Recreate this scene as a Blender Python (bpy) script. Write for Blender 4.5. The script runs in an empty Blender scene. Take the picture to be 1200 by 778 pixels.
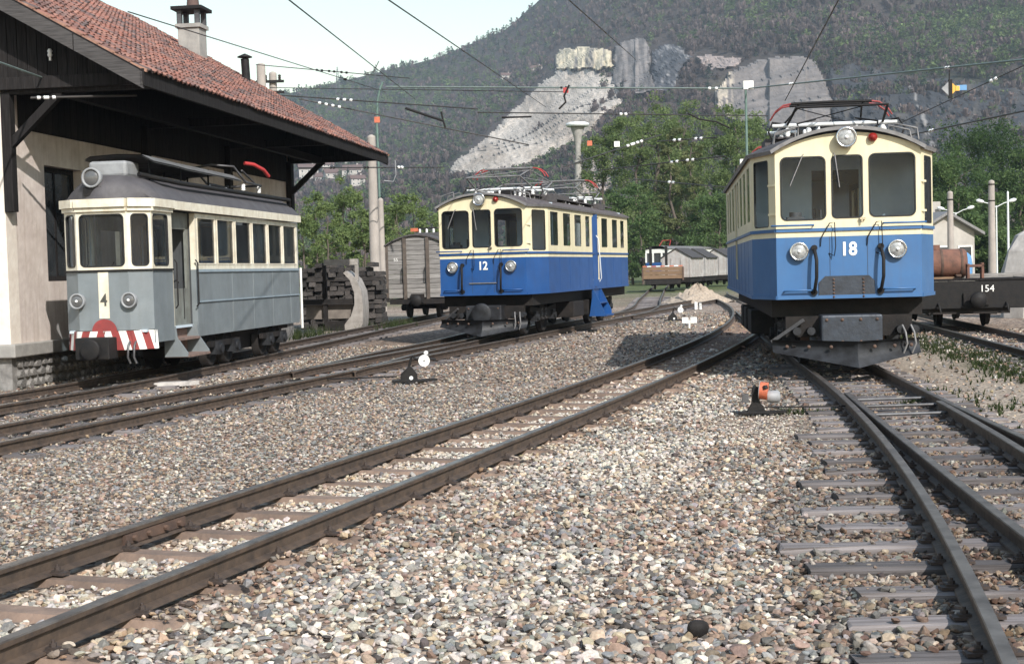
import bpy, math, random
import numpy as np
from mathutils import Vector, Matrix

# ------------------------------------------------------------------ camera, sky, sun, exposure
scene = bpy.context.scene
FPX, CAM_H, HOR, ROLL = 1667.0, 1.58, 316.5, math.radians(1.54)
PITCH = math.atan((HOR - 389.0) / FPX)
cam_data = bpy.data.cameras.new('camera')
cam_data.sensor_width = 36.0
cam_data.lens = 36.0 * FPX / 1200.0
cam_data.clip_start, cam_data.clip_end = 0.1, 6000.0
cam = bpy.data.objects.new('camera', cam_data)
scene.collection.objects.link(cam)
cam.matrix_world = Matrix.Translation((0, 0, CAM_H)) @ Matrix.Rotation(math.pi / 2 + PITCH, 4, 'X') @ Matrix.Rotation(-ROLL, 4, 'Z')
scene.camera = cam

SUN_AZ = Vector((0.42, -0.907, 0.0)).normalized()      # horizontal direction towards the sun
SUN_EL = math.radians(36.5)
SUN_DIR = Vector((SUN_AZ.x * math.cos(SUN_EL), SUN_AZ.y * math.cos(SUN_EL), math.sin(SUN_EL)))
world = bpy.data.worlds.new('World')
scene.world = world
world.use_nodes = True
wn = world.node_tree
bg = wn.nodes['Background']
sky = wn.nodes.new('ShaderNodeTexSky')
sky.sky_type = 'NISHITA'
sky.sun_disc = False
sky.sun_elevation = SUN_EL
sky.sun_rotation = math.atan2(SUN_AZ.x, SUN_AZ.y)
sky.air_density, sky.dust_density, sky.ozone_density, sky.altitude = 1.75, 1.0, 0.3, 200
wn.links.new(sky.outputs[0], bg.inputs[0])
bg.inputs[1].default_value = 0.135
sun_data = bpy.data.lights.new('sun', 'SUN')
sun_data.energy = 4.6
sun_data.angle = math.radians(0.53)
sun_data.color = (1.0, 0.955, 0.90)
sun = bpy.data.objects.new('sun', sun_data)
scene.collection.objects.link(sun)
sun.rotation_euler = SUN_DIR.to_track_quat('Z', 'Y').to_euler()
sun.location = (0, 0, 60)
vs = scene.view_settings
vs.view_transform, vs.look, vs.exposure, vs.gamma = 'Standard', 'None', 0.52, 1.0
vs.use_curve_mapping = False
scene.render.engine = 'CYCLES'
cy = scene.cycles
cy.use_denoising = True
cy.max_bounces, cy.diffuse_bounces, cy.glossy_bounces, cy.transmission_bounces, cy.transparent_max_bounces = 8, 3, 3, 4, 12
cy.volume_bounces = 0
cy.caustics_reflective = cy.caustics_refractive = False
cy.sample_clamp_indirect = 6.0

# ------------------------------------------------------------------ helpers
COL = scene.collection
rnd = random.Random(7)
nrng = np.random.default_rng(11)
cp_, sp_ = math.cos(PITCH), math.sin(PITCH)
def ray(x, y):
    u, v = (x - 600) / FPX, -(y - 389) / FPX
    c, s = math.cos(ROLL), math.sin(ROLL)
    u, v = c * u + s * v, -s * u + c * v
    return Vector((u, cp_ - v * sp_, sp_ + v * cp_))
def gp(x, y, z=0.0):                      # sight line met with the level z
    d = ray(x, y); t = (z - CAM_H) / d.z
    return Vector((0, 0, CAM_H)) + d * t
def at(x, y, Y):                          # sight line at distance Y
    d = ray(x, y)
    return Vector((0, 0, CAM_H)) + d * (Y / d.y)
GZ = -0.175                               # level of the ballast bed; rail tops are z = 0

def tag(o, label=None, cat=None, group=None, kind=None):
    if label: o['label'] = label
    if cat: o['category'] = cat
    if group: o['group'] = group
    if kind: o['kind'] = kind
    return o
def thing(name, label, cat, loc=(0, 0, 0), rotz=0.0, group=None):
    o = bpy.data.objects.new(name, None)
    o.empty_display_size = 0.2
    COL.objects.link(o)
    o.location = loc; o.rotation_euler = (0, 0, rotz)
    return tag(o, label, cat, group)
def link_mesh(name, me, parent=None, loc=None, rot=None, scale=None):
    o = bpy.data.objects.new(name, me)
    COL.objects.link(o)
    if parent is not None: o.parent = parent
    if loc is not None: o.location = loc
    if rot is not None: o.rotation_euler = rot
    if scale is not None: o.scale = scale
    return o
def copy_tree(o, parent=None):
    c = o.copy(); COL.objects.link(c)
    if parent is not None: c.parent = parent
    for ch in list(o.children): copy_tree(ch, c)
    return c

class MB:
    def __init__(s): s.v, s.f, s.m, s.s = [], [], [], []
    def add(s, vs, fs, m=0, smooth=False):
        b = len(s.v)
        s.v.extend([tuple(p) for p in vs])
        for f in fs:
            s.f.append([i + b for i in f]); s.m.append(m); s.s.append(smooth)
    def quad(s, a, b, c, d, m=0): s.add([a, b, c, d], [[0, 1, 2, 3]], m)
    def bx(s, x0, x1, y0, y1, z0, z1, m=0):
        vs = [(x0,y0,z0),(x1,y0,z0),(x1,y1,z0),(x0,y1,z0),(x0,y0,z1),(x1,y0,z1),(x1,y1,z1),(x0,y1,z1)]
        s.add(vs, [[0,3,2,1],[4,5,6,7],[0,1,5,4],[1,2,6,5],[2,3,7,6],[3,0,4,7]], m)
        return s
    def beam(s, p0, p1, w, h, m=0, up=(0, 0, 1)):
        p0, p1 = Vector(p0), Vector(p1)
        d = (p1 - p0).normalized(); u = Vector(up)
        if abs(d.dot(u)) > 0.95: u = Vector((0, 1, 0))
        a = d.cross(u).normalized(); b = a.cross(d).normalized()
        vs = []
        for p in (p0, p1):
            for i, j in ((-1,-1),(1,-1),(1,1),(-1,1)): vs.append(p + a * (i * w / 2) + b * (j * h / 2))
        s.add(vs, [[3,2,1,0],[4,5,6,7],[0,1,5,4],[1,2,6,5],[2,3,7,6],[3,0,4,7]], m)
        return s
    def cyl(s, p0, p1, r0, r1=None, n=12, m=0, caps=True, smooth=True):
        r1 = r0 if r1 is None else r1
        p0, p1 = Vector(p0), Vector(p1)
        d = (p1 - p0).normalized()
        a = d.orthogonal().normalized(); b = d.cross(a)
        vs = []
        for p, r in ((p0, r0), (p1, r1)):
            for i in range(n):
                t = 2 * math.pi * i / n
                vs.append(p + a * (r * math.cos(t)) + b * (r * math.sin(t)))
        s.add(vs, [[i, (i + 1) % n, n + (i + 1) % n, n + i] for i in range(n)], m, smooth)
        if caps:
            s.add(vs[:n], [list(range(n))[::-1]], m); s.add(vs[n:], [list(range(n))], m)
        return s
    def tube(s, pts, r, n=6, m=0, r1=None):
        pts = [Vector(p) for p in pts]; k = len(pts); vs = []
        prev = None
        for i, p in enumerate(pts):
            d = (pts[min(i + 1, k - 1)] - pts[max(i - 1, 0)]).normalized()
            a = d.orthogonal().normalized() if prev is None else (prev - d * prev.dot(d)).normalized()
            prev = a; b = d.cross(a)
            rr_ = r if r1 is None else r + (r1 - r) * i / (k - 1)
            for j in range(n):
                t = 2 * math.pi * j / n
                vs.append(p + a * (rr_ * math.cos(t)) + b * (rr_ * math.sin(t)))
        fs = [[i*n+j, i*n+(j+1) % n, (i+1)*n+(j+1) % n, (i+1)*n+j] for i in range(k-1) for j in range(n)]
        s.add(vs, fs, m, True)
        s.add(vs[:n], [list(range(n))[::-1]], m); s.add(vs[-n:], [list(range(n))], m)
        return s
    def prism(s, poly, vec, m=0, smooth=False):
        poly = [Vector(p) for p in poly]; vec = Vector(vec); n = len(poly)
        vs = poly + [p + vec for p in poly]
        s.add(vs, [list(range(n))[::-1], [n + i for i in range(n)]], m)
        s.add(vs, [[i, (i+1) % n, n + (i+1) % n, n + i] for i in range(n)], m, smooth)
        return s
    def loft(s, rings, m=0, smooth=True, closed=False, caps=False):
        n = len(rings[0]); vs = [p for r in rings for p in r]
        q = n if closed else n - 1
        s.add(vs, [[i*n+j, i*n+(j+1) % n, (i+1)*n+(j+1) % n, (i+1)*n+j] for i in range(len(rings)-1) for j in range(q)], m, smooth)
        if caps:
            s.add(rings[0], [list(range(n))[::-1]], m); s.add(rings[-1], [list(range(n))], m)
        return s
    def lathe(s, o, axis, prof, n=16, m=0):      # prof: (distance along axis, radius)
        o, d = Vector(o), Vector(axis).normalized()
        a = d.orthogonal().normalized(); b = d.cross(a)
        rings = [[o + d * h + a * (r * math.cos(2*math.pi*j/n)) + b * (r * math.sin(2*math.pi*j/n)) for j in range(n)] for h, r in prof]
        return s.loft(rings, m, True, True, True)
    def mesh(s, name, mats):
        me = bpy.data.meshes.new(name)
        me.from_pydata(s.v, [], s.f)
        for mt in (mats if isinstance(mats, (list, tuple)) else [mats]): me.materials.append(mt)
        me.polygons.foreach_set('material_index', s.m)
        me.polygons.foreach_set('use_smooth', s.s)
        me.update()
        return me
    def build(s, name, mats, parent=None, bev=0.0, loc=None, rot=None):
        o = link_mesh(name, s.mesh(name, mats), parent, loc, rot)
        if bev > 0:
            md = o.modifiers.new('edge', 'BEVEL'); md.width = bev; md.segments = 2; md.limit_method = 'ANGLE'; md.angle_limit = math.radians(40)
        return o

def np_mesh(name, verts, faces_tri, mat, cols=None, smooth=False, nside=3):
    me = bpy.data.meshes.new(name)
    nv, nf = len(verts), len(faces_tri)
    me.vertices.add(nv); me.vertices.foreach_set('co', np.asarray(verts, np.float32).ravel())
    me.loops.add(nf * nside); me.loops.foreach_set('vertex_index', np.asarray(faces_tri, np.int32).ravel())
    me.polygons.add(nf)
    me.polygons.foreach_set('loop_start', np.arange(0, nf * nside, nside, dtype=np.int32))
    me.polygons.foreach_set('use_smooth', np.full(nf, smooth, bool))
    if cols is not None:
        at_ = me.color_attributes.new('Col', 'FLOAT_COLOR', 'POINT')
        c4 = np.ones((nv, 4), np.float32); c4[:, :3] = cols
        at_.data.foreach_set('color', c4.ravel())
    me.materials.append(mat)
    me.update(calc_edges=True)
    return me

def vnoise(x, y, seed=0):                 # smooth 2-D value noise, 0..1
    x = np.asarray(x, float); y = np.asarray(y, float)
    xi, yi = np.floor(x).astype(np.int64), np.floor(y).astype(np.int64)
    fx, fy = x - xi, y - yi
    fx, fy = fx*fx*(3-2*fx), fy*fy*(3-2*fy)
    def h(a, b):
        n = (a * 374761393 + b * 668265263 + seed * 144665) & 0x7fffffff
        n = ((n ^ (n >> 13)) * 1274126177) & 0x7fffffff
        return ((n ^ (n >> 16)) & 0xffff) / 65535.0
    return (h(xi,yi)*(1-fx)+h(xi+1,yi)*fx)*(1-fy)+(h(xi,yi+1)*(1-fx)+h(xi+1,yi+1)*fx)*fy
def fbm(x, y, oct=4, seed=0):
    s, a, t = 0, 0.5, 0
    for k in range(oct):
        s = s + a * vnoise(np.asarray(x) * 2**k, np.asarray(y) * 2**k, seed + k); t += a; a *= 0.5
    return s / t

# ------------------------------------------------------------------ materials
def nodes_of(name):
    m = bpy.data.materials.new(name); m.use_nodes = True
    nt = m.node_tree; b = nt.nodes['Principled BSDF']
    return m, nt, b
def M(name, col, col2=None, rough=0.6, metal=0.0, scale=4.0, stretch=(1, 1, 1), detail=6.0, bump=0.0, bscale=30.0, lo=0.35, hi=0.65, spec=0.5, world=False, rand=0.0, streak=None, streak_amt=0.35):
    m, nt, b = nodes_of(name)
    L = nt.links.new
    if col2 is None: col2 = tuple(c * 0.78 for c in col)
    tc = nt.nodes.new('ShaderNodeTexCoord'); mp = nt.nodes.new('ShaderNodeMapping')
    mp.inputs['Scale'].default_value = stretch
    if world:
        ge = nt.nodes.new('ShaderNodeNewGeometry'); L(ge.outputs['Position'], mp.inputs['Vector'])
    else: L(tc.outputs['Object'], mp.inputs['Vector'])
    nz = nt.nodes.new('ShaderNodeTexNoise'); nz.inputs['Scale'].default_value = scale; nz.inputs['Detail'].default_value = detail
    nz.inputs['Roughness'].default_value = 0.62
    L(mp.outputs[0], nz.inputs['Vector'])
    rp = nt.nodes.new('ShaderNodeValToRGB')
    rp.color_ramp.elements[0].position, rp.color_ramp.elements[1].position = lo, hi
    rp.color_ramp.elements[0].color = (*col2, 1); rp.color_ramp.elements[1].color = (*col, 1)
    L(nz.outputs['Fac'], rp.inputs[0])
    out = rp.outputs[0]
    if streak:
        mp2 = nt.nodes.new('ShaderNodeMapping'); mp2.inputs['Scale'].default_value = (9, 9, 0.7)
        L(tc.outputs['Object'], mp2.inputs['Vector'])
        n2 = nt.nodes.new('ShaderNodeTexNoise'); n2.inputs['Scale'].default_value = 1.3; n2.inputs['Detail'].default_value = 5
        L(mp2.outputs[0], n2.inputs['Vector'])
        r2 = nt.nodes.new('ShaderNodeMapRange'); r2.inputs[1].default_value = 0.5; r2.inputs[2].default_value = 0.8; r2.inputs[4].default_value = streak_amt
        L(n2.outputs['Fac'], r2.inputs[0])
        mx = nt.nodes.new('ShaderNodeMix'); mx.data_type = 'RGBA'; mx.inputs[7].default_value = (*streak, 1)
        L(r2.outputs[0], mx.inputs[0]); L(out, mx.inputs[6]); out = mx.outputs[2]
    if streak:                               # uneven film of dust and soot
        n4 = nt.nodes.new('ShaderNodeTexNoise'); n4.inputs['Scale'].default_value = 1.7; n4.inputs['Detail'].default_value = 9; n4.inputs['Roughness'].default_value = 0.7
        L(tc.outputs['Object'], n4.inputs['Vector'])
        r4 = nt.nodes.new('ShaderNodeMapRange'); r4.inputs[1].default_value = 0.45; r4.inputs[2].default_value = 0.75; r4.inputs[4].default_value = streak_amt * 0.8
        L(n4.outputs['Fac'], r4.inputs[0])
        m4 = nt.nodes.new('ShaderNodeMix'); m4.data_type = 'RGBA'; m4.inputs[7].default_value = (*[c * 0.8 + 0.03 for c in streak], 1)
        L(r4.outputs[0], m4.inputs[0]); L(out, m4.inputs[6]); out = m4.outputs[2]
    if rand:
        oi = nt.nodes.new('ShaderNodeObjectInfo'); hs = nt.nodes.new('ShaderNodeHueSaturation')
        mr = nt.nodes.new('ShaderNodeMapRange'); mr.inputs[3].default_value = 1 - rand; mr.inputs[4].default_value = 1 + rand
        L(oi.outputs['Random'], mr.inputs[0]); L(mr.outputs[0], hs.inputs['Value']); L(out, hs.inputs['Color']); out = hs.outputs[0]
    L(out, b.inputs['Base Color'])
    rr_ = nt.nodes.new('ShaderNodeMapRange'); rr_.inputs[3].default_value = min(1, rough * 1.15); rr_.inputs[4].default_value = rough * 0.85
    L(nz.outputs['Fac'], rr_.inputs[0]); L(rr_.outputs[0], b.inputs['Roughness'])
    b.inputs['Metallic'].default_value = metal
    b.inputs['Specular IOR Level'].default_value = spec
    if bump > 0:
        n3 = nt.nodes.new('ShaderNodeTexNoise'); n3.inputs['Scale'].default_value = bscale; n3.inputs['Detail'].default_value = 5
        L(mp.outputs[0], n3.inputs['Vector'])
        bp = nt.nodes.new('ShaderNodeBump'); bp.inputs['Strength'].default_value = min(1, bump); bp.inputs['Distance'].default_value = 0.02
        L(n3.outputs['Fac'], bp.inputs['Height']); L(bp.outputs[0], b.inputs['Normal'])
    return m
def MA(name, rough=0.8, bump=0.0, bscale=25.0, transl=0.0, spec=0.4, noise=0.0, nscale=20.0):
    m, nt, b = nodes_of(name); L = nt.links.new
    a = nt.nodes.new('ShaderNodeVertexColor'); a.layer_name = 'Col'
    out = a.outputs[0]
    b.inputs['Roughness'].default_value = rough; b.inputs['Specular IOR Level'].default_value = spec
    if noise or bump:
        ge = nt.nodes.new('ShaderNodeNewGeometry')
        nz = nt.nodes.new('ShaderNodeTexNoise'); nz.inputs['Scale'].default_value = nscale; nz.inputs['Detail'].default_value = 6
        L(ge.outputs['Position'], nz.inputs['Vector'])
    if noise:
        hs = nt.nodes.new('ShaderNodeHueSaturation'); mr = nt.nodes.new('ShaderNodeMapRange')
        mr.inputs[1].default_value = 0.3; mr.inputs[2].default_value = 0.7
        mr.inputs[3].default_value = 1 - noise; mr.inputs[4].default_value = 1 + noise
        L(nz.outputs['Fac'], mr.inputs[0]); L(mr.outputs[0], hs.inputs['Value']); L(out, hs.inputs['Color']); out = hs.outputs[0]
    L(out, b.inputs['Base Color'])
    if bump:
        n3 = nt.nodes.new('ShaderNodeTexNoise'); n3.inputs['Scale'].default_value = bscale; n3.inputs['Detail'].default_value = 6
        L(ge.outputs['Position'], n3.inputs['Vector'])
        bp = nt.nodes.new('ShaderNodeBump'); bp.inputs['Strength'].default_value = bump; bp.inputs['Distance'].default_value = 1.0 / bscale * 0.6
        L(n3.outputs['Fac'], bp.inputs['Height']); L(bp.outputs[0], b.inputs['Normal'])
    if transl:
        tr = nt.nodes.new('ShaderNodeBsdfTranslucent'); mx = nt.nodes.new('ShaderNodeMixShader'); mx.inputs[0].default_value = transl
        L(out, tr.inputs[0]); L(b.outputs[0], mx.inputs[1]); L(tr.outputs[0], mx.inputs[2])
        L(mx.outputs[0], nt.nodes['Material Output'].inputs[0])
    return m
def glass_mat(name, tint, refl=0.9, dirt=0.12):
    m, nt, b = nodes_of(name); L = nt.links.new
    nt.nodes.remove(b)
    t = nt.nodes.new('ShaderNodeBsdfTransparent'); t.inputs[0].default_value = (*tint, 1)
    g = nt.nodes.new('ShaderNodeBsdfGlossy'); g.inputs['Roughness'].default_value = 0.03; g.inputs[0].default_value = (refl, refl, refl, 1)
    d = nt.nodes.new('ShaderNodeBsdfDiffuse'); d.inputs[0].default_value = (0.35, 0.37, 0.4, 1)
    fr = nt.nodes.new('ShaderNodeFresnel'); fr.inputs[0].default_value = 1.28
    x1 = nt.nodes.new('ShaderNodeMixShader'); x2 = nt.nodes.new('ShaderNodeMixShader')
    tc = nt.nodes.new('ShaderNodeTexCoord'); nz = nt.nodes.new('ShaderNodeTexNoise'); nz.inputs['Scale'].default_value = 2.5
    mr = nt.nodes.new('ShaderNodeMapRange'); mr.inputs[4].default_value = dirt * 2
    L(tc.outputs['Object'], nz.inputs['Vector']); L(nz.outputs['Fac'], mr.inputs[0]); L(mr.outputs[0], x1.inputs[0])
    L(t.outputs[0], x1.inputs[1]); L(d.outputs[0], x1.inputs[2])
    L(fr.outputs[0], x2.inputs[0]); L(x1.outputs[0], x2.inputs[1]); L(g.outputs[0], x2.inputs[2])
    L(x2.outputs[0], nt.nodes['Material Output'].inputs[0])
    return m

mt = {}
mt['cream'] = M('cream_paint', (0.78, 0.70, 0.48), (0.71, 0.63, 0.42), rough=0.42, scale=2.5, streak=(0.42, 0.34, 0.22), streak_amt=0.22)
mt['cream_pale'] = M('pale_cream_paint', (0.83, 0.78, 0.62), (0.76, 0.70, 0.54), rough=0.45, scale=2.5, streak=(0.42, 0.34, 0.26), streak_amt=0.25)
mt['blue12'] = M('deep_blue_paint', (0.014, 0.082, 0.27), (0.011, 0.066, 0.22), rough=0.4, scale=2.0, streak=(0.03, 0.05, 0.12), streak_amt=0.3)
mt['blue18'] = M('faded_blue_paint', (0.048, 0.148, 0.33), (0.040, 0.124, 0.285), rough=0.45, scale=1.8, streak=(0.07, 0.10, 0.17), streak_amt=0.3)
mt['grey4'] = M('blue_grey_paint', (0.20, 0.227, 0.24), (0.155, 0.178, 0.19), rough=0.5, scale=2.2, streak=(0.14, 0.15, 0.15), streak_amt=0.5)
mt['cream4'] = M('old_cream_paint', (0.78, 0.74, 0.62), (0.64, 0.585, 0.46), rough=0.5, scale=5.0, streak=(0.35, 0.27, 0.18), streak_amt=0.35)
mt['roof'] = M('tarred_roof', (0.088, 0.078, 0.078), (0.055, 0.05, 0.052), rough=0.8, scale=6, bump=0.3)
mt['roof12'] = M('brown_roof', (0.105, 0.085, 0.083), (0.07, 0.058, 0.058), rough=0.8, scale=6, bump=0.3)
mt['trim'] = M('grey_trim', (0.22, 0.215, 0.215), (0.14, 0.135, 0.135), rough=0.55, scale=8)
mt['black'] = M('black_iron', (0.013, 0.013, 0.014), (0.022, 0.02, 0.019), rough=0.6, scale=8, bump=0.15, spec=0.18)
mt['frame'] = M('grimy_underframe', (0.014, 0.013, 0.013), (0.028, 0.024, 0.022), rough=0.7, scale=5, bump=0.25, spec=0.18)
mt['iron'] = M('grey_iron', (0.115, 0.115, 0.12), (0.07, 0.068, 0.07), rough=0.5, metal=0.3, scale=6, bump=0.15)
mt['chrome'] = M('chrome', (0.7, 0.7, 0.7), (0.55, 0.55, 0.55), rough=0.18, metal=1.0)
mt['lens'] = M('lamp_glass', (0.42, 0.43, 0.42), (0.2, 0.2, 0.2), rough=0.12, scale=18, spec=0.8)
mt['rubber'] = M('black_rubber', (0.012, 0.012, 0.013), (0.018, 0.018, 0.018), rough=0.55)
mt['red'] = M('red_paint', (0.42, 0.035, 0.035), (0.30, 0.03, 0.03), rough=0.5, scale=9)
mt['redglass'] = M('red_lamp_glass', (0.28, 0.02, 0.015), (0.18, 0.012, 0.01), rough=0.2)
mt['white'] = M('white_paint', (0.82, 0.82, 0.80), (0.70, 0.69, 0.65), rough=0.5, scale=10)
mt['porcelain'] = M('white_porcelain', (0.85, 0.85, 0.84), (0.78, 0.78, 0.77), rough=0.2)
mt['number'] = M('number_paint', (0.86, 0.85, 0.82), (0.80, 0.79, 0.75), rough=0.5)
mt['darknum'] = M('dark_number_paint', (0.05, 0.05, 0.045), (0.08, 0.08, 0.07), rough=0.5)
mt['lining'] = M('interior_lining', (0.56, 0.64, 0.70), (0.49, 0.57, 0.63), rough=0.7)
mt['seat'] = M('grey_seat', (0.14, 0.15, 0.16), (0.10, 0.11, 0.115), rough=0.6)
mt['glass'] = glass_mat('window_glass', (0.78, 0.84, 0.88), dirt=0.02)
mt['glass_dark'] = glass_mat('dusty_window_glass', (0.62, 0.70, 0.76), dirt=0.05)
mt['rust'] = M('rusty_iron', (0.125, 0.075, 0.052), (0.065, 0.042, 0.034), rough=0.85, scale=7, bump=0.3)
mt['railside'] = M('rail_side', (0.098, 0.068, 0.049), (0.045, 0.033, 0.027), rough=0.7, scale=9, bump=0.2)
mt['railtop'] = M('rail_head', (0.19, 0.165, 0.145), (0.085, 0.068, 0.057), rough=0.36, metal=0.5, scale=5)
mt['steel_sleeper'] = M('rusty_steel_sleeper', (0.225, 0.155, 0.115), (0.14, 0.10, 0.078), rough=0.9, scale=6, bump=0.35, rand=0.2)
mt['wood_sleeper'] = M('grey_sleeper_wood', (0.195, 0.175, 0.172), (0.085, 0.073, 0.070), rough=0.9, scale=2.2, stretch=(0.7, 14, 14), bump=0.5, bscale=6, rand=0.42)
mt['dark_wood'] = M('tarred_wood', (0.024, 0.0215, 0.0215), (0.011, 0.010, 0.010), rough=0.85, scale=3, stretch=(12, 12, 0.8), bump=0.4, bscale=5, rand=0.25, spec=0.18)
mt['board_wood'] = M('weathered_board', (0.30, 0.285, 0.27), (0.165, 0.155, 0.145), rough=0.9, scale=2.0, stretch=(1.2, 10, 16), bump=0.4, bscale=5, rand=0.2)
mt['brown_board'] = M('brown_board', (0.24, 0.15, 0.09), (0.14, 0.09, 0.055), rough=0.9, scale=3.0, stretch=(1, 8, 12), bump=0.3, bscale=5, rand=0.2)
mt['old_wood'] = M('old_stacked_wood', (0.07, 0.06, 0.054), (0.02, 0.018, 0.018), rough=0.9, scale=4, stretch=(8, 1, 8), bump=0.5, bscale=8, rand=0.6)
mt['plaster'] = M('old_plaster', (0.70, 0.625, 0.575), (0.54, 0.465, 0.425), rough=0.9, scale=1.6, bump=0.35, bscale=9, streak=(0.34, 0.26, 0.2), streak_amt=0.5)
mt['plaster_light'] = M('light_plaster', (0.78, 0.72, 0.64), (0.66, 0.585, 0.51), rough=0.9, scale=3, bump=0.35, bscale=9)
mt['concrete'] = M('grey_concrete', (0.36, 0.345, 0.32), (0.26, 0.25, 0.235), rough=0.9, scale=3, bump=0.3, bscale=15)
mt['pole_concrete'] = M('pole_concrete', (0.38, 0.34, 0.305), (0.29, 0.26, 0.235), rough=0.85, scale=4, stretch=(1, 1, 0.4), bump=0.15)
mt['stone'] = M('plinth_stone', (0.22, 0.21, 0.20), (0.11, 0.105, 0.10), rough=0.9, scale=6, bump=0.6, bscale=12, rand=0.25)
mt['green_pipe'] = M('green_painted_pipe', (0.12, 0.19, 0.165), (0.09, 0.145, 0.125), rough=0.5)
mt['wire'] = M('copper_wire', (0.07, 0.065, 0.062), (0.05, 0.047, 0.045), rough=0.5, metal=0.4)
mt['wire_green'] = M('verdigris_wire', (0.15, 0.19, 0.18), (0.115, 0.15, 0.14), rough=0.6)
mt['orange'] = M('orange_paint', (0.60, 0.15, 0.07), (0.40, 0.11, 0.06), rough=0.55, scale=12)
mt['yellow'] = M('yellow_paint', (0.75, 0.42, 0.06), (0.65, 0.36, 0.06), rough=0.5)
mt['blue_flag'] = M('blue_enamel', (0.12, 0.28, 0.5), (0.1, 0.24, 0.44), rough=0.4)
mt['tank_rust'] = M('red_brown_tank', (0.19, 0.088, 0.06), (0.105, 0.056, 0.042), rough=0.85, scale=5, bump=0.3)
mt['canvas'] = M('grey_sheet', (0.38, 0.37, 0.36), (0.28, 0.27, 0.27), rough=0.9, scale=4)
mt['wagon_grey'] = M('pale_grey_wagon', (0.45, 0.44, 0.43), (0.33, 0.31, 0.30), rough=0.8, scale=2.5, streak=(0.25, 0.15, 0.1), streak_amt=0.45)
mt['wagon_roof'] = M('dark_wagon_roof', (0.04, 0.038, 0.04), (0.06, 0.055, 0.055), rough=0.85)
mt['house_white'] = M('house_render', (0.46, 0.43, 0.395), (0.33, 0.31, 0.285), rough=0.9, scale=0.6)
mt['house_roof'] = M('house_roof', (0.14, 0.085, 0.07), (0.09, 0.062, 0.055), rough=0.9, scale=1.2)
mt['house_roof_grey'] = M('slate_roof', (0.15, 0.142, 0.142), (0.10, 0.095, 0.095), rough=0.9, scale=1.2)
mt['pane_dark'] = M('dark_pane', (0.03, 0.035, 0.04), (0.05, 0.055, 0.06), rough=0.15)
mt['lamp_white'] = M('lamp_housing', (0.72, 0.74, 0.74), (0.62, 0.64, 0.64), rough=0.4)
mt['bark'] = M('bark', (0.13, 0.105, 0.085), (0.075, 0.06, 0.05), rough=0.9, scale=3, stretch=(4, 4, 0.6), bump=0.5, bscale=12)
mt['leaf'] = MA('leaf', rough=0.65, transl=0.5, spec=0.25)
mt['tile'] = MA('clay_tile', rough=0.85, spec=0.25, noise=0.28, nscale=14, bump=0.3, bscale=60)
mt['pebble'] = MA('ballast_stone', rough=0.85, spec=0.3, noise=0.22, nscale=70, bump=0.25, bscale=150)
mt['woods'] = MA('hill_woods', rough=0.9, transl=0.2, spec=0.1)
mt['rock'] = MA('quarry_rock', rough=0.95, spec=0.2, noise=0.22, nscale=0.12, bump=0.5, bscale=0.25)
mt['scree'] = MA('scree_rubble', rough=0.95, spec=0.15, noise=0.3, nscale=0.5, bump=0.9, bscale=0.35)
mt['clip'] = M('dark_rail_clip', (0.075, 0.052, 0.042), (0.035, 0.027, 0.024), rough=0.8, scale=9, bump=0.3)
mt['post_brown'] = M('brown_iron_post', (0.12, 0.095, 0.075), (0.075, 0.06, 0.05), rough=0.85, scale=6)
mt['saloon_lining'] = M('saloon_lining', (0.10, 0.105, 0.11), (0.07, 0.073, 0.078), rough=0.7)
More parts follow.
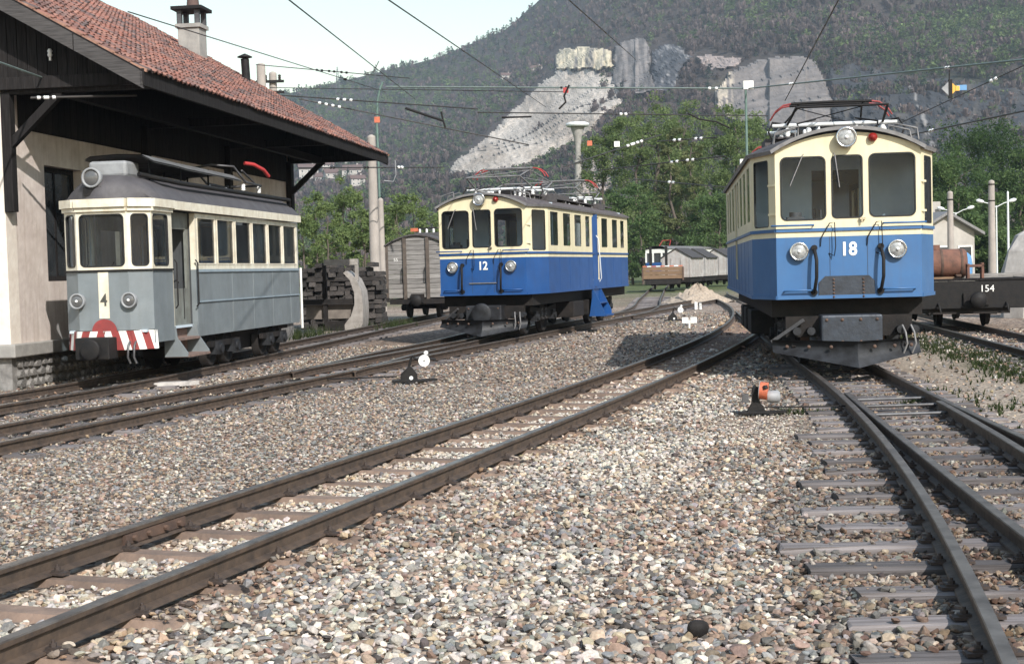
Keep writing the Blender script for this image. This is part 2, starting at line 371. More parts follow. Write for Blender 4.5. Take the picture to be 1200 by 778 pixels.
# ------------------------------------------------------------------ the ground
def ground_material():
    m, nt, b = nodes_of('yard_ballast'); L = nt.links.new; N = nt.nodes.new
    ge = N('ShaderNodeNewGeometry'); pos = ge.outputs['Position']
    def noise(scale, detail=5, vec=pos):
        n = N('ShaderNodeTexNoise'); n.inputs['Scale'].default_value = scale; n.inputs['Detail'].default_value = detail; L(vec, n.inputs['Vector']); return n.outputs['Fac']
    def ramp(f, stops):
        r = N('ShaderNodeValToRGB'); el = r.color_ramp.elements
        while len(el) < len(stops): el.new(0.5)
        for e, (p, c) in zip(el, stops): e.position = p; e.color = (*c, 1)
        L(f, r.inputs[0]); return r.outputs[0]
    def mix(f, a, c2, mode='MIX'):
        x = N('ShaderNodeMix'); x.data_type = 'RGBA'; x.blend_type = mode
        if hasattr(f, 'is_linked'): L(f, x.inputs[0])
        else: x.inputs[0].default_value = f
        for i, v in ((6, a), (7, c2)):
            if isinstance(v, tuple): x.inputs[i].default_value = (*v, 1)
            else: L(v, x.inputs[i])
        return x.outputs[2]
    vo = N('ShaderNodeTexVoronoi'); vo.inputs['Scale'].default_value = 17; L(pos, vo.inputs['Vector'])
    sep = N('ShaderNodeSeparateColor'); L(vo.outputs['Color'], sep.inputs[0])
    stones = ramp(sep.outputs[0], [(0.0, (0.09, 0.08, 0.075)), (0.25, (0.20, 0.165, 0.14)), (0.45, (0.30, 0.235, 0.19)), (0.62, (0.24, 0.235, 0.23)), (0.8, (0.42, 0.36, 0.30)), (1.0, (0.55, 0.52, 0.47))])
    tone = ramp(noise(0.22), [(0.35, (0.72, 0.62, 0.54)), (0.55, (1.0, 0.92, 0.84)), (0.7, (1.15, 1.1, 1.05))])
    c = mix(1.0, stones, tone, 'MULTIPLY')
    grain = ramp(noise(5.5, 8), [(0.30, (0.45, 0.42, 0.42)), (0.5, (0.95, 0.93, 0.93)), (0.68, (1.45, 1.42, 1.4))])
    c = mix(1.0, c, grain, 'MULTIPLY')
    # sandy foot way beside the right-hand siding
    sx = N('ShaderNodeSeparateXYZ'); L(pos, sx.inputs[0])
    def mathn(op, a, b_=None, c_=None):
        n = N('ShaderNodeMath'); n.operation = op
        for i, v in enumerate((a, b_, c_)):
            if v is None: continue
            if isinstance(v, (int, float)): n.inputs[i].default_value = v
            else: L(v, n.inputs[i])
        return n.outputs[0]
    def band(val, lo, hi, soft):
        a = N('ShaderNodeMapRange'); a.inputs[1].default_value = lo - soft; a.inputs[2].default_value = lo + soft; L(val, a.inputs[0])
        d = N('ShaderNodeMapRange'); d.inputs[1].default_value = hi - soft; d.inputs[2].default_value = hi + soft; d.inputs[3].default_value = 1; d.inputs[4].default_value = 0; L(val, d.inputs[0])
        return mathn('MULTIPLY', a.outputs[0], d.outputs[0])
    wob = mathn('MULTIPLY_ADD', noise(0.8), 1.6, -0.8)
    skew = mathn('ADD', mathn('MULTIPLY_ADD', sx.outputs[1], -0.125, sx.outputs[0]), wob)      # x - 0.125 y
    path = mathn('MULTIPLY', band(skew, 3.25, 4.75, 0.35), band(sx.outputs[1], 13, 30, 2.5))
    sand = ramp(noise(9), [(0.3, (0.25, 0.20, 0.155)), (0.7, (0.40, 0.335, 0.265))])
    c = mix(mathn('MULTIPLY', path, 0.85), c, sand)
    verge = mathn('MULTIPLY', band(skew, 4.6, 6.1, 0.35), band(sx.outputs[1], 18, 46, 3))
    soil = ramp(noise(4), [(0.35, (0.055, 0.055, 0.03)), (0.65, (0.10, 0.105, 0.05))])
    c = mix(mathn('MULTIPLY', verge, 0.8), c, soil)
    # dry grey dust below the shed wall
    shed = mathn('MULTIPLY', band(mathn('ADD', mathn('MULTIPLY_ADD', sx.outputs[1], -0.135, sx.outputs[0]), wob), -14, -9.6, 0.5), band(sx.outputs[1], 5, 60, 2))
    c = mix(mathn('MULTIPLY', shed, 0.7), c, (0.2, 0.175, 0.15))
    # rough grass beyond the yard
    fr = N('ShaderNodeMapRange'); fr.inputs[1].default_value = 62; fr.inputs[2].default_value = 105
    L(mathn('MULTIPLY_ADD', noise(0.12), 60, mathn('ADD', sx.outputs[1], -30)), fr.inputs[0])
    grass = ramp(noise(1.5), [(0.3, (0.05, 0.075, 0.025)), (0.7, (0.12, 0.135, 0.05))])
    c = mix(fr.outputs[0], c, grass)
    L(c, b.inputs['Base Color']); b.inputs['Roughness'].default_value = 0.9; b.inputs['Specular IOR Level'].default_value = 0.3
    bp = N('ShaderNodeBump'); bp.inputs['Strength'].default_value = 0.9; bp.inputs['Distance'].default_value = 0.035; bp.invert = True
    L(vo.outputs['Distance'], bp.inputs['Height'])
    L(bp.outputs[0], b.inputs['Normal'])
    return m
def build_ground():
    ys = np.concatenate([[-1720, -1200, -600, -200, -80, -40], np.arange(-20, 3, 1.5), np.arange(3, 34, 0.35), np.arange(34, 80, 2), np.arange(80, 500, 20), [500, 800, 1200, 1720]])
    xs = np.concatenate([[-1720, -1200, -500, -220, -110, -60, -40], np.arange(-26, -12, 1.5), np.arange(-12, 14, 0.35), np.arange(14, 30, 1.5), [30, 40, 60, 110, 220, 500, 1200, 1720]])
    X, Y = np.meshgrid(xs, ys)
    Z = GZ + (fbm(X * 0.6, Y * 0.6, 3, 5) - 0.5) * 0.05
    far = np.hypot(X, Y) > 70
    Z = np.where(far, GZ, Z)
    n = len(xs)
    idx = np.arange(X.size).reshape(X.shape)
    q = np.stack([idx[:-1, :-1], idx[:-1, 1:], idx[1:, 1:], idx[1:, :-1]], -1).reshape(-1, 4)
    me = np_mesh('ground', np.stack([X, Y, Z], -1).reshape(-1, 3), q, ground_material(), None, True, 4)
    tag(link_mesh('ground', me), 'stony ballast ground of the railway yard', None, None, 'structure')
build_ground()

# ------------------------------------------------------------------ the mountain side
R0, R1 = 420.0, 1500.0
ET_X = [-500, 0, 200, 350, 430, 520, 600, 640, 700, 800, 1000, 1200, 1500, 2000]
ET_Y = [0.10, 0.112, 0.119, 0.127, 0.137, 0.149, 0.167, 0.186, 0.225, 0.265, 0.31, 0.325, 0.30, 0.24]
def etop(px): return np.interp(px, ET_X, ET_Y)
def hill_z(px, r):
    s = np.clip((r - R0) / (R1 - R0), 0, 1.3)
    g = np.where(s <= 1, s ** 0.8, 1 - (s - 1) * 3)
    az = np.arctan2(np.asarray(px) - 600, FPX)
    x, y = r * np.sin(az), r * np.cos(az)
    n = (fbm(x / 130, y / 130, 4, 21) - 0.5) * 46 + (fbm(x / 30, y / 30, 3, 31) - 0.5) * 9
    return CAM_H + etop(px) * g * r * np.cos(az) / 1.0 - 3 * (s < 0.001) + n * np.clip(s * 5, 0, 1) * np.clip(1.15 - s, 0.18, 1)
def hill_xyz(px, r):
    az = np.arctan2(np.asarray(px, float) - 600, FPX)
    return np.stack([r * np.sin(az), r * np.cos(az), hill_z(px, r)], -1)
RS = np.linspace(R0, R1, 240)
PXT = np.arange(-100, 1500, 8.0)
_P, _R = np.meshgrid(PXT, RS, indexing='ij')
ETAB = np.maximum.accumulate((hill_z(_P, _R) - CAM_H) / _R, axis=1)
def hill_hits(x, y):                      # where sight lines meet the mountain side: distance (nan: over the top)
    out = np.full(len(x), np.nan)
    for i in range(len(x)):
        d = ray(x[i], y[i]); el = d.z / math.hypot(d.x, d.y)
        q = (600 + FPX * d.x / d.y - PXT[0]) / 8.0; k = int(q); t = q - k
        row = ETAB[k] * (1 - t) + ETAB[k + 1] * t
        if row[-1] < el: continue
        out[i] = np.interp(el, row, RS)
    return out
def mountain_material():
    m, nt, b = nodes_of('wooded_slope'); L = nt.links.new; N = nt.nodes.new
    ge = N('ShaderNodeNewGeometry')
    n1 = N('ShaderNodeTexNoise'); n1.inputs['Scale'].default_value = 0.011; n1.inputs['Detail'].default_value = 7; n1.inputs['Roughness'].default_value = 0.6
    L(ge.outputs['Position'], n1.inputs['Vector'])
    r1 = N('ShaderNodeValToRGB'); el = r1.color_ramp.elements
    el.new(0.5); el.new(0.6)
    for e, (p, c) in zip(el, [(0.30, (0.030, 0.040, 0.022)), (0.45, (0.048, 0.042, 0.038)), (0.58, (0.062, 0.052, 0.047)), (0.75, (0.080, 0.074, 0.055))]): e.position = p; e.color = (*c, 1)
    L(n1.outputs['Fac'], r1.inputs[0]); L(r1.outputs[0], b.inputs['Base Color'])
    n2 = N('ShaderNodeTexNoise'); n2.inputs['Scale'].default_value = 0.2; n2.inputs['Detail'].default_value = 8; L(ge.outputs['Position'], n2.inputs['Vector'])
    bp = N('ShaderNodeBump'); bp.inputs['Strength'].default_value = 0.8; bp.inputs['Distance'].default_value = 4
    L(n2.outputs['Fac'], bp.inputs['Height']); L(bp.outputs[0], b.inputs['Normal'])
    b.inputs['Roughness'].default_value = 0.95; b.inputs['Specular IOR Level'].default_value = 0.1
    return m
def build_mountain():
    pxs = np.concatenate([np.arange(-700, -60, 40), np.arange(-60, 1300, 6), np.arange(1300, 2600, 40)])
    rs = np.concatenate([np.linspace(R0, R1, 150), [1540, 1650]])
    PX, RR = np.meshgrid(pxs, rs)
    V = hill_xyz(PX, RR).reshape(-1, 3)
    idx = np.arange(PX.size).reshape(PX.shape)
    q = np.stack([idx[:-1, :-1], idx[:-1, 1:], idx[1:, 1:], idx[1:, :-1]], -1).reshape(-1, 4)
    tag(link_mesh('mountain', np_mesh('mountain', V, q, mountain_material(), None, True, 4)), 'wooded mountain side rising behind the yard', None, None, 'structure')
build_mountain()

def inside(poly, x, y):
    c = np.zeros(np.shape(x), bool); n = len(poly)
    for i in range(n):
        (x1, y1), (x2, y2) = poly[i], poly[(i + 1) % n]
        if y1 == y2: continue
        c ^= ((y1 > y) != (y2 > y)) & (x < (x2 - x1) * (y - y1) / (y2 - y1) + x1)
    return c
def edge_dist(poly, x, y):
    d = np.full(np.shape(x), 1e9)
    for i in range(len(poly)):
        (x1, y1), (x2, y2) = poly[i], poly[(i + 1) % len(poly)]
        l2 = (x2-x1)**2 + (y2-y1)**2
        t = np.clip(((x-x1)*(x2-x1) + (y-y1)*(y2-y1)) / l2, 0, 1)
        d = np.minimum(d, np.hypot(x - x1 - t*(x2-x1), y - y1 - t*(y2-y1)))
    return d
QUARRY = []                                # outlines kept free of trees
def outcrop(name, label, cat, poly, push, disp, colf, mat, step=2.0, taper=4.0, kind=None):
    """a body of rock standing out of the slope; its outline was sighted from the yard"""
    QUARRY.append(poly)
    xs = np.arange(min(p[0] for p in poly) - step, max(p[0] for p in poly) + 2*step, step)
    ys = np.arange(min(p[1] for p in poly) - step, max(p[1] for p in poly) + 2*step, step)
    X, Y = np.meshgrid(xs, ys)
    jx = X + (fbm(X / 7, Y / 7, 4, 3) - 0.5) * 8; jy = Y + (fbm(X / 7, Y / 7, 4, 4) - 0.5) * 7
    ins = inside(poly, jx, jy); d = edge_dist(poly, jx, jy)
    V = np.zeros((*X.shape, 3)); ok = ins.copy()
    x_, y_ = X[ins], Y[ins]
    r = hill_hits(x_, y_); w = np.minimum(1.0, d[ins] / taper)
    good = ~np.isnan(r); ok[ins] = good
    x_, y_, r, w = x_[good], y_[good], r[good], w[good]
    r2 = r - (push * w + disp(x_, y_) * w) + 2.0 * (1 - w)
    dirs = np.array([tuple(ray(a, b)) for a, b in zip(x_, y_)])
    V[ok] = dirs * (r2 / np.hypot(dirs[:, 0], dirs[:, 1]))[:, None] + np.array([0, 0, CAM_H])
    # outer ring is let into the slope so that the body is closed against it
    idx = -np.ones(X.shape, int); idx[ok] = np.arange(ok.sum())
    f = ok[:-1, :-1] & ok[:-1, 1:] & ok[1:, :-1] & ok[1:, 1:]
    q = np.stack([idx[:-1, :-1][f], idx[1:, :-1][f], idx[1:, 1:][f], idx[:-1, 1:][f]], -1)
    vv = V[ok]; cc = colf(X[ok], Y[ok])
    ed = {}
    for a in q:
        for k in range(4):
            e = (a[k], a[(k + 1) % 4]); ed[e] = ed.get(e, 0) + 1
    bnd = [e for e in ed if (e[1], e[0]) not in ed]
    base = len(vv); bm_ = {}; ext = []; extc = []
    for e in bnd:
        for k in e:
            if k not in bm_:
                bm_[k] = base + len(ext)
                p = vv[k]; hh = math.hypot(p[0], p[1]); s = (hh + push + 14) / hh
                ext.append((p[0]*s, p[1]*s, p[2] - 6)); extc.append(cc[k] * 0.9)
    q2 = np.array([[e[0], e[1], bm_[e[1]], bm_[e[0]]][::-1] for e in bnd])
    me = np_mesh(name, np.vstack([vv, np.array(ext)]), np.vstack([q, q2]), mat, np.vstack([cc, np.array(extc)]), False, 4)
    return tag(link_mesh(name, me), label, cat, None, kind)
def col_mix(a, b, t):
    t = np.asarray(t, float)[..., None]
    return np.array(a) * (1 - t) + np.array(b) * t
def f1(x, y, s, seed=0): return fbm(np.asarray(x) / s, np.asarray(y) / s + np.zeros_like(x), 3, seed)
SCREE = [(652,82),(690,78),(716,84),(732,100),(730,122),(712,136),(690,160),(660,176),(620,196),(582,205),(520,207),(530,190),(570,160),(612,118),(640,92)]
outcrop('scree_fan', 'pale grey fan of quarry rubble spilling down the hillside', 'scree', SCREE, 4, lambda x, y: f1(x, y, 5, 1) * 5 + f1(x, y, 22, 2) * 8,
        lambda x, y: col_mix((0.43, 0.385, 0.335), (0.29, 0.25, 0.21), np.clip((f1(x, y, 30, 6) - 0.35) * 3, 0, 1)) * (0.75 + 0.5 * f1(x, y, 3, 7))[:, None], mt['scree'], 2.0, 5)
outcrop('scree_patch', 'small pinkish patch of rubble low behind the disc topped mast', 'scree', [(668,232),(682,206),(694,188),(712,184),(722,196),(716,226),(700,240)], 4, lambda x, y: f1(x, y, 5, 51) * 6,
        lambda x, y: col_mix((0.38, 0.32, 0.28), (0.29, 0.24, 0.21), f1(x, y, 8, 52)), mt['scree'], 2.0, 4)
outcrop('cream_cliff', 'cream coloured quarry cliff at the head of the rubble fan', 'cliff', [(649,84),(650,66),(655,58),(668,56),(684,55),(700,57),(717,60),(719,80),(700,83),(680,82)], 14,
        lambda x, y: 4 * np.abs(np.sin(x * 0.30 + 3.0 * f1(x, 0, 5))) + 14 * f1(x, y * 0.6, 5, 8), lambda x, y: col_mix((0.50, 0.44, 0.32), (0.17, 0.155, 0.14), np.clip((f1(x * 3, y * 0.5, 9, 9) - 0.5) * 5, 0, 1)), mt['rock'], 1.5, 2)
outcrop('slab_cliff', 'tall grey slab cliff with vertical cracks beside the cream cliff', 'cliff', [(716,98),(718,70),(722,52),(742,46),(750,42),(758,46),(763,60),(764,85),(770,108),(745,112),(725,106)], 16,
        lambda x, y: 12 * (f1(x, 0, 6, 12)) + np.where(x > 743, 8, 0) + 5 * f1(x, y, 5, 13), lambda x, y: col_mix((0.20, 0.18, 0.168), (0.10, 0.092, 0.088), np.clip((f1(x * 2.5, y * 0.4, 9, 14) - 0.45) * 5, 0, 1)), mt['rock'], 1.5, 2)
outcrop('dark_crag', 'dark broken crag between the slab cliff and the pink rubble', 'cliff', [(764,108),(764,62),(774,52),(790,50),(803,58),(812,66),(800,84),(792,104),(780,112)], 10,
        lambda x, y: 14 * f1(x, y, 6, 15), lambda x, y: col_mix((0.06, 0.062, 0.068), (0.24, 0.23, 0.225), np.clip((f1(x, y, 4, 16) - 0.62) * 6, 0, 1)), mt['rock'], 2, 3)
outcrop('pink_rubble', 'band of pinkish rubble above the trees', 'scree', [(812,64),(832,62),(855,66),(872,68),(868,76),(850,82),(832,82),(818,78)], 6,
        lambda x, y: 8 * f1(x, y, 4, 17), lambda x, y: col_mix((0.33, 0.27, 0.245), (0.22, 0.185, 0.17), f1(x, y, 5, 18)), mt['scree'], 2, 3)
outcrop('great_slab', 'broad smooth grey quarry slab with a cream left edge', 'cliff', [(836,124),(838,104),(846,92),(862,80),(885,70),(910,66),(940,64),(955,72),(968,92),(978,120),(974,150),(900,150),(850,140)], 18,
        lambda x, y: 4 * f1(x, y, 14, 19) + np.where(x < 902, 0, np.where(x < 946, 12, 6)) + 2 * f1(x, y, 4, 20), lambda x, y: col_mix((0.165, 0.148, 0.138), (0.48, 0.41, 0.32), np.clip((858 + 5 * f1(x, y, 6, 3) - x) / 6, 0, 1) * (f1(x * 2, y * 0.4, 6, 5) > 0.42)) * (0.82 + 0.36 * f1(x * 1.5, y * 0.3, 8, 22))[:, None], mt['rock'], 2, 3)
outcrop('dark_rock_slope', 'dark bare rock slope streaked with pale gullies on the right', 'cliff', [(968,84),(990,72),(1030,78),(1060,92),(1120,92),(1180,98),(1260,104),(1300,250),(1140,240),(1060,220),(1000,180),(972,140)], 5,
        lambda x, y: 16 * f1(x, y, 13, 23) + 6 * f1(x, y, 4, 24), lambda x, y: col_mix((0.036, 0.038, 0.042), (0.078, 0.072, 0.066), np.clip((f1(x * 1.6 + y * 0.8, y * 0.5 - x * 0.5, 14, 25) - 0.5) * 4, 0, 1)) + np.array((0.16, 0.15, 0.14)) * ((np.abs((x - 1062) - (y - 90) * 0.38 + 9 * (f1(x, y, 12, 26) - 0.5)) < 2.2) & (f1(x, y, 5, 27) > 0.42))[:, None], mt['rock'], 2.5, 6)

def build_woods():
    # prototypes: bare brushy crown, leafy crown, conifer; each a fan of small faces
    g = np.random.default_rng(5)
    def brush(n, kind):
        tri = []
        for k in range(n):
            if kind == 0:                 # bare twigs rising and spreading
                a = g.uniform(0, 2*math.pi); sp = g.uniform(0.05, 0.5); h0 = g.uniform(0.1, 0.5); h1 = g.uniform(0.6, 1.05) - sp * 0.35
                b0 = np.array([math.cos(a)*sp*0.35, math.sin(a)*sp*0.35, h0]); b1 = np.array([math.cos(a)*sp, math.sin(a)*sp, h1])
                t = np.array([-math.sin(a), math.cos(a), 0]) * g.uniform(0.035, 0.095)
                tri.append([b0, b1 + t, b1 - t])
            else:
                a = g.uniform(0, 2*math.pi); u = g.uniform(-0.9, 1); rr_ = math.sqrt(1-u*u) * g.uniform(0.65, 1)
                c = np.array([math.cos(a)*rr_*0.4, math.sin(a)*rr_*0.4, 0.55 + 0.42*u*g.uniform(0.7, 1)])
                if kind == 2:
                    h = g.uniform(0.08, 1); c = np.array([math.cos(a)*0.24*(1-h)*1.1, math.sin(a)*0.24*(1-h)*1.1, h])
                w = g.normal(size=(3, 3)) * 0.095
                tri.append([c + w[0], c + w[1], c + w[2]])
        return np.array(tri)
    protos = [[brush(38, 0) for _ in range(4)], [brush(42, 1) for _ in range(4)], [brush(38, 2) for _ in range(3)]]
    V, C = [], []
    N = 17500
    px = g.uniform(290, 1215, N); u = g.uniform(0.0, 1.02, N)
    s = (u * np.minimum(etop(px), 0.205) / etop(px)) ** (1 / 0.8); r = R0 + s * (R1 - R0)
    P3 = hill_xyz(px, r)
    e = (P3[:, 2] - CAM_H) / r
    row = HOR - FPX * e / np.cos(np.arctan((px - 600) / FPX)) - (px - 600) * 0.0269
    inq = np.zeros(N, bool)
    for p in QUARRY[:7]: inq |= inside(p, px - 4, row - 1) | inside(p, px - 4, row - 6)
    keep = ~(inq & (g.random(N) < np.where((px > 700) & (row > 84) & (px < 745), 0.86, 0.996))) & ~(inside(QUARRY[7], px - 4, row) & (g.random(N) < 0.72))
    patch = fbm(P3[:, 0] / 140, P3[:, 1] / 140, 3, 41)
    green = 0.34 + (patch - 0.5) * 1.6 + np.where((px > 880) & (row < 110), 0.22, 0) + np.where((px < 600) & (row < 130), 0.08, 0)
    tone = 0.75 + 1.0 * fbm(P3[:, 0] / 75, P3[:, 1] / 75, 3, 61)
    for i in np.where(keep)[0]:
        x, y, z = P3[i]
        kd = 1 if g.random() < green[i] else 0
        if s[i] > 0.9 and px[i] < 640 and g.random() < 0.35: kd = 2
        if g.random() < 0.05: kd = 2
        pr = protos[kd][g.integers(len(protos[kd]))]
        h = g.uniform(3.8, 7.2) * (1.25 if kd == 2 else 1); w = h * g.uniform(0.8, 1.2)
        a = g.uniform(0, 6.28); ca, sa = math.cos(a), math.sin(a)
        P = pr.reshape(-1, 3)
        Q = np.stack([x + (P[:, 0]*ca - P[:, 1]*sa) * w, y + (P[:, 0]*sa + P[:, 1]*ca) * w, z - 0.6 + P[:, 2] * h], -1)
        if kd == 0: c = col_mix((0.082, 0.069, 0.065), (0.125, 0.098, 0.092), g.random()) * g.uniform(0.75, 1.2)
        elif kd == 1: c = col_mix((0.045, 0.070, 0.030), (0.088, 0.118, 0.045), g.random()) * g.uniform(0.75, 1.25)
        else: c = np.array((0.03, 0.046, 0.028)) * g.uniform(0.8, 1.3)
        V.append(Q); C.append(np.tile(c * tone[i], (len(Q), 1)) * g.uniform(0.8, 1.2, (len(Q)//3, 1)).repeat(3, 0))
    V = np.vstack(V); C = np.vstack(C)
    me = np_mesh('hill_woods', V, np.arange(len(V)).reshape(-1, 3), mt['woods'], C)
    tag(link_mesh('hill_woods', me), 'brown and green woods covering the mountain side', None, None, 'stuff')
build_woods()

# ------------------------------------------------------------------ railway tracks
def spline(pts, ds=0.35):                 # smooth X(Y) through points given as (Y, X)
    Y = np.array([p[0] for p in pts], float); X = np.array([p[1] for p in pts], float)
    m = np.gradient(X, Y)
    yy = np.arange(Y[0], Y[-1] + ds/2, ds)
    k = np.clip(np.searchsorted(Y, yy) - 1, 0, len(Y) - 2)
    h = Y[k+1] - Y[k]; t = (yy - Y[k]) / h
    xx = (2*t**3-3*t**2+1)*X[k] + (t**3-2*t**2+t)*h*m[k] + (-2*t**3+3*t**2)*X[k+1] + (t**3-t**2)*h*m[k+1]
    return yy, xx
def polyl(pts, deg, y0, y1, ds=0.35):
    Y = np.array([p[0] for p in pts], float); X = np.array([p[1] for p in pts], float)
    c = np.polyfit(Y, X, deg); yy = np.arange(y0, y1 + ds/2, ds)
    return yy, np.polyval(c, yy)
RAILS = []                                 # (ys, xs) of each rail, used when the ballast is spread
PROFILE = [(-0.030,0.0),(0.030,0.0),(0.034,-0.008),(0.032,-0.032),(0.010,-0.042),(0.008,-0.105),(0.052,-0.118),(0.055,-0.130),
           (-0.055,-0.130),(-0.052,-0.118),(-0.008,-0.105),(-0.010,-0.042),(-0.032,-0.032),(-0.034,-0.008)]
def rail_obj(ys, xs, parent, z=0.0):
    RAILS.append((ys, xs))
    mb = MB(); rings = []
    for i in range(len(ys)):
        a, b = max(0, i-1), min(len(ys)-1, i+1)
        d = Vector((xs[b]-xs[a], ys[b]-ys[a], 0)).normalized(); n = Vector((d.y, -d.x, 0))
        rings.append([Vector((xs[i], ys[i], z + q)) + n * p for p, q in PROFILE])
    n = len(PROFILE); vs = [p for r in rings for p in r]
    for i in range(len(rings)-1):
        for j in range(n):
            mb.f.append([i*n+j, i*n+(j+1) % n, (i+1)*n+(j+1) % n, (i+1)*n+j]); mb.m.append(1 if j in (0, 1, 13) else 0); mb.s.append(False)
    mb.v = [tuple(p) for p in vs]
    mb.add(rings[0], [list(range(n))], 0); mb.add(rings[-1], [list(range(n))[::-1]], 0)
    return mb.build('rail', [mt['railside'], mt['railtop']], parent)
def offset(ys, xs, off):
    d = np.gradient(xs, ys); k = 1/np.sqrt(1 + d*d)
    Y = ys - off * d * k; X = xs + off * k
    return Y, X
def steel_sleeper_mesh():
    mb = MB(); L = 0.85; prof = [(-0.115,-0.05),(-0.07,0.0),(0.07,0.0),(0.115,-0.05)]
    rings = [[(x, p, q + dz) for p, q in prof] for x, dz in ((-L,-0.05),(-L+0.07,-0.004),(-0.5,0.0),(0,-0.004),(0.5,0.0),(L-0.07,-0.004),(L,-0.05))]
    mb.loft(rings, 0, False); return mb.mesh('steel_sleeper', mt['steel_sleeper'])
def wood_sleeper_mesh(L, w=0.115, h=0.14, seed=0):
    g = random.Random(seed); mb = MB(); rings = []
    k = 7
    for i in range(k):
        x = -L + 2*L*i/(k-1); j = lambda s: g.uniform(-s, s)
        rings.append([(x + j(0.02), -w + j(0.008), -h), (x + j(0.02), -w + j(0.01), -0.012 + j(0.006)), (x, -w*0.86 + j(0.01), 0.0 + j(0.005)),
                      (x, w*0.86 + j(0.01), 0.0 + j(0.005)), (x + j(0.02), w + j(0.01), -0.012 + j(0.006)), (x, w + j(0.008), -h)])
    mb.loft(rings, 0, False); mb.add(rings[0], [[0,1,2,3,4,5]], 0); mb.add(rings[-1], [[5,4,3,2,1,0]], 0)
    return mb.mesh('wood_sleeper', mt['wood_sleeper'])
def clip_mesh():
    mb = MB(); mb.bx(-0.045, 0.05, -0.035, 0.035, 0, 0.016); mb.bx(-0.015, 0.045, -0.022, 0.022, 0.016, 0.028)
    mb.cyl((0.015,0,0.026), (0.015,0,0.046), 0.018, n=6, smooth=False); mb.cyl((0.015,0,0.046), (0.015,0,0.060), 0.009, n=6)
    return mb.mesh('rail_clip', mt['clip'])
CLIP = clip_mesh(); STEEL = steel_sleeper_mesh(); WOOD = [wood_sleeper_mesh(0.92, seed=i) for i in range(4)]
SLEEPER_BOXES = []                         # (x, y, ux, uy, half length, half width, steel?)
def sleepers(tr, ys, xs, spacing, y0, y1, steel, clip_to, z=-0.13, skip=0.0):
    s = np.concatenate([[0], np.cumsum(np.hypot(np.diff(xs), np.diff(ys)))])
    for q in np.arange(0.2, s[-1], spacing):
        x, y = np.interp(q, s, xs), np.interp(q, s, ys)
        if y < y0 or y > y1: continue
        x2, y2 = np.interp(q + 0.2, s, xs), np.interp(q + 0.2, s, ys)
        a = math.atan2(-(x2 - x), (y2 - y)) + rnd.uniform(-0.025, 0.025)
        me = STEEL if steel else rnd.choice(WOOD)
        o = link_mesh('sleeper', me, tr, (x, y, z + rnd.uniform(-0.012, 0.0)), (0, 0, a))
        SLEEPER_BOXES.append((x, y, math.cos(a), math.sin(a), 0.86, 0.10, steel))
        if y < clip_to:
            for sd in (-1, 1):
                for io in (-1, 1):
                    off = sd * 0.53 + io * 0.085
                    link_mesh('rail_clip', CLIP, tr, (x + math.cos(a)*off, y + math.sin(a)*off, -0.128), (0, 0, a + (math.pi if io > 0 else 0)))
def track(label, ys, xs, spacing, y0, y1, steel, clip_to=0, half=0.53):
    tr = thing('railway_track', label, 'railway track')
    for sd in (-1, 1):
        Y, X = offset(ys, xs, sd * half); rail_obj(Y, X, tr)
    if spacing: sleepers(tr, ys, xs, spacing, y0, y1, steel, clip_to)
    return tr
MLp = [(7.878,-2.892),(9.378,-2.322),(10.961,-1.749),(16.479,-0.023),(20.585,1.22),(24.698,2.34),(35.524,5.27),(43.514,6.854),(50.884,7.837),(80.635,11.18)]
MRp = [(6.345,-2.342),(7.732,-1.965),(8.894,-1.429),(9.778,-1.159),(13.296,-0.027),(19.236,1.797),(23.425,3.041),(34.089,5.905)]
cen = []
for (y, x) in MLp: cen.append((y - 0.17, x + 0.50))
for (y, x) in MRp: cen.append((y + 0.17, x - 0.50))
ymid, xmid = polyl(cen, 4, 7.0, 82)
sl = (xmid[1]-xmid[0]) / (ymid[1]-ymid[0]); pre = np.arange(3.0, 6.9, 0.35)
xmid = np.concatenate([xmid[0] + sl * (pre - 7.0), xmid]); ymid = np.concatenate([pre, ymid])
mid = track('rusty track on steel sleepers running diagonally through the foreground gravel', ymid, xmid, 0.74, 4.2, 42, True, 21)
# fish plates at a rail joint
jm = MB(); 
for sd in (-1, 1): jm.bx(sd*0.012, sd*0.036, -0.36, 0.36, -0.105, -0.04) if sd > 0 else jm.bx(-0.036, -0.012, -0.36, 0.36, -0.105, -0.04)
def joint(par, ys, xs, y):
    x = float(np.interp(y, ys, xs)); d = (np.interp(y + 0.2, ys, xs) - np.interp(y - 0.2, ys, xs)) / 0.4
    fp = link_mesh('fish_plate', jm_mesh, par, (x, y, 0), (0, 0, -math.atan(d)))
    for k in (-0.27, -0.1, 0.1, 0.27):
        bm_ = link_mesh('bolt', bolt_mesh, fp, (0, k, 0))
jm_mesh = jm.mesh('fish_plate', mt['rust'])
bb = MB(); bb.cyl((-0.062, 0, -0.072), (0.062, 0, -0.072), 0.020, n=6, smooth=False); bolt_mesh = bb.mesh('bolt', mt['rust'])
yl, xl = offset(ymid, xmid, -0.53); joint(mid, yl, xl, 9.35)
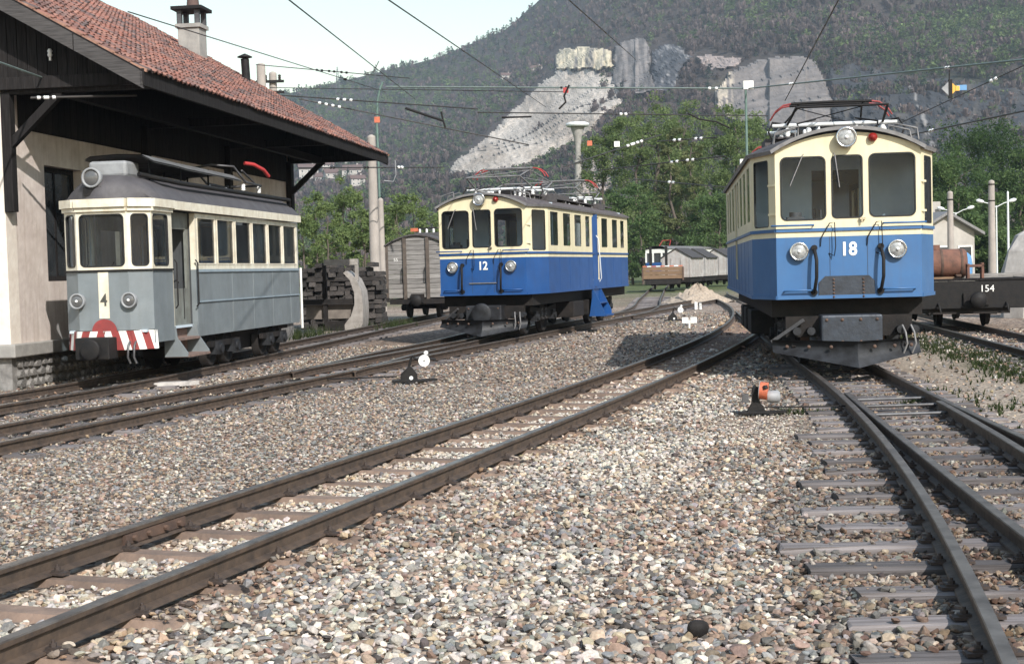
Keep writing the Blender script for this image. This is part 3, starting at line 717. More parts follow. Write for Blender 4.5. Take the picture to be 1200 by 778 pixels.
# left-hand track on which the deep blue railcar stands
ylf, xlf = polyl([(11,-6.6),(15.5,-5.35),(20,-4.15),(24.8,-2.75),(30,-1.4),(33.1,-0.64),(44.4,2.75),(52.7,5.25),(67,9.4)], 3, 9.5, 66)
track('track carrying the deep blue railcar across the middle of the yard', ylf, xlf, 0.7, 11, 62, False, 0)
yb, xb = spline([(23.5,-3.13),(26,-2.72),(28,-2.40),(30.3,-1.86),(33,-1.28),(36,-0.75),(45,0.9),(56,3.2)])
br = track('branch track leaving the deep blue railcar\'s track in front of its plough', yb, xb, 0.7, 27, 40, False, 0)
y4, x4 = spline([(10,-9.9),(14,-8.62),(18.3,-7.38),(20.3,-6.85),(22.4,-6.42),(26,-5.9),(30.8,-5.27),(44,-3.75),(52,-2.72),(62,-1.4)])
track('shed side track below the grey tramcar and the plank goods van', y4, x4, 0.7, 11, 56, False, 0)
yk, xk = spline([(46.5,3.45),(50,4.25),(54,4.95),(68,6.6),(81,8.1),(100,10.3),(130,14)])
track('far siding leading to the brown low-sided wagon', yk, xk, 0.75, 50, 80, False, 0)
yt, xt = 30 + np.arange(-20, 40, 0.35), 9.98 + 0.13 * np.arange(-20, 40, 0.35)
track('siding below the black flat wagon numbered 154', yt, xt, 0.7, 16, 36, False, 0)
# turnout in front of the light blue railcar
tn = thing('railway_turnout', 'railway points on wooden sleepers in front of the light blue railcar 18', 'railway points')
def ext(y, x, y0): return y, x
Lp = [(20.552,4.346),(17.58,3.971),(14.168,3.53),(10.738,2.96),(8.985,2.63),(7.754,2.40),(6.732,2.187),(5.778,1.975),(5.463,1.904)]
ya, xa = polyl(Lp, 3, 5.2, 20.55); y2 = np.arange(20.9, 48, 0.35); x2 = xa[-1] + 0.1175 * (y2 - ya[-1]); pre = np.arange(2.5, 5.1, 0.35); s0 = (xa[1]-xa[0])/0.35
rail_obj(np.concatenate([pre, ya, y2]), np.concatenate([xa[0] + s0*(pre-5.2), xa, x2]), tn)
Lstock = RAILS[-1]
ya, xa = polyl([(17.286,4.045),(14.07,3.62),(11.541,3.32),(9.776,3.105),(9.016,3.01),(8.113,2.90)], 2, 4.5, 17.2)
rail_obj(ya, xa, tn); Lblade = RAILS[-1]
ya, xa = polyl([(20.761,5.39),(17.404,4.995),(15.755,4.80),(14.655,4.70),(12.439,4.475),(9,4.15)], 2, 6, 20.55); y2 = np.arange(20.9, 48, 0.35); x2 = xa[-1] + 0.1175 * (y2 - ya[-1])
rail_obj(np.concatenate([ya, y2]), np.concatenate([xa, x2]), tn); Rstock = RAILS[-1]
ya, xa = polyl([(15.9,4.745),(14.567,4.585),(11.547,4.15),(9,3.75)], 2, 6, 15.9)
rail_obj(ya, xa, tn)
lens = [(0.9, 1.15), (0.9, 1.35), (0.9, 1.1), (0.9, 1.3)]
LONG = [wood_sleeper_mesh(1.0, 0.088, 0.15, seed=20 + i) for i in range(5)]
yy = 4.2; kk = 0
while yy < 24:
    xL = float(np.interp(yy, *Lstock)); xR = float(np.interp(yy, *Rstock))
    a = xL - rnd.choice([0.55, 0.8, 0.95, 0.6, 0.7]) if yy < 14.5 else xL - 0.45
    b = max(xR + 0.5, 0.36 * yy + 0.9 if yy < 9 else 0)
    o = link_mesh('sleeper', LONG[kk % 5], tn, ((a+b)/2, yy, -0.131 + rnd.uniform(-0.006, 0)), (0, 0, rnd.uniform(-0.02, 0.015) - 0.03), ((b-a)/2, 1, 1))
    SLEEPER_BOXES.append(((a+b)/2, yy, 1.0, -0.03, (b-a)/2, 0.078, False))
    for rl in RAILS[-4:]:
        if rl[0][0] <= yy <= rl[0][-1] and yy < 17:
            x = float(np.interp(yy, *rl))
            for io in (-1, 1): link_mesh('rail_clip', CLIP, tn, (x + io*0.08, yy, -0.129), (0, 0, math.pi if io > 0 else 0))
    yy += 0.62 if yy < 13 else 0.55; kk += 1
for y in (15.2, 16.1, 16.9):               # stretcher bars of the blades
    MB().cyl((float(np.interp(y, *Lblade)) , y, -0.075), (float(np.interp(y, *Rstock)) - 0.03, y + 0.05, -0.075), 0.018, n=8).build('stretcher_bar', mt['iron'], tn)

# ------------------------------------------------------------------ loose ballast
def build_ballast():
    g = np.random.default_rng(3)
    t = (1 + 5 ** 0.5) / 2
    iv = np.array([(-1,t,0),(1,t,0),(-1,-t,0),(1,-t,0),(0,-1,t),(0,1,t),(0,-1,-t),(0,1,-t),(t,0,-1),(t,0,1),(-t,0,-1),(-t,0,1)], float); iv /= np.linalg.norm(iv[0])
    it = np.array([(0,11,5),(0,5,1),(0,1,7),(0,7,10),(0,10,11),(1,5,9),(5,11,4),(11,10,2),(10,7,6),(7,1,8),(3,9,4),(3,4,2),(3,2,6),(3,6,8),(3,8,9),(4,9,5),(2,4,11),(6,2,10),(8,6,7),(9,8,1)])
    mid_, fv, ft = {}, [tuple(p) for p in iv], []
    def mp(a, b):
        k = (min(a, b), max(a, b))
        if k not in mid_:
            p = (np.array(fv[a]) + np.array(fv[b])) / 2; fv.append(tuple(p / np.linalg.norm(p))); mid_[k] = len(fv) - 1
        return mid_[k]
    for a, b, c in it:
        x, y, z = mp(a, b), mp(b, c), mp(c, a); ft += [(a, x, z), (b, y, x), (c, z, y), (x, y, z)]
    fv, ft = np.array(fv), np.array(ft)
    def protos(V, n, rough):
        out = []
        for k in range(n):
            W = V * (1 + g.normal(0, rough, (len(V), 1)))
            for c in range(8):              # shear planes: broken faces
                nn = g.normal(size=3); nn /= np.linalg.norm(nn); d = g.uniform(0.42, 0.85)
                q = W @ nn; W = W - np.outer(np.maximum(q - d, 0), nn)
            out.append(W * np.array([1.0, g.uniform(0.55, 0.95), g.uniform(0.38, 0.72)]))
        return np.array(out)
    PF, PI = protos(fv, 40, 0.04), protos(iv, 40, 0.12)
    ov = np.array([(1,0,0),(-1,0,0),(0,1,0),(0,-1,0),(0,0,1),(0,0,-1)], float); ot = np.array([(0,2,4),(2,1,4),(1,3,4),(3,0,4),(2,0,5),(1,2,5),(3,1,5),(0,3,5)])
    PO = protos(ov * 1.15, 24, 0.12)
    PAL = np.array([(0.56,0.53,0.48),(0.40,0.385,0.36),(0.27,0.268,0.262),(0.185,0.195,0.205),(0.36,0.29,0.225),(0.235,0.168,0.135),(0.10,0.094,0.092),(0.45,0.385,0.305),(0.29,0.225,0.195)])
    WT = {'grey': [0.20,0.22,0.16,0.10,0.09,0.04,0.07,0.08,0.04], 'brown': [0.06,0.10,0.13,0.11,0.14,0.17,0.12,0.06,0.11], 'pale': [0.38,0.27,0.10,0.03,0.06,0.02,0.03,0.10,0.01], 'left': [0.07,0.12,0.16,0.13,0.13,0.12,0.13,0.06,0.08]}
    bands = [(4.9, 6.8, 950, 0.011, 0.034, True), (6.8, 10.5, 900, 0.011, 0.032, False), (10.5, 15, 640, 0.014, 0.031, False), (15, 21, 340, 0.021, 0.036, False), (21, 34, 105, 0.028, 0.046, False), (34, 52, 26, 0.04, 0.07, False)]
    res = {True: [[], [], []], False: [[], [], []]}
    SB = np.array([b[:6] for b in SLEEPER_BOXES]); ST = np.array([b[6] for b in SLEEPER_BOXES])
    xmL, xmR = offset(ymid, xmid, -0.53), offset(ymid, xmid, 0.53)
    for y0, y1, dens, s0, s1, fine in bands:
        w = 0.40
        area = w * (y1*y1 - y0*y0); n = int(area * dens)
        y = np.sqrt(g.uniform(y0*y0, y1*y1, n)); x = g.uniform(-1, 1, n) * (w * y + 0.25)
        sz = g.uniform(s0, s1, n) * np.where(g.random(n) < 0.12, 1.35, 1.0)
        keep = np.ones(n, bool)
        for ry, rx in RAILS:
            inr = (y > ry[0]) & (y < ry[-1]); sl_ = np.gradient(rx, ry)
            dx = np.abs(x - np.interp(y, ry, rx)) / np.sqrt(1 + np.interp(y, ry, sl_)**2)
            keep &= ~(inr & (dx < 0.062 + sz * 0.7))
        onsl = np.zeros(n, bool); onsteel = np.zeros(n, bool)
        for (bx_, by_, ux, uy, hl, hw), st in zip(SB, ST):
            if by_ < y0 - 2 or by_ > y1 + 2: continue
            du = (x-bx_)*ux + (y-by_)*uy; dv = -(x-bx_)*uy + (y-by_)*ux
            hit = (np.abs(du) < hl) & (np.abs(dv) < hw + 0.3*sz)
            if st: onsteel |= hit & (np.abs(du) < 0.55); onsl |= hit & (np.abs(du) >= 0.55)
            else: onsl |= hit
        keep &= ~(onsteel & (g.random(n) < 0.985)); 
        stackx = np.interp(y, *Lstock) - 1.1
        wood = onsl & (x > stackx) & (y < 24)
        keep &= ~(wood & (g.random(n) < 0.90)); keep &= ~(onsl & ~wood & (g.random(n) < 0.55))
        keep &= ~((y > 34) & ((x < np.interp(y, *xmL) - 6.5) | (x > np.interp(y, *xmR) + 2.5)))
        # sandy way and the sheet of fine pale gravel carry few loose stones
        sk = x - 0.125 * y
        keep &= ~((sk > 3.2) & (sk < 4.8) & (y > 13) & (g.random(n) < 0.9))
        pale_fine = (np.hypot((x - 3.0) / 0.85, (y - 15.2) / 1.5) < 1 + 0.3*(fbm(x*2, y*2, 2, 9) - 0.5))
        sz = np.where(pale_fine, sz * 0.55, sz)
        sz = np.where(x < np.interp(y, *xmL) - 0.4, sz * 0.82, sz)
        x, y, sz, onsl, pf = x[keep], y[keep], sz[keep], onsl[keep], pale_fine[keep]
        n = len(x)
        ml, mr = np.interp(y, *xmL), np.interp(y, *xmR)
        nz = fbm(x * 0.55, y * 0.4, 3, 77) - 0.5
        xl_ = np.interp(y, *Lstock)
        zone = np.where(x < ml - 0.35 - nz, 'left', np.where(x < mr + 0.05, 'pale', 'grey'))
        dr = xl_ - x
        zone = np.where((dr < 1.25 + nz * 2.6) | ((y < 9.5) & (dr < 1.65 + nz * 2.4)), 'brown', zone)
        zone = np.where((zone == 'grey') & (nz > 0.13), 'pale', zone)
        zone = np.where((zone == 'grey') & (nz < -0.11), 'brown', zone)
        zone = np.where(pf, 'pale', zone)
        ci = np.zeros(n, int)
        for zn, wt in WT.items():
            k = np.where(zone == zn)[0]; wt = np.array(wt); ci[k] = g.choice(len(PAL), len(k), p=wt / wt.sum())
        col = PAL[ci] * 0.93 * np.array([1.06, 1.0, 0.935]) * g.uniform(0.62, 1.25, (n, 1)) * (1 + g.normal(0, 0.03, (n, 3)))
        inturn = (x > xl_ - 0.75 + nz) & (x < np.interp(y, *Rstock) + 0.3) & (y < 21)
        col *= np.where(inturn, 0.66, 1.0)[:, None] * np.where((zone == 'left'), 0.88, 1.0)[:, None]
        near = np.full(n, 9.0)                # rust and oil from the rails tint the stones beside them
        for ry, rx in RAILS:
            near = np.where((y > ry[0]) & (y < ry[-1]), np.minimum(near, np.abs(x - np.interp(y, ry, rx))), near)
        k_ = np.clip((0.42 - near) / 0.3, 0, 1)[:, None] * 0.75
        col *= 1 - k_ * np.array([0.18, 0.30, 0.40])
        P, T = (PF, ft) if fine else (PI, it) if y1 < 16 else (PO, ot)
        k = g.integers(0, len(P), n); S = P[k] * sz[:, None, None] * g.uniform(0.85, 1.35, (n, 1, 1))
        a = g.uniform(0, 6.283, n); b = g.normal(0, 0.35, n); ca, sa, cb, sb = np.cos(a), np.sin(a), np.cos(b), np.sin(b)
        X, Y_, Z_ = S[..., 0], S[..., 1], S[..., 2]
        X2, Z2 = X*cb[:, None] + Z_*sb[:, None], -X*sb[:, None] + Z_*cb[:, None]
        X3, Y3 = X2*ca[:, None] - Y_*sa[:, None], X2*sa[:, None] + Y_*ca[:, None]
        gz = GZ + (fbm(x*0.6, y*0.6, 3, 5) - 0.5) * 0.05
        zc = gz + sz * g.uniform(0.12, 0.7, n) + np.where(onsl, 0.045, 0)
        V = np.stack([X3 + x[:, None], Y3 + y[:, None], Z2 + zc[:, None]], -1)
        r = res[fine]; base = sum(len(v) for v in r[0])
        nv = V.shape[1]
        r[1].append((T[None] + (np.arange(n) * nv)[:, None, None]).reshape(-1, 3) + base)
        r[0].append(V.reshape(-1, 3)); r[2].append(np.repeat(col, nv, 0))
    for fine, nm, lb in ((True, 'gravel', 'loose grey and brown ballast stones near the viewer'), (False, 'gravel', 'finer ballast stones spread further up the yard')):
        V, F, C = np.vstack(res[fine][0]), np.vstack(res[fine][1]), np.vstack(res[fine][2])
        tag(link_mesh(nm, np_mesh(nm, V, F, mt['pebble'], C, False)), lb, None, None, 'stuff')
        print('gravel', len(F))
build_ballast()
def weeds(name, label, spots, g_seed, h=0.09, n=900):
    g = np.random.default_rng(g_seed); V = []; C = []
    for i in range(n):
        cx, cy, rx, ry = spots[g.integers(len(spots))]
        x, y = cx + g.normal() * rx, cy + g.normal() * ry
        for b in range(5):
            a = g.uniform(0, 6.28); hh = h * g.uniform(0.4, 1.3); w = 0.008 * g.uniform(0.7, 2)
            dx, dy = math.cos(a), math.sin(a); l = hh * g.uniform(0.2, 0.9)
            V += [(x - dy*w, y + dx*w, GZ), (x + dy*w, y - dx*w, GZ), (x + dx*l, y + dy*l, GZ + hh)]
            c = col_mix((0.03, 0.05, 0.015), (0.075, 0.095, 0.032), g.random()); C += [c, c, c]
    V = np.array(V); tag(link_mesh(name, np_mesh(name, V, np.arange(len(V)).reshape(-1, 3), mt['leaf'], np.array(C))), label, None, None, 'stuff')
weeds('grass', 'thin green grass beside the siding of the black flat wagon', [(8.0 + 0.13*(y-24), y, 0.35, 0.8) for y in np.arange(19, 33, 1.0)], 1, 0.085, 1300)
weeds('weeds', 'small weeds between the points sleepers', [(4.85, 17.1, 0.09, 0.12), (4.78, 14.0, 0.06, 0.15), (3.35, 16.4, 0.3, 0.1), (5.5, 18.6, 0.25, 0.7), (5.6, 16.5, 0.3, 0.8)], 2, 0.07, 260)

# ------------------------------------------------------------------ the air of the valley
def haze():
    m = bpy.data.materials.new('valley_haze'); m.use_nodes = True; nt = m.node_tree
    nt.nodes.remove(nt.nodes['Principled BSDF'])
    v = nt.nodes.new('ShaderNodeVolumePrincipled'); v.inputs['Color'].default_value = (0.68, 0.82, 1.0, 1); v.inputs['Density'].default_value = 0.00017
    v.inputs['Anisotropy'].default_value = 0.0
    nt.links.new(v.outputs[0], nt.nodes['Material Output'].inputs['Volume'])
    o = MB().bx(-1800, 1800, -1800, 1800, -4.0, 640).build('haze', m)
    tag(o, 'thin bluish haze lying in the valley', None, None, 'stuff')
haze()

weeds('weeds', 'low green weeds and scrub around the sleeper stack behind the shed', [(-6.0, 41, .6, .8), (-4.9, 44.5, .5, .6), (-3.6, 46, .3, .8), (-6.6, 39.5, .4, .5)], 4, 0.28, 420)
# ------------------------------------------------------------------ the goods shed
def rr(u0, u1, z0, z1, r, n=4):            # rounded rectangle, counter-clockwise
    pts = []
    for cx, cz, a0 in ((u1-r, z0+r, -90), (u1-r, z1-r, 0), (u0+r, z1-r, 90), (u0+r, z0+r, 180)):
        for k in range(n + 1):
            a = math.radians(a0 + 90*k/n); pts.append((cx + r*math.cos(a), cz + r*math.sin(a)))
    return pts
SHED_A = math.atan(0.135)
sd_ = thing('goods_shed', 'goods shed with dark timber gable and broad red tiled roof', 'shed', (-8.25, 23.4, 0), -SHED_A)
# local frame: x across towards the tracks, y along the building away from the viewer
SL, EO, EH, RT = 16.3, 2.62, 4.92, 0.575    # wall length, eave overhang, tile height at the eave, roof rise
W_IN = 9.0                                  # building goes on to the left beyond the picture
def shed():
    S = sd_
    mb = MB()                               # gable wall facing the viewer, masonry up to the timber
    mb.bx(-W_IN, 0.0, 0.0, 0.35, 0.58, 4.9); mb.build('gable_wall', mt['plaster_light'], S)
    mb = MB()                               # side wall with the door opening
    for y0, y1, z0, z1 in ((0.35, 1.45, 0.58, 4.9), (1.45, 2.95, 3.62, 4.9), (2.95, SL, 0.58, 4.9), (1.45, 2.95, 0.58, 1.6)):
        mb.bx(-0.35, -0.002, y0, y1, z0, z1)
    mb.build('side_wall', mt['plaster'], S)
    wf_ = MB(); wf_.bx(-0.24, -0.16, 1.45, 1.55, 1.6, 3.62); wf_.bx(-0.24, -0.16, 2.85, 2.95, 1.6, 3.62); wf_.bx(-0.24, -0.16, 1.55, 2.85, 3.53, 3.62); wf_.bx(-0.24, -0.16, 1.55, 2.85, 1.6, 1.69); wf_.bx(-0.22, -0.18, 2.17, 2.23, 1.69, 3.53)
    w_ = wf_.build('window', mt['dark_wood'], S)
    for a_, b_ in ((1.55, 2.17), (2.23, 2.85)): MB().bx(-0.205, -0.195, a_, b_, 1.69, 3.53).build('pane', mt['pane_dark'], w_)
    MB().bx(-0.6, -0.55, 1.2, 3.2, 1.2, 3.8).build('window_backing', mt['dark_wood'], S)
    MB().bx(-W_IN, -0.35, SL - 0.35, SL, 0.58, 4.9).build('back_wall', mt['plaster'], S)
    MB().bx(-W_IN - 0.3, -W_IN, 0, SL, 0.58, 4.9).build('rear_wall', mt['plaster'], S)
    # loading edge and rubble plinth below the walls
    MB().bx(-W_IN, 0.13, -0.13, SL, 0.36, 0.58).build('loading_edge', mt['concrete'], S, 0.02)
    MB().bx(-W_IN, 0.0, 0.0, SL, -0.25, 0.36).build('plinth', mt['stone'], S)
    g = random.Random(4); z = -0.2
    vars_ = []
    for k in range(5):
        m2 = MB(); pts = [(0.5*math.cos(t + g.uniform(-.25, .25)) * g.uniform(0.82, 1.0), 0.5*math.sin(t + g.uniform(-.2, .2)) * g.uniform(0.85, 1)) for t in [i*math.pi/4 for i in range(8)]]
        m2.loft([[(0.0, a, b) for a, b in pts], [(0.035, a*0.95, b*0.95) for a, b in pts], [(0.055, a*0.7, b*0.7) for a, b in pts]], 0, True, True, True); vars_.append(m2.mesh('plinth_stone', mt['stone']))
    for row in range(3):
        y = 0.12
        while y < SL - 0.3:
            w = g.uniform(0.16, 0.34)
            if y < 7: link_mesh('plinth_stone', g.choice(vars_), S, (-0.005, y + w/2, -0.1 + row*0.165 + g.uniform(-.01, .01)), (g.uniform(-.15, .15), 0, 0), (1, w*1.0, 0.17))
            y += w
    # gable boarding, each plank its own piece, closing the overhang too
    ze = EH - 0.22; y_g = -0.06
    x = -W_IN; k = 0
    px_ = []
    while x < EO - 0.12:
        w = 0.17; xm = x + w/2
        zt = ze + (EO - xm) * RT - 0.06
        zb_ = 4.92
        if zt - zb_ > 0.05:
            m2 = MB(); zt0 = ze + (EO - x) * RT - 0.06; zt1 = ze + (EO - x - w + 0.008) * RT - 0.06
            m2.prism([(x, y_g, zb_), (x + w - 0.012, y_g, zb_), (x + w - 0.012, y_g, max(zb_ + .02, zt1)), (x, y_g, max(zb_ + .03, zt0))], (0, 0.03 + 0.008*(k % 3), 0))
            m2.build('plank', mt['dark_wood'], S)
        x += w; k += 1
    x = -2.6
    while x < EO - 0.2:                     # far gable
        m2 = MB(); z1_ = EH - 0.28 + (EO - x - 0.17) * RT
        if z1_ > 4.85: m2.bx(x, x + 0.165, SL + 0.02, SL + 0.05, 4.72, z1_); m2.build('plank', mt['dark_wood'], S)
        x += 0.17
    MB().bx(-0.32, -0.03, 0.0, SL, 4.9, EH - 0.2 + EO * RT).build('loft_boarding', mt['dark_wood'], S)
    MB().bx(-W_IN, EO - 0.3, -0.1, 0.12, 4.72, 4.92).build('tie_beam', mt['dark_wood'], S, 0.01)
    # barge boards, fascia, ridge far side
    for nm, yb in (('barge_board', -0.62), ('barge_board', SL + 0.55)):
        for a, b in ((EO + 0.06, EO - 1.05), (EO - 1.07, -W_IN + 0.3)):
            za, zb_ = EH - 0.05 + (EO - a) * RT, EH - 0.05 + (EO - b) * RT
            MB().prism([(a, yb, za - 0.26), (a, yb, za), (b, yb, zb_), (b, yb, zb_ - 0.26)], (0, 0.06, 0)).build(nm, mt['fascia'], S)
    MB().bx(EO + 0.02, EO + 0.08, -0.62, SL + 0.6, EH - 0.30, EH - 0.035).build('fascia', mt['dark_wood'], S)
    # rafters, boarding under the tiles, posts and braces
    for i in range(15):
        y = -0.3 + i * (SL + 0.4) / 14
        MB().beam((EO - 0.05, y, EH - 0.16), (-4.0, y, EH - 0.16 + (EO + 3.95) * RT), 0.10, 0.14).build('rafter', mt['dark_wood'], S)
    u = MB(); u.prism([(EO + 0.02, -0.6, EH - 0.06), (EO + 0.02, -0.6, EH - 0.03), (-W_IN/2, -0.6, EH - 0.03 + (EO + W_IN/2 + .02)*RT), (-W_IN/2, -0.6, EH - 0.06 + (EO + W_IN/2 + .02)*RT)], (0, SL + 1.15, 0))
    u.build('roof_boarding', mt['dark_wood'], S)
    u = MB(); zr = EH - 0.03 + (EO + W_IN/2 + .02)*RT; u.prism([(-W_IN/2, -0.6, zr - .03), (-W_IN/2, -0.6, zr + .03), (-W_IN - EO, -0.6, EH - .03), (-W_IN - EO, -0.6, EH - .09)], (0, SL + 1.15, 0))
    u.build('back_roof', mt['house_roof'], S)
    MB().bx(0.9, 1.05, 0, SL, 4.62, 4.80).build('purlin', mt['dark_wood'], S)
    for i, y in enumerate((0.06, 5.9, 11.0, SL - 0.2)):
        MB().bx(0.0, 0.16, y - 0.09, y + 0.09, 2.75 if i == 0 else 2.9, 4.72).build('wall_post', mt['dark_wood'], S, 0.01)
        if i in (0, 3): MB().beam((0.12, y, 3.85), (1.0, y, 4.66), 0.13, 0.13).build('brace', mt['dark_wood'], S)
        MB().bx(0.16, EO - 0.1, y - 0.08, y + 0.08, 4.66, 4.82).build('cantilever_beam', mt['dark_wood'], S)
    MB().bx(-0.06, 0.05, SL - 0.02, SL + 0.35, 0.58, 4.9).build('corner_post', mt['dark_wood'], S)
    # dark timber cladding on the upper part of the side wall
    y = 0.55
    while y < SL - 0.3:
        MB().bx(0.0, 0.025, y, y + 0.235, 4.16, 4.93).build('plank', mt['dark_wood'], S); y += 0.25
    # tiles: eight shades of one tile
    g = np.random.default_rng(8); tw, tl = 0.215, 0.30
    cols = [(0.235,0.115,0.09),(0.20,0.10,0.08),(0.27,0.14,0.108),(0.15,0.088,0.078),(0.215,0.122,0.102),(0.105,0.08,0.076),(0.165,0.108,0.096),(0.25,0.112,0.085)]
    cs = np.array([(-0.108,0.0),(-0.062,0.004),(-0.036,0.024),(0.0,0.034),(0.036,0.024),(0.062,0.004),(0.108,0.0)])
    def tile_arrays():
        V = []; F = []
        sl = 1/math.sqrt(1 + RT*RT); ux, uz = -sl, RT*sl           # up the slope
        nx, nz = RT*sl, sl
        for d, lift in ((-0.02, 0.045), (tl + 0.03, 0.012)):
            for p, h in cs: V.append((ux*d + nx*(h + lift), p, uz*d + nz*(h + lift)))
        for p, h in cs: V.append((ux*-0.02 + nx*(h + 0.018), p, uz*-0.02 + nz*(h + 0.018)))
        n = len(cs)
        for i in range(n-1):
            F.append((i, i+1, n+i+1, n+i)); F.append((2*n+i, 2*n+i+1, i+1, i))
        return np.array(V), np.array(F)
    TV, TF = tile_arrays()
    tile_me = []
    for c in cols: tile_me.append(np_mesh('roof_tile', TV, TF, mt['tile'], np.tile(np.array(c), (len(TV), 1)), False, 4))
    sl = 1/math.sqrt(1 + RT*RT)
    pos = []
    nr = int((EO + W_IN/2) / sl / tl) + 1
    for r in range(nr):
        for q in range(int((SL + 1.1)/tw)):
            d = r*tl; x, z = EO + 0.10 - d*sl, EH - 0.03 + (d*sl - 0.1)*RT
            y = -0.55 + tw*(q + 0.5)
            if x < -W_IN/2 or (x < -2.0 and y < 2): continue
            pos.append((x, y, z, r))
    pos.sort(key=lambda p: (p[1] + p[3] * 0.22))
    roof = thing_part = bpy.data.objects.new('roof', None); COL.objects.link(roof); roof.parent = S
    for i, (x, y, z, r) in enumerate(pos[:300]):
        o = link_mesh('roof_tile', tile_me[int(g.integers(8))], roof, (x + g.normal()*0.006, y + g.normal()*0.004, z + abs(g.normal())*0.007), (g.normal()*0.02, g.normal()*0.02, g.normal()*0.02))
    VV, FF, CC = [], [], []
    for i, (x, y, z, r) in enumerate(pos[300:]):
        sh = g.normal(size=3) * (0.006, 0.004, 0.006); tw_ = g.normal()*0.025
        P = TV.copy(); P[:, 2] += P[:, 1]*tw_
        VV.append(P + (x, y, z) + sh); FF.append(TF + i*len(TV))
        c = np.array(cols[int(g.integers(8))]) * (0.82 + 0.36*fbm(x*0.7, y*0.5, 2, 3))
        CC.append(np.tile(c, (len(TV), 1)))
    o = link_mesh('roof_tiles', np_mesh('roof_tiles', np.vstack(VV), np.vstack(FF), mt['tile'], np.vstack(CC), False, 4), roof); o['kind'] = 'stuff'
    # verge: row of edge tiles showing their thickness
    for yb in (-0.56, SL + 0.56):
        for r in range(nr):
            d = r*tl; x, z = EO + 0.10 - d*sl, EH - 0.03 + (d*sl - .1)*RT
            if x < -3.5: break
            m2 = MB(); m2.beam((x + 0.02, yb, z + 0.02), (x - (tl+.02)*sl, yb, z + 0.015 + tl*sl*RT), 0.05, 0.05); m2.build('verge_tile', mt['verge'], roof)
    # chimney, stove pipe, small fittings
    def slope_z(x): return EH + (EO - x)*RT
    cx, cyy = -1.9, 14.3
    c = MB().bx(cx-.29, cx+.29, cyy-.29, cyy+.29, slope_z(cx) - 0.4, slope_z(cx) + 0.62).build('chimney', mt['concrete'], roof, 0.015)
    MB().bx(cx-.34, cx+.34, cyy-.34, cyy+.34, slope_z(cx) + 0.62, slope_z(cx) + 0.72).build('chimney_collar', mt['concrete'], S)
    for a in (-1, 1):
        for b in (-1, 1): MB().bx(cx + a*.24 - .06, cx + a*.24 + .06, cyy + b*.24 - .06, cyy + b*.24 + .06, slope_z(cx)+.72, slope_z(cx)+1.08).build('chimney_pier', mt['iron'], S)
    MB().bx(cx-.42, cx+.42, cyy-.42, cyy+.42, slope_z(cx)+1.08, slope_z(cx)+1.17).build('chimney_cap', mt['black'], S, 0.01)
    MB().cyl((cx+.05, cyy, slope_z(cx)+1.17), (cx+.05, cyy, slope_z(cx)+1.5), 0.17, 0.14, 14).build('chimney_pot', mt['house_roof'], S)
    sx_, sy_ = -0.75, 15.2
    m2 = MB(); m2.cyl((sx_, sy_, slope_z(sx_) - .2), (sx_ - .03, sy_, slope_z(sx_) + .58), 0.11, n=12); m2.lathe((sx_ - .03, sy_, slope_z(sx_) + .62), (0, 0, 1), [(0, .2), (.02, .2), (.1, .02)], 12); m2.cyl((sx_-.03, sy_, slope_z(sx_)+.5), (sx_-.03, sy_, slope_z(sx_)+.64), 0.05)
    m2.build('stove_pipe', mt['black'], S)
    for x, z in ((-0.4 + 1.32, 5.22), (1.7, 5.3)):
        m2 = MB(); m2.lathe((x, -0.09, z), (0, 0, 1), [(0, .03), (.03, .045), (.06, .03), (.09, .045), (.13, .02)], 10); m2.bx(x-.015, x+.015, -.10, -.04, z-.06, z); m2.build('insulator', mt['porcelain'], S)
mt['fascia'] = M('weathered_barge_board', (0.075, 0.070, 0.069), (0.038, 0.035, 0.035), rough=0.85, scale=3, stretch=(0.8, 8, 12), bump=0.4, bscale=6)
mt['verge'] = M('verge_tile', (0.36, 0.20, 0.14), (0.22, 0.12, 0.09), rough=0.9, scale=8)
shed()

# ------------------------------------------------------------------ railcars
def panel(mb, P, Q, z0, z1, holes, zs, mats_z, th=0.05, inner=None):
    """wall between plan points P and Q with rounded openings; zs: levels where the paint changes"""
    P, Q = Vector((P[0], P[1], 0)), Vector((Q[0], Q[1], 0)); W = (Q-P).length; U = (Q-P)/W; Nn = Vector((U.y, -U.x, 0))
    us = sorted({0.0, W} | {h[0] for h in holes} | {h[1] for h in holes}); zz = sorted({z0, z1} | {h[2] for h in holes} | {h[3] for h in holes} | {z for z in zs if z0 < z < z1})
    def mat_at(z):
        k = sum(1 for q in zs if z > q); return mats_z[min(k, len(mats_z)-1)]
    def pt(u, z, d=0.0): return P + U*u + Vector((0, 0, z)) - Nn*d
    for i in range(len(us)-1):
        for j in range(len(zz)-1):
            um, zm = (us[i]+us[i+1])/2, (zz[j]+zz[j+1])/2
            if any(h[0] < um < h[1] and h[2] < zm < h[3] for h in holes): continue
            mb.quad(pt(us[i], zz[j]), pt(us[i+1], zz[j]), pt(us[i+1], zz[j+1]), pt(us[i], zz[j+1]), mat_at(zm))
            if inner is not None: mb.quad(pt(us[i], zz[j+1], th), pt(us[i+1], zz[j+1], th), pt(us[i+1], zz[j], th), pt(us[i], zz[j], th), inner)
    for (a, b, c, d, r) in [h[:5] for h in holes]:
        ring = rr(a, b, c, d, r, 4); m = mat_at((c+d)/2); k = len(ring)
        for cn, s in (((b, c), 0), ((b, d), 5), ((a, d), 10), ((a, c), 15)):
            arc = ring[s:s+5]
            mb.add([pt(*cn)] + [pt(*p) for p in arc], [[0] + list(range(5, 0, -1))], m)
        mb.add([pt(*p) for p in ring] + [pt(p[0], p[1], th) for p in ring], [[i, (i+1) % k, k + (i+1) % k, k + i] for i in range(k)], m)
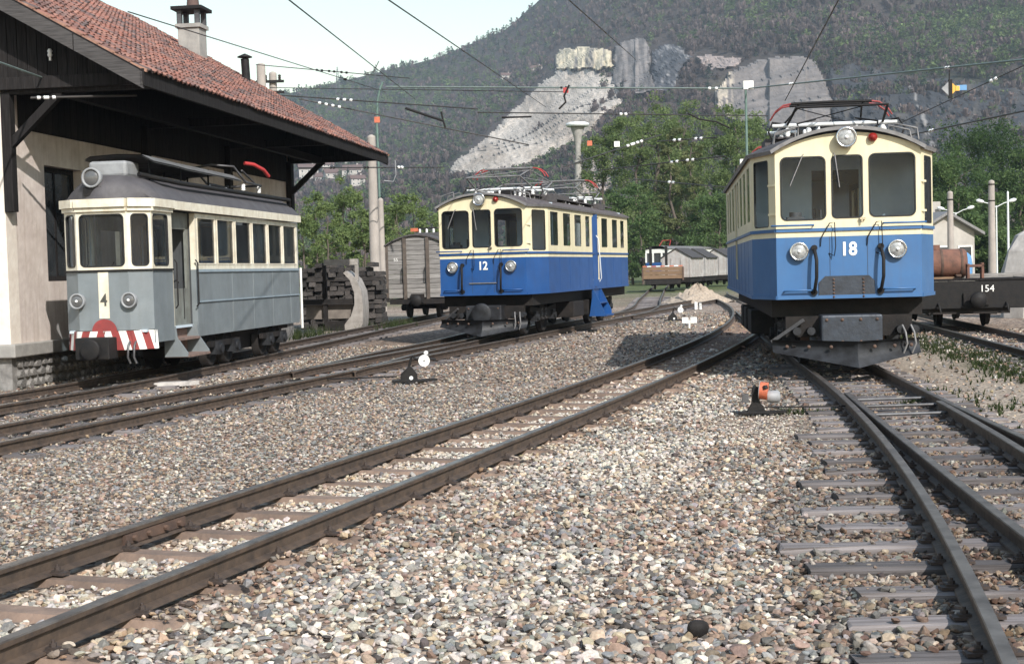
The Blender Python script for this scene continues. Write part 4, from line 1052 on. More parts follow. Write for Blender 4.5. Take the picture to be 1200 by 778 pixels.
def window(root, P, Q, h, frame_mat, glass, fw=0.022, setback=0.02, proud=0.008):
    P, Q = Vector((P[0], P[1], 0)), Vector((Q[0], Q[1], 0)); U = (Q-P).normalized(); Nn = Vector((U.y, -U.x, 0))
    a, b, c, d, r = h[:5]
    def pt(p, dd): return P + U*p[0] + Vector((0, 0, p[1])) - Nn*dd
    o, i_ = rr(a, b, c, d, r, 4), rr(a+fw, b-fw, c+fw, d-fw, max(0.005, r-fw), 4)
    k = len(o); mb = MB()
    rings = [[pt(p, 0.03) for p in o], [pt(p, -proud) for p in o], [pt(p, -proud) for p in i_], [pt(p, 0.03) for p in i_]]
    for x, y in ((0, 1), (1, 2), (2, 3)):
        mb.add(rings[x] + rings[y], [[j, k + j, k + (j+1) % k, (j+1) % k] for j in range(k)], 0)
    f = mb.build('window', frame_mat, root)
    g = MB(); g.add([pt(p, setback) for p in i_], [list(range(k))], 0); g.build('pane', glass, f)
    return f
def head_lamp(root, c, n, r, name='headlight', ring='chrome', lens='lens'):
    c, n = Vector(c), Vector(n).normalized(); h = MB()
    h.lathe(c - n*0.02, n, [(0, r*0.95), (0.09, r), (0.10, r*0.98), (0.095, r*0.80), (0.06, r*0.76)], 20)
    f = h.build(name, mt[ring], root)
    l = MB(); l.lathe(c + n*0.055, n, [(0, r*0.78), (0.012, r*0.62), (0.022, r*0.35), (0.026, 0.01)], 20); l.build('lens', mt[lens], f)
    b = MB(); b.lathe(c + n*0.075, n, [(0, r*0.2), (0.02, r*0.16), (0.03, 0.01)], 10); b.build('bulb', mt['porcelain'], f)
    return f
def text(root, s, loc, size, mat, rot=(math.pi/2, 0, 0), bold=0.0, name='number', align='CENTER', ext=0.003, sx=1.0):
    cu = bpy.data.curves.new(name, 'FONT'); cu.body = s; cu.size = size; cu.align_x = align; cu.extrude = ext; cu.offset = bold
    cu.resolution_u = 3; cu.materials.append(mat)
    o = bpy.data.objects.new(name, cu); COL.objects.link(o); o.parent = root; o.location = loc; o.rotation_euler = rot; o.scale = (sx, 1, 1)
    COL.objects.unlink(o)
    COL.objects.link(o); dg = bpy.context.evaluated_depsgraph_get()
    me = bpy.data.meshes.new_from_object(o.evaluated_get(dg)); bpy.data.objects.remove(o)
    o = link_mesh(name, me, root, loc, rot, (sx, 1, 1))
    if not me.materials: me.materials.append(mat)
    return o
def wheelset(root, y, x=0.0, r=0.43, z=0.0, gauge=1.06):
    ax = bpy.data.objects.new('wheelset', None); COL.objects.link(ax); ax.parent = root
    for sgn in (-1, 1):
        g = gauge/2*sgn
        m = MB(); m.lathe((x + g - sgn*0.05, y, z + r), (sgn, 0, 0), [(0, r + 0.03), (0.03, r + 0.03), (0.035, r), (0.12, r - 0.008), (0.125, r*0.82), (0.09, r*0.78), (0.09, r*0.3), (0.14, r*0.26), (0.15, 0.05)], 28)
        m.build('wheel', mt['frame'], ax)
        h = MB(); h.bx(x + g + sgn*0.17 - .09, x + g + sgn*.17 + .09, y - .13, y + .13, z + r - .11, z + r + .12); h.cyl((x + g + sgn*.25, y, z+r), (x + g + sgn*.30, y, z+r), .085, n=12); h.build('axle_box', mt['plough'], ax)
    MB().cyl((x - gauge/2, y, z+r), (x + gauge/2, y, z+r), 0.06, n=10).build('axle', mt['frame'], ax)
def bogie(root, yc, wb_=1.7, r=0.43, x=0.0):
    b = bpy.data.objects.new('bogie', None); COL.objects.link(b); b.parent = root
    m = MB()
    for sg in (-1, 1):
        X = x + sg*0.78
        m.prism([(X-.04, yc - wb_/2 - .45, r + .16), (X-.04, yc - wb_/2 - .45, r + .28), (X-.04, yc - .4, r + .20), (X-.04, yc + .4, r + .20), (X-.04, yc + wb_/2 + .45, r + .28), (X-.04, yc + wb_/2 + .45, r + .16), (X-.04, yc + .45, r - .08), (X-.04, yc - .45, r - .08)], (0.08, 0, 0))
    m.bx(x-.78, x+.78, yc - .22, yc + .22, r + .02, r + .26); m.bx(x-.78, x+.78, yc - wb_/2 - .45, yc - wb_/2 - .37, r + .12, r + .26); m.bx(x-.78, x+.78, yc + wb_/2 + .37, yc + wb_/2 + .45, r + .12, r + .26)
    m.build('bogie_frame', mt['frame'], b)
    for sg in (-1, 1):
        for q in (-.18, .18):
            s = MB(); pts = [(x + sg*0.78 + 0.07*math.cos(t*1.9), yc + q + 0.07*math.sin(t*1.9), r - .05 + t*0.0125) for t in range(0, 22)]
            s.tube(pts, 0.016, 5); s.build('spring', mt['iron'], b)
    for w in (-1, 1):
        y = yc + w*wb_/2
        for sgn in (-1, 1):
            g = 0.53*sgn; m = MB(); m.lathe((x + g - sgn*.05, y, r), (sgn, 0, 0), [(0, r+.03), (.03, r+.03), (.035, r), (.12, r-.008), (.125, r*.82), (.09, r*.78), (.09, r*.3), (.14, r*.26), (.15, .05)], 28)
            m.build('wheel', mt['frame'], b)
            h = MB(); h.bx(x + sgn*.78 - .07, x + sgn*.78 + .11, y - .12, y + .12, r - .1, r + .14); h.cyl((x + sgn*.87, y, r), (x + sgn*.93, y, r), .08, n=12); h.build('axle_box', mt['plough'], b)
        
        for q in (-.62, .5): MB().bx(x + q, x + q + .12, y + w*(r+.10) - .04, y + w*(r+.10) + .04, r - .12, r + .14).build('brake_block', mt['rust'], b)
def insul(mb, x, y, z, h=0.16, r=0.045, m=0):
    mb.lathe((x, y, z), (0, 0, 1), [(0, r*.6), (h*.15, r), (h*.3, r*.6), (h*.45, r), (h*.6, r*.6), (h*.75, r), (h, r*.5)], 10, m)
def pantograph(root, yc, z, arm_mat, horn_mat, beam_mat, w=0.95, spread=0.95, lift=0.0):
    """diamond current collector folded down on its base frame"""
    p = bpy.data.objects.new('pantograph', None); COL.objects.link(p); p.parent = root
    for a in (-.72, -.4, .4, .72):
        for b in (-1, 1): ins = MB(); insul(ins, a, yc + b*0.62, z, 0.17, 0.05); ins.build('insulator', mt['porcelain'], p)
    base = MB()
    for b in (-1, 1): base.cyl((-w, yc + b*0.62, z+.21), (w, yc + b*0.62, z+.21), 0.032, n=10)
    for a in (-1, 1): base.cyl((a*0.8, yc - .62, z+.21), (a*0.8, yc + .62, z+.21), 0.022, n=8)
    base.build('base_frame', beam_mat, p)
    zt = z + 0.36 + lift
    for a in (-1, 1):
        lo = MB()
        for b in (-1, 1):
            up = MB()
            lo.tube([(a*0.72, yc + b*0.62, z+.22), (a*0.66, yc + b*(0.62 + spread), zt - .03)], 0.02, 6)
            up.tube([(a*0.66, yc + b*(0.62 + spread), zt - .03), (a*0.50, yc + b*0.10, zt + .08 + lift)], 0.016, 6)
            up.tube([(a*.66, yc + b*(.62+spread), zt - .03), (-a*.5, yc + b*.1, zt + .08 + lift)], 0.009, 5); up.build('upper_arm', arm_mat, p)
        lo.cyl((a*.72, yc - .62, z + .22), (a*.72, yc + .62, z + .22), .014, n=6); lo.build('lower_arm', arm_mat, p)
        MB().cyl((-.66, yc + a*(.62 + spread), zt - .03), (.66, yc + a*(.62 + spread), zt - .03), .018, n=8).build('knee_bar', arm_mat, p)
    hd = MB()
    for b in (-1, 1): hd.tube([(-.62, yc + b*.16, zt + .13 + lift), (0, yc + b*.16, zt + .14 + lift), (.62, yc + b*.16, zt + .13 + lift)], 0.022, 6); 
    for a in (-1, 1): hd.cyl((a*.5, yc - .16, zt + .12 + lift), (a*.5, yc + .16, zt + .12 + lift), .014, n=6)
    hd.build('collector_head', arm_mat, p)
    for a in (-1, 1):
        for b in (-1, 1): hn = MB(); hn.tube([(a*.62, yc + b*.16, zt + .13 + lift), (a*.74, yc + b*.16, zt + .11 + lift), (a*.86, yc + b*.16, zt + .02 + lift), (a*.93, yc + b*.16, zt - .09 + lift)], 0.014, 6); hn.build('horn', horn_mat, p)
    for a in (-.25, .25): sp = MB(); sp.tube([(a + 0.03*math.cos(t), yc - .6 + t*0.045, z + .21 + 0.03*math.sin(t)) for t in range(0, 27)], 0.008, 4); sp.build('spring', mt['iron'], p)
    return p

def railcar(label, X, Y, a, wf, wb, t, L, k, blue, num, roofm, side_w, door, pans, full_side=True, plate=False, group=None):
    R = thing('railcar', label, 'railcar', (X, Y, 0), -a)
    zb, zs_, zt = 1.04*k, 1.94*k, 3.2*k
    st0, st1 = zs_ + 0.075, zs_ + 0.125
    zs = [zs_, st0, st1]; mz = [1, 0, 1, 0]
    zw0, zw1 = 2.18*k, 3.10*k
    T = L + t
    plan = [(-wf/2, 0), (wf/2, 0), (wb/2, t), (wb/2, L), (wf/2, T), (-wf/2, T), (-wb/2, L), (-wb/2, t)]
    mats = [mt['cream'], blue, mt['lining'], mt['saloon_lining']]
    body = MB()
    fh = [(wf*.034, wf*.352, zw0, zw1, .09), (wf*.388, wf*.606, zw0 + .015, zw1 + .005, .07), (wf*.645, wf*.966, zw0 + .02, zw1 + .015, .09)]
    fl = math.hypot((wb-wf)/2, t)
    vh = [(fl*.28, fl*.88, zw0 - .08, zw1 - .02, .05)]
    vhl = [(fl*.12, fl*.72, zw0 - .08, zw1 - .02, .05)]
    sh = [(u0 - t - .04, u1 - t + .04, zw0 + .03 - (0 if not dr else (zw0 + .03 - zb - .25)), zw1 - .03, .05) for u0, u1, dr in side_w]
    shl = [(L - t - h[1], L - t - h[0], h[2], h[3], h[4]) for h in sh]
    holes = [fh, vh, sh, vhl, fh, vh, shl, vhl]
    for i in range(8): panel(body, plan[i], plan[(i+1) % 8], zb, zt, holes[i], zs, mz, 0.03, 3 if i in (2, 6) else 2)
    # arched head of both ends
    for yy, sg in ((0.0, 1), (T, -1)):
        arc = [(-wf/2 + wf*j/14, yy, zt + 0.23*k*(1 - (2*j/14 - 1)**2)) for j in range(15)]
        body.add([(-wf/2, yy, zt), (wf/2, yy, zt)] + arc[::-1], [list(range(17)) if sg > 0 else list(range(17))[::-1]], 0)
    body.add([(p[0], p[1], zb) for p in plan], [list(range(8))[::-1]], 1)
    body.build('body', mats, R)
    # rub rails and weather strips standing proud of the paint
    for i in range(8):
        P, Q = Vector((*plan[i], 0)), Vector((*plan[(i+1) % 8], 0)); U = (Q-P).normalized(); Nn = Vector((U.y, -U.x, 0))
        m = MB(); m.beam(P + Nn*0.012 + Vector((0, 0, (st0+st1)/2)), Q + Nn*0.012 + Vector((0, 0, (st0+st1)/2)), 0.024, st1 - st0 - 0.006); m.build('waist_band', blue, R)
        m = MB(); m.beam(P + Nn*0.01 + Vector((0, 0, zb + .03)), Q + Nn*0.01 + Vector((0, 0, zb + .03)), 0.02, 0.05); m.build('sill_band', blue, R)
    for i in range(8):
        for h in holes[i]:
            P, Q = plan[i], plan[(i+1) % 8]
            if i in (2, 6) and h[2] < zw0 - .2: continue
            window(R, P, Q, h, mt['rubber'] if i in (0, 1, 3, 4, 5, 7) else mt['cream'], mt['glass'], 0.02 if i in (0, 4) else 0.012, 0.02 if i in (0, 4) else 0.006, proud=0.008 if i in (0, 4) else 0.002)
    # side panel joints
    for j in range(1, 9):
        y = t + (L - t)*j/9
        for sg in (-1, 1): m = MB(); m.bx(sg*(wb/2 + .001) - .003, sg*(wb/2 + .001) + .003, y - .004, y + .004, zb + .06, zs_ - .01); m.build('panel_joint', blue, R)
    # roof: vault that follows the plan
    rm = MB(); rings = []
    for y, w in ((-0.09, wf), (0.02, wf), (t*.5, (wf+wb)/2), (t, wb), (t + (L-t)*.33, wb), (t + (L-t)*.66, wb), (L, wb), (L + t*.5, (wf+wb)/2), (T - .02, wf), (T + .09, wf)):
        hw = w/2 + 0.07; rings.append([(hw*math.sin(ph), y, zt - .02 + 0.32*k*(math.cos(ph*1.0) - 0)*1.0 - 0.0) if False else (hw*(2*j/16-1), y, zt + 0.0 + 0.31*k*(1 - abs(2*j/16-1)**2.2)) for j, ph in ((j, 0) for j in range(17))])
    rm.loft(rings, 0, True)
    low = [[(p[0]*0.985, p[1], p[2] - 0.05) for p in r] for r in rings]
    rm.loft([r[::-1] for r in low], 0, True)
    for e, r2 in ((rings[0], low[0]), (rings[-1], low[-1])): rm.add(list(e) + list(r2), [[j, j+1, 18+j, 17+j] for j in range(16)], 1)
    for s_ in (0, -1):
        rm.add([r[s_] for r in rings] + [r[s_] for r in low], [[j, j+1, len(rings)+j+1, len(rings)+j] for j in range(len(rings)-1)], 1)
    rm.build('roof', [roofm, mt['trim']], R)
    # walkway boards and rails on the roof
    for sg in (-1, 1):
        m = MB(); zr = zt + 0.25*k
        m.bx(sg*.78 - .14, sg*.78 + .14, 1.2, T - 1.2, zr + .02, zr + .05); m.build('roof_walkway', mt['roof'], R)
        for y in np.arange(1.5, T - 1.2, 1.6): MB().bx(sg*.78 - .12, sg*.78 + .12, y - .02, y + .02, zr - .06, zr + .02).build('walkway_bearer', mt['trim'], R)
        m = MB(); m.tube([(sg*(wf/2 - .35), .12, zt + .20), (sg*(wf/2 - .35), .10, zt + .34), (sg*(wf/2 - .02), .12, zt + .26), (sg*(wf/2 + .0), .12, zt + .10)], .014, 5); m.build('roof_grab_rail', mt['trim'], R); m = MB(); m.tube([(sg*(wf/2 - .35), .6, zt + .22), (sg*(wf/2 - .35), .6, zt + .36), (sg*(wf/2 - .05), .6, zt + .28), (sg*(wf/2 - .02), .6, zt + .14)], .014, 5)
        m.build('roof_grab_rail', mt['trim'], R)
    # interior
    m = MB(); m.prism([(p[0]*.94, .06 + p[1]*(T - .12)/T, zb + .02) for p in plan], (0, 0, .06)); m.build('floor', mt['lining'], R)
    for yb in (t + .75, L - .75):
        m = MB(); m.bx(-wb/2 + .08, -.36, yb, yb + .05, zb + .08, zt + .1); m.bx(.36, wb/2 - .08, yb, yb + .05, zb + .08, zt + .1); m.bx(-.36, .36, yb, yb + .05, zb + 1.95, zt + .1); m.build('bulkhead', mt['lining'], R)
    for y in np.arange(t + 1.6, L - 1.4, 1.5):
        for sg in (-1, 1):
            m = MB(); m.bx(sg*.72 - .44, sg*.72 + .44, y - .35, y + .1, zb + .4, zb + .5); m.bx(sg*.72 - .44, sg*.72 + .44, y + .06, y + .13, zb + .4, zb + 1.15); m.build('seat', mt['seat'], R)
    m = MB(); m.bx(-wf/2 + .15, -.35, .12, .42, zb + .9, zb + 1.0); m.bx(-.85, -.6, .16, .38, zb + 1.0, zb + 1.2); m.cyl((-.72, .3, zb + 1.2), (-.72, .3, zb + 1.27), .09); m.cyl((-.45, .3, zb + 1.0), (-.45, .3, zb + 1.32), .02); m.cyl((-.36, .3, zb+1.0), (-.36, .3, zb + 1.3), .02); m.build('control_desk', mt['iron'], R)
    # front fittings
    f = -1
    for x in (-wf*.345, wf*.33): head_lamp(R, (x, 0, 1.735*k), (0, -1, 0), 0.135)
    head_lamp(R, (-.02, -.06, zt + .145*k), (0, -1, 0), 0.15, 'roof_headlight')
    m = MB(); m.cyl((.36, 0, zt + .14*k), (.36, -.05, zt + .14*k), .065, n=16); m.lathe((.36, -.05, zt + .14*k), (0, -1, 0), [(0, .058), (.03, .045), (.045, .01)], 14); m.build('red_tail_lamp', mt['redglass'], R)
    text(R, num, (0.0, -0.006, 1.665*k), 0.27 if num == '18' else 0.27, mt['number'], bold=0.007, sx=0.9)
    for sg in (-1, 1):
        m = MB(); x0, x1 = (sg*wf*.24, sg*wf*.53)
        m.tube([(x0, -.01, zs_ + .17), (x0, -.07, zs_ + .17), (x1, -.07, zs_ + .17), (x1, 0.02, zs_ + .17)], .014, 6); m.build('waist_hand_rail', blue, R)
        m = MB(); m.tube([(sg*wf*.24, -.005, zb + .12), (sg*wf*.24, -.06, zb + .13), (sg*wf*.45, -.06, zb + .13), (sg*wf*.45, -.005, zb + .12)], .014, 6); m.build('foot_hand_rail', blue, R)
        xh = sg*.47 - .02
        m = MB(); m.tube([(xh, -.005, 1.77*k), (xh, -.09, 1.74*k), (xh + .02, -.15, 1.6*k), (xh + .015, -.16, 1.35*k), (xh - .01, -.08, 1.16*k), (xh - .01, -.01, 1.13*k)], .026, 8); m.cyl((xh, 0, 1.78*k), (xh, -.06, 1.78*k), .045, n=10); m.cyl((xh-.01, 0, 1.14*k), (xh-.01, -.05, 1.14*k), .05, n=10); m.build('brake_hose', mt['black'], R)
        m = MB(); xw = sg*.33 + .10
        m.tube([(xw - .05, -.005, 1.70*k), (xw + .02, -.06, 1.66*k), (xw + .04, -.07, 1.80*k), (xw + .03, -.06, 2.14*k), (xw - .04, -.05, 2.13*k), (xw - .16, -.03, 1.92*k), (xw - .17, -.01, 1.80*k)], .008, 5); m.build('jumper_cable', mt['black'], R)
    m = MB(); m.tube([(-.62, -.02, zw1 + .03), (-.64, -.06, zw1), (-.82, -.05, zw1 - .42)], .009, 5); m.build('wiper', mt['trim'], R)
    m = MB(); m.tube([(-.19, -.02, zw1 + .03), (-.18, -.06, zw1), (-.12, -.05, zw1 - .46)], .009, 5); m.build('wiper', mt['trim'], R)
    for x in (-wf*.125, wf*.118): MB().bx(x - .004, x + .004, -.006, 0.0, zb + .05, zt + .12).build('door_joint', mt['cream'] if False else blue, R) if False else None
    
    for x in (-.27, .262): MB().bx(x, x + .006, -.003, .002, zb + .06, zs_).build('end_door_joint', mt['iron18'], R)
    d = MB(); d.bx(.16, .24, -.05, -.01, zw0 - .01, zw0 + .02); d.bx(.18, .20, -.06, -.04, zw0 - .05, zw0); d.build('door_handle', mt['chrome'], R)
    if plate:
        p = MB(); p.prism([(-.43, -.006, zb + .0), (.36, -.006, zb), (.36, -.006, zb + .25), (.28, -.006, zb + .33), (-.34, -.006, zb + .33), (-.43, -.006, zb + .24)], (0, -.012, 0)); p.build('end_plate', mt['iron18'], R)
        for x in (-.22, .2):
            for j in range(6): rv = MB(); rv.lathe((x, -.018, zb + .03 + j*.05), (0, -1, 0), [(0, .018), (.012, .014), (.016, .004)], 8); rv.build('rivet', mt['rust'], R)
    else: MB().bx(-.33, .33, -.03, -.004, zb + .28, zb + .30).build('door_step_rail', mt['trim'], R)
    for sg in (-1, 1):                     # vestibule hinges
        P = Vector((sg*(wf/2 + .02), .05, 0))
        for z in (zw0 + .1, zw0 + .52): MB().beam((P.x - sg*.03, .01, z), (P.x + sg*.07, .16, z), .03, .03).build('hinge', mt['cream'], R)
    # underframe
    m = MB(); m.bx(-wb/2 + .25, wb/2 - .25, .35, T - .35, zb - .26, zb - .005); m.build('underframe', mt['frame'], R)
    for y, w in ((4.6, 1.2), (6.2, .9), (7.4, .7)):
        if y < L - 2: 
            for sg in (-1, 1): MB().bx(sg*.9 - .3, sg*.9 + .3, y - w/2, y + w/2, zb - .68, zb - .27).build('equipment_box', mt['frame'], R, .02)
    MB().cyl((-.75, T*.5 - 1.2, zb - .45), (-.75, T*.5 + .3, zb - .45), .2, n=16).build('air_tank', mt['frame'], R)
    bogie(R, 2.35); bogie(R, T - 2.35)
    # buffer, coupler and snow plough of the front end
    m = MB(); m.bx(-.42, .45, -.12, .45, zb - .68, zb - .23); m.build('coupler_box', mt['iron18'] if plate else mt['plough'], R, .03)
    m = MB(); m.lathe((0.02, -.12, zb - .42), (0, -1, 0), [(0, .12), (.12, .12), (.13, .24), (.17, .25), (.19, .22), (.195, .02)], 20); m.build('centre_buffer', mt['plough'], R) if not plate else None
    m = MB(); m.bx(-.9, .9, .15, .35, zb - .55, zb - .25); m.build('buffer_beam', mt['frame'], R)
    for x in (-.75, -.55, .72, .92): MB().cyl((x, .18, zb - .46), (x, -.02, zb - .46), .06, n=10).build('hose_coupling', mt['plough'], R)
    for x in (.74, .86): MB().tube([(x, 0, zb - .40), (x + .03, -.10, zb - .5), (x + .05, -.12, zb - .66), (x, -.08, zb - .8)], .015, 6).build('chain_link', mt['trim'], R)
    pl = MB(); zz0, zz1 = 0.10, 0.44
    tip = [(0.08, -.62), (1.32, .10), (-1.30, -.05)]
    for a_, b_ in (((-1.10, .10), (.06, -.42)), ((.06, -.42), (1.0, .10))):
        rings = []
        for q in range(9):
            w = q/8; x = a_[0] + (b_[0]-a_[0])*w; y = a_[1] + (b_[1]-a_[1])*w
            e_ = abs(x - .06)/1.1; b0 = .07 + .20*e_; hh = .44 - b0 + .02*e_
            rings.append([(x, y - .10, b0), (x, y + .0, b0 + hh*.3), (x, y + .05, b0 + hh*.6), (x, y + .03, b0 + hh*.9), (x, y - .03, b0 + hh)])
        pl.loft(rings, 0, True); pl.loft([[(p[0], p[1] + .03, p[2]) for p in r[::-1]] for r in rings], 0, True)
    pl.build('snow_plough', mt['plough'], R)
    for x in (-.9, -.6, -.3, .3, .6, .85):
        yy_ = .10 - (.52)*(1 - abs(x - .06)/1.1); MB().lathe((x, yy_ - .03, .36), (0, -1, .2), [(0, .028), (.018, .024), (.022, .006)], 8).build('bolt', mt['rust'], R)
    for x in (-.34, -.12, .14, .37):
        for z in (zb - .62, zb - .30): MB().lathe((x, -.12, z), (0, -1, 0), [(0, .025), (.014, .02), (.02, .006)], 8).build('bolt', mt['rust'], R)
    for x in (-.8, .8): MB().beam((x, .0, zz1 - .1), (x, .5, zb - .3), .06, .06).build('plough_bracket', mt['frame'], R)
    MB().beam((-1.1, .25, zb - .62), (-.65, .05, zb - .3), .05, .05).build('foot_board', mt['iron'], R)
    # steps and open door on the right-hand side
    if door:
        u0, u1, ajar = door
        x = wb/2
        d = MB(); d.beam((x - .03, u0 + .04, zb + 1.05), (x + .03, u0 + .42, zb + 1.05), .04, 1.95); d.build('side_door', blue, R)
        d = MB(); d.beam((x - .03, u0 + .43, zb + 1.05), (x - .20, u0 + .62, zb + 1.05), .04, 1.95); d.build('side_door_leaf', blue, R)
        MB().tube([(x + .06, u0 + .50, zb + .2), (x + .12, u0 + .48, zb + .3), (x + .12, u0 + .2, zb + 1.35), (x + .06, u0 + .18, zb + 1.45)], .016, 6).build('door_grab_rail', mt['lamp_white'], R)
        s = MB(); s.prism([(x - .05, u0 - .15, zb), (x + .02, u1 + .15, zb), (x + .02, u1 + .2, zb - .1), (x + .28, u1 + .2, .38), (x + .28, u0 - .2, .38), (x, u0 - .15, zb - .1)], (0, 0, -.03)) if False else None
        s = MB()
        for yy in (u0 - .12, u1 + .10): s.prism([(x - .02, yy, zb), (x + .02, yy, zb), (x + .30, yy, .42), (x + .30, yy, .30), (x - .1, yy, .30), (x - .02, yy, zb - .2)], (0, .03, 0))
        s.bx(x - .1, x + .36, u0 - .14, u1 + .14, .28, .32); s.bx(x - .05, x + .2, u0 - .1, u1 + .1, .62, .65); s.bx(x - .04, x - .02, u0 - .1, u1 + .1, .3, zb)
        s.build('door_steps', blue, R)
    for yc, am, hm, bmt, lf in pans: pantograph(R, yc, zt + .28*k, am, hm, bmt, lift=lf)
    for q in ((-.3, T*.5), (.3, T*.5 + .4), (.3, T*.5 - .6)): m = MB(); insul(m, q[0], q[1], zt + .3*k, .2, .05); m.build('insulator', mt['porcelain'], R)
    MB().bx(-.5, .5, T*.5 - .9, T*.5 + .9, zt + .32*k, zt + .5*k).build('resistor_box', mt['roof'], R, .02)
    for yc, *_ in pans:
        zr = zt + .28*k
        for q in range(7):
            m = MB(); insul(m, -.62 + q*.2, yc - .28 + .1*(q % 2), zr, .13 + .05*(q % 3), .035); m.build('insulator', mt['porcelain'] if q % 3 else mt['frame'], R)
        MB().bx(-.18, .22, yc - .3, yc + .35, zr + .02, zr + .22).build('drive_cylinder_box', mt['black'], R, .02)
        MB().cyl((-.5, yc + .2, zr + .16), (.5, yc + .2, zr + .16), .05, n=10).build('air_cylinder', mt['frame'], R)
        for sg in (-1, 1):
            MB().tube([(sg*.9, yc - .9, zr - .15), (sg*1.02, yc - .8, zr + .1), (sg*.95, yc - .65, zr + .26), (sg*.7, yc - .6, zr + .22)], .016, 6).build('roof_cable', mt['black'], R)
            MB().tube([(sg*.55, yc - 1.1, zr - .02), (sg*.6, yc - .95, zr + .2), (sg*.3, yc - .7, zr + .28)], .014, 6).build('roof_cable', mt['black'], R)
            MB().bx(sg*.95 - .1, sg*.95 + .1, yc - .4, yc + .5, zr - .12, zr + .04).build('cable_trough', mt['roof'], R)
    return R
mt['iron18'] = M('worn_grey_plate', (0.045, 0.055, 0.072), (0.028, 0.032, 0.04), rough=0.5, metal=0.2, scale=7, bump=0.2)
mt['plough'] = M('scuffed_plough', (0.035, 0.038, 0.044), (0.012, 0.012, 0.013), rough=0.55, metal=0.0, spec=0.3, scale=4, bump=0.2, lo=0.4, hi=0.7)
sw = [(1.25,1.98,0),(2.55,3.28,0),(3.78,4.5,0),(5.04,5.5,0),(5.85,6.6,1),(7.05,7.8,0),(8.5,9.2,0),(9.7,10.2,0)]
mt['red4'] = M('faded_red', (0.30, 0.045, 0.042), (0.21, 0.04, 0.038), rough=0.6, scale=8)
r18 = railcar('light blue and cream railcar numbered 18 with roof current collector and plough', 4.882, 20.529, 0.115, 2.053, 2.66, 0.804, 11.0, 1.0, mt['blue18'], '18', mt['roof'], sw, None,
        [(2.1, mt['black'], mt['red4'], mt['lamp_white'], 0.05), (8.8, mt['black'], mt['red4'], mt['lamp_white'], 0.0)], plate=True)
r12 = railcar('deep blue and cream railcar numbered 12 with an open side door', -0.636, 33.109, 0.275, 2.095, 2.66, 1.0, 10.75, 0.965, mt['blue12'], '12', mt['roof12'], sw, (5.85, 6.6, 1),
        [(2.6, mt['trim'], mt['red'], mt['lamp_white'], 0.12), (8.4, mt['trim'], mt['red'], mt['lamp_white'], 0.12)])
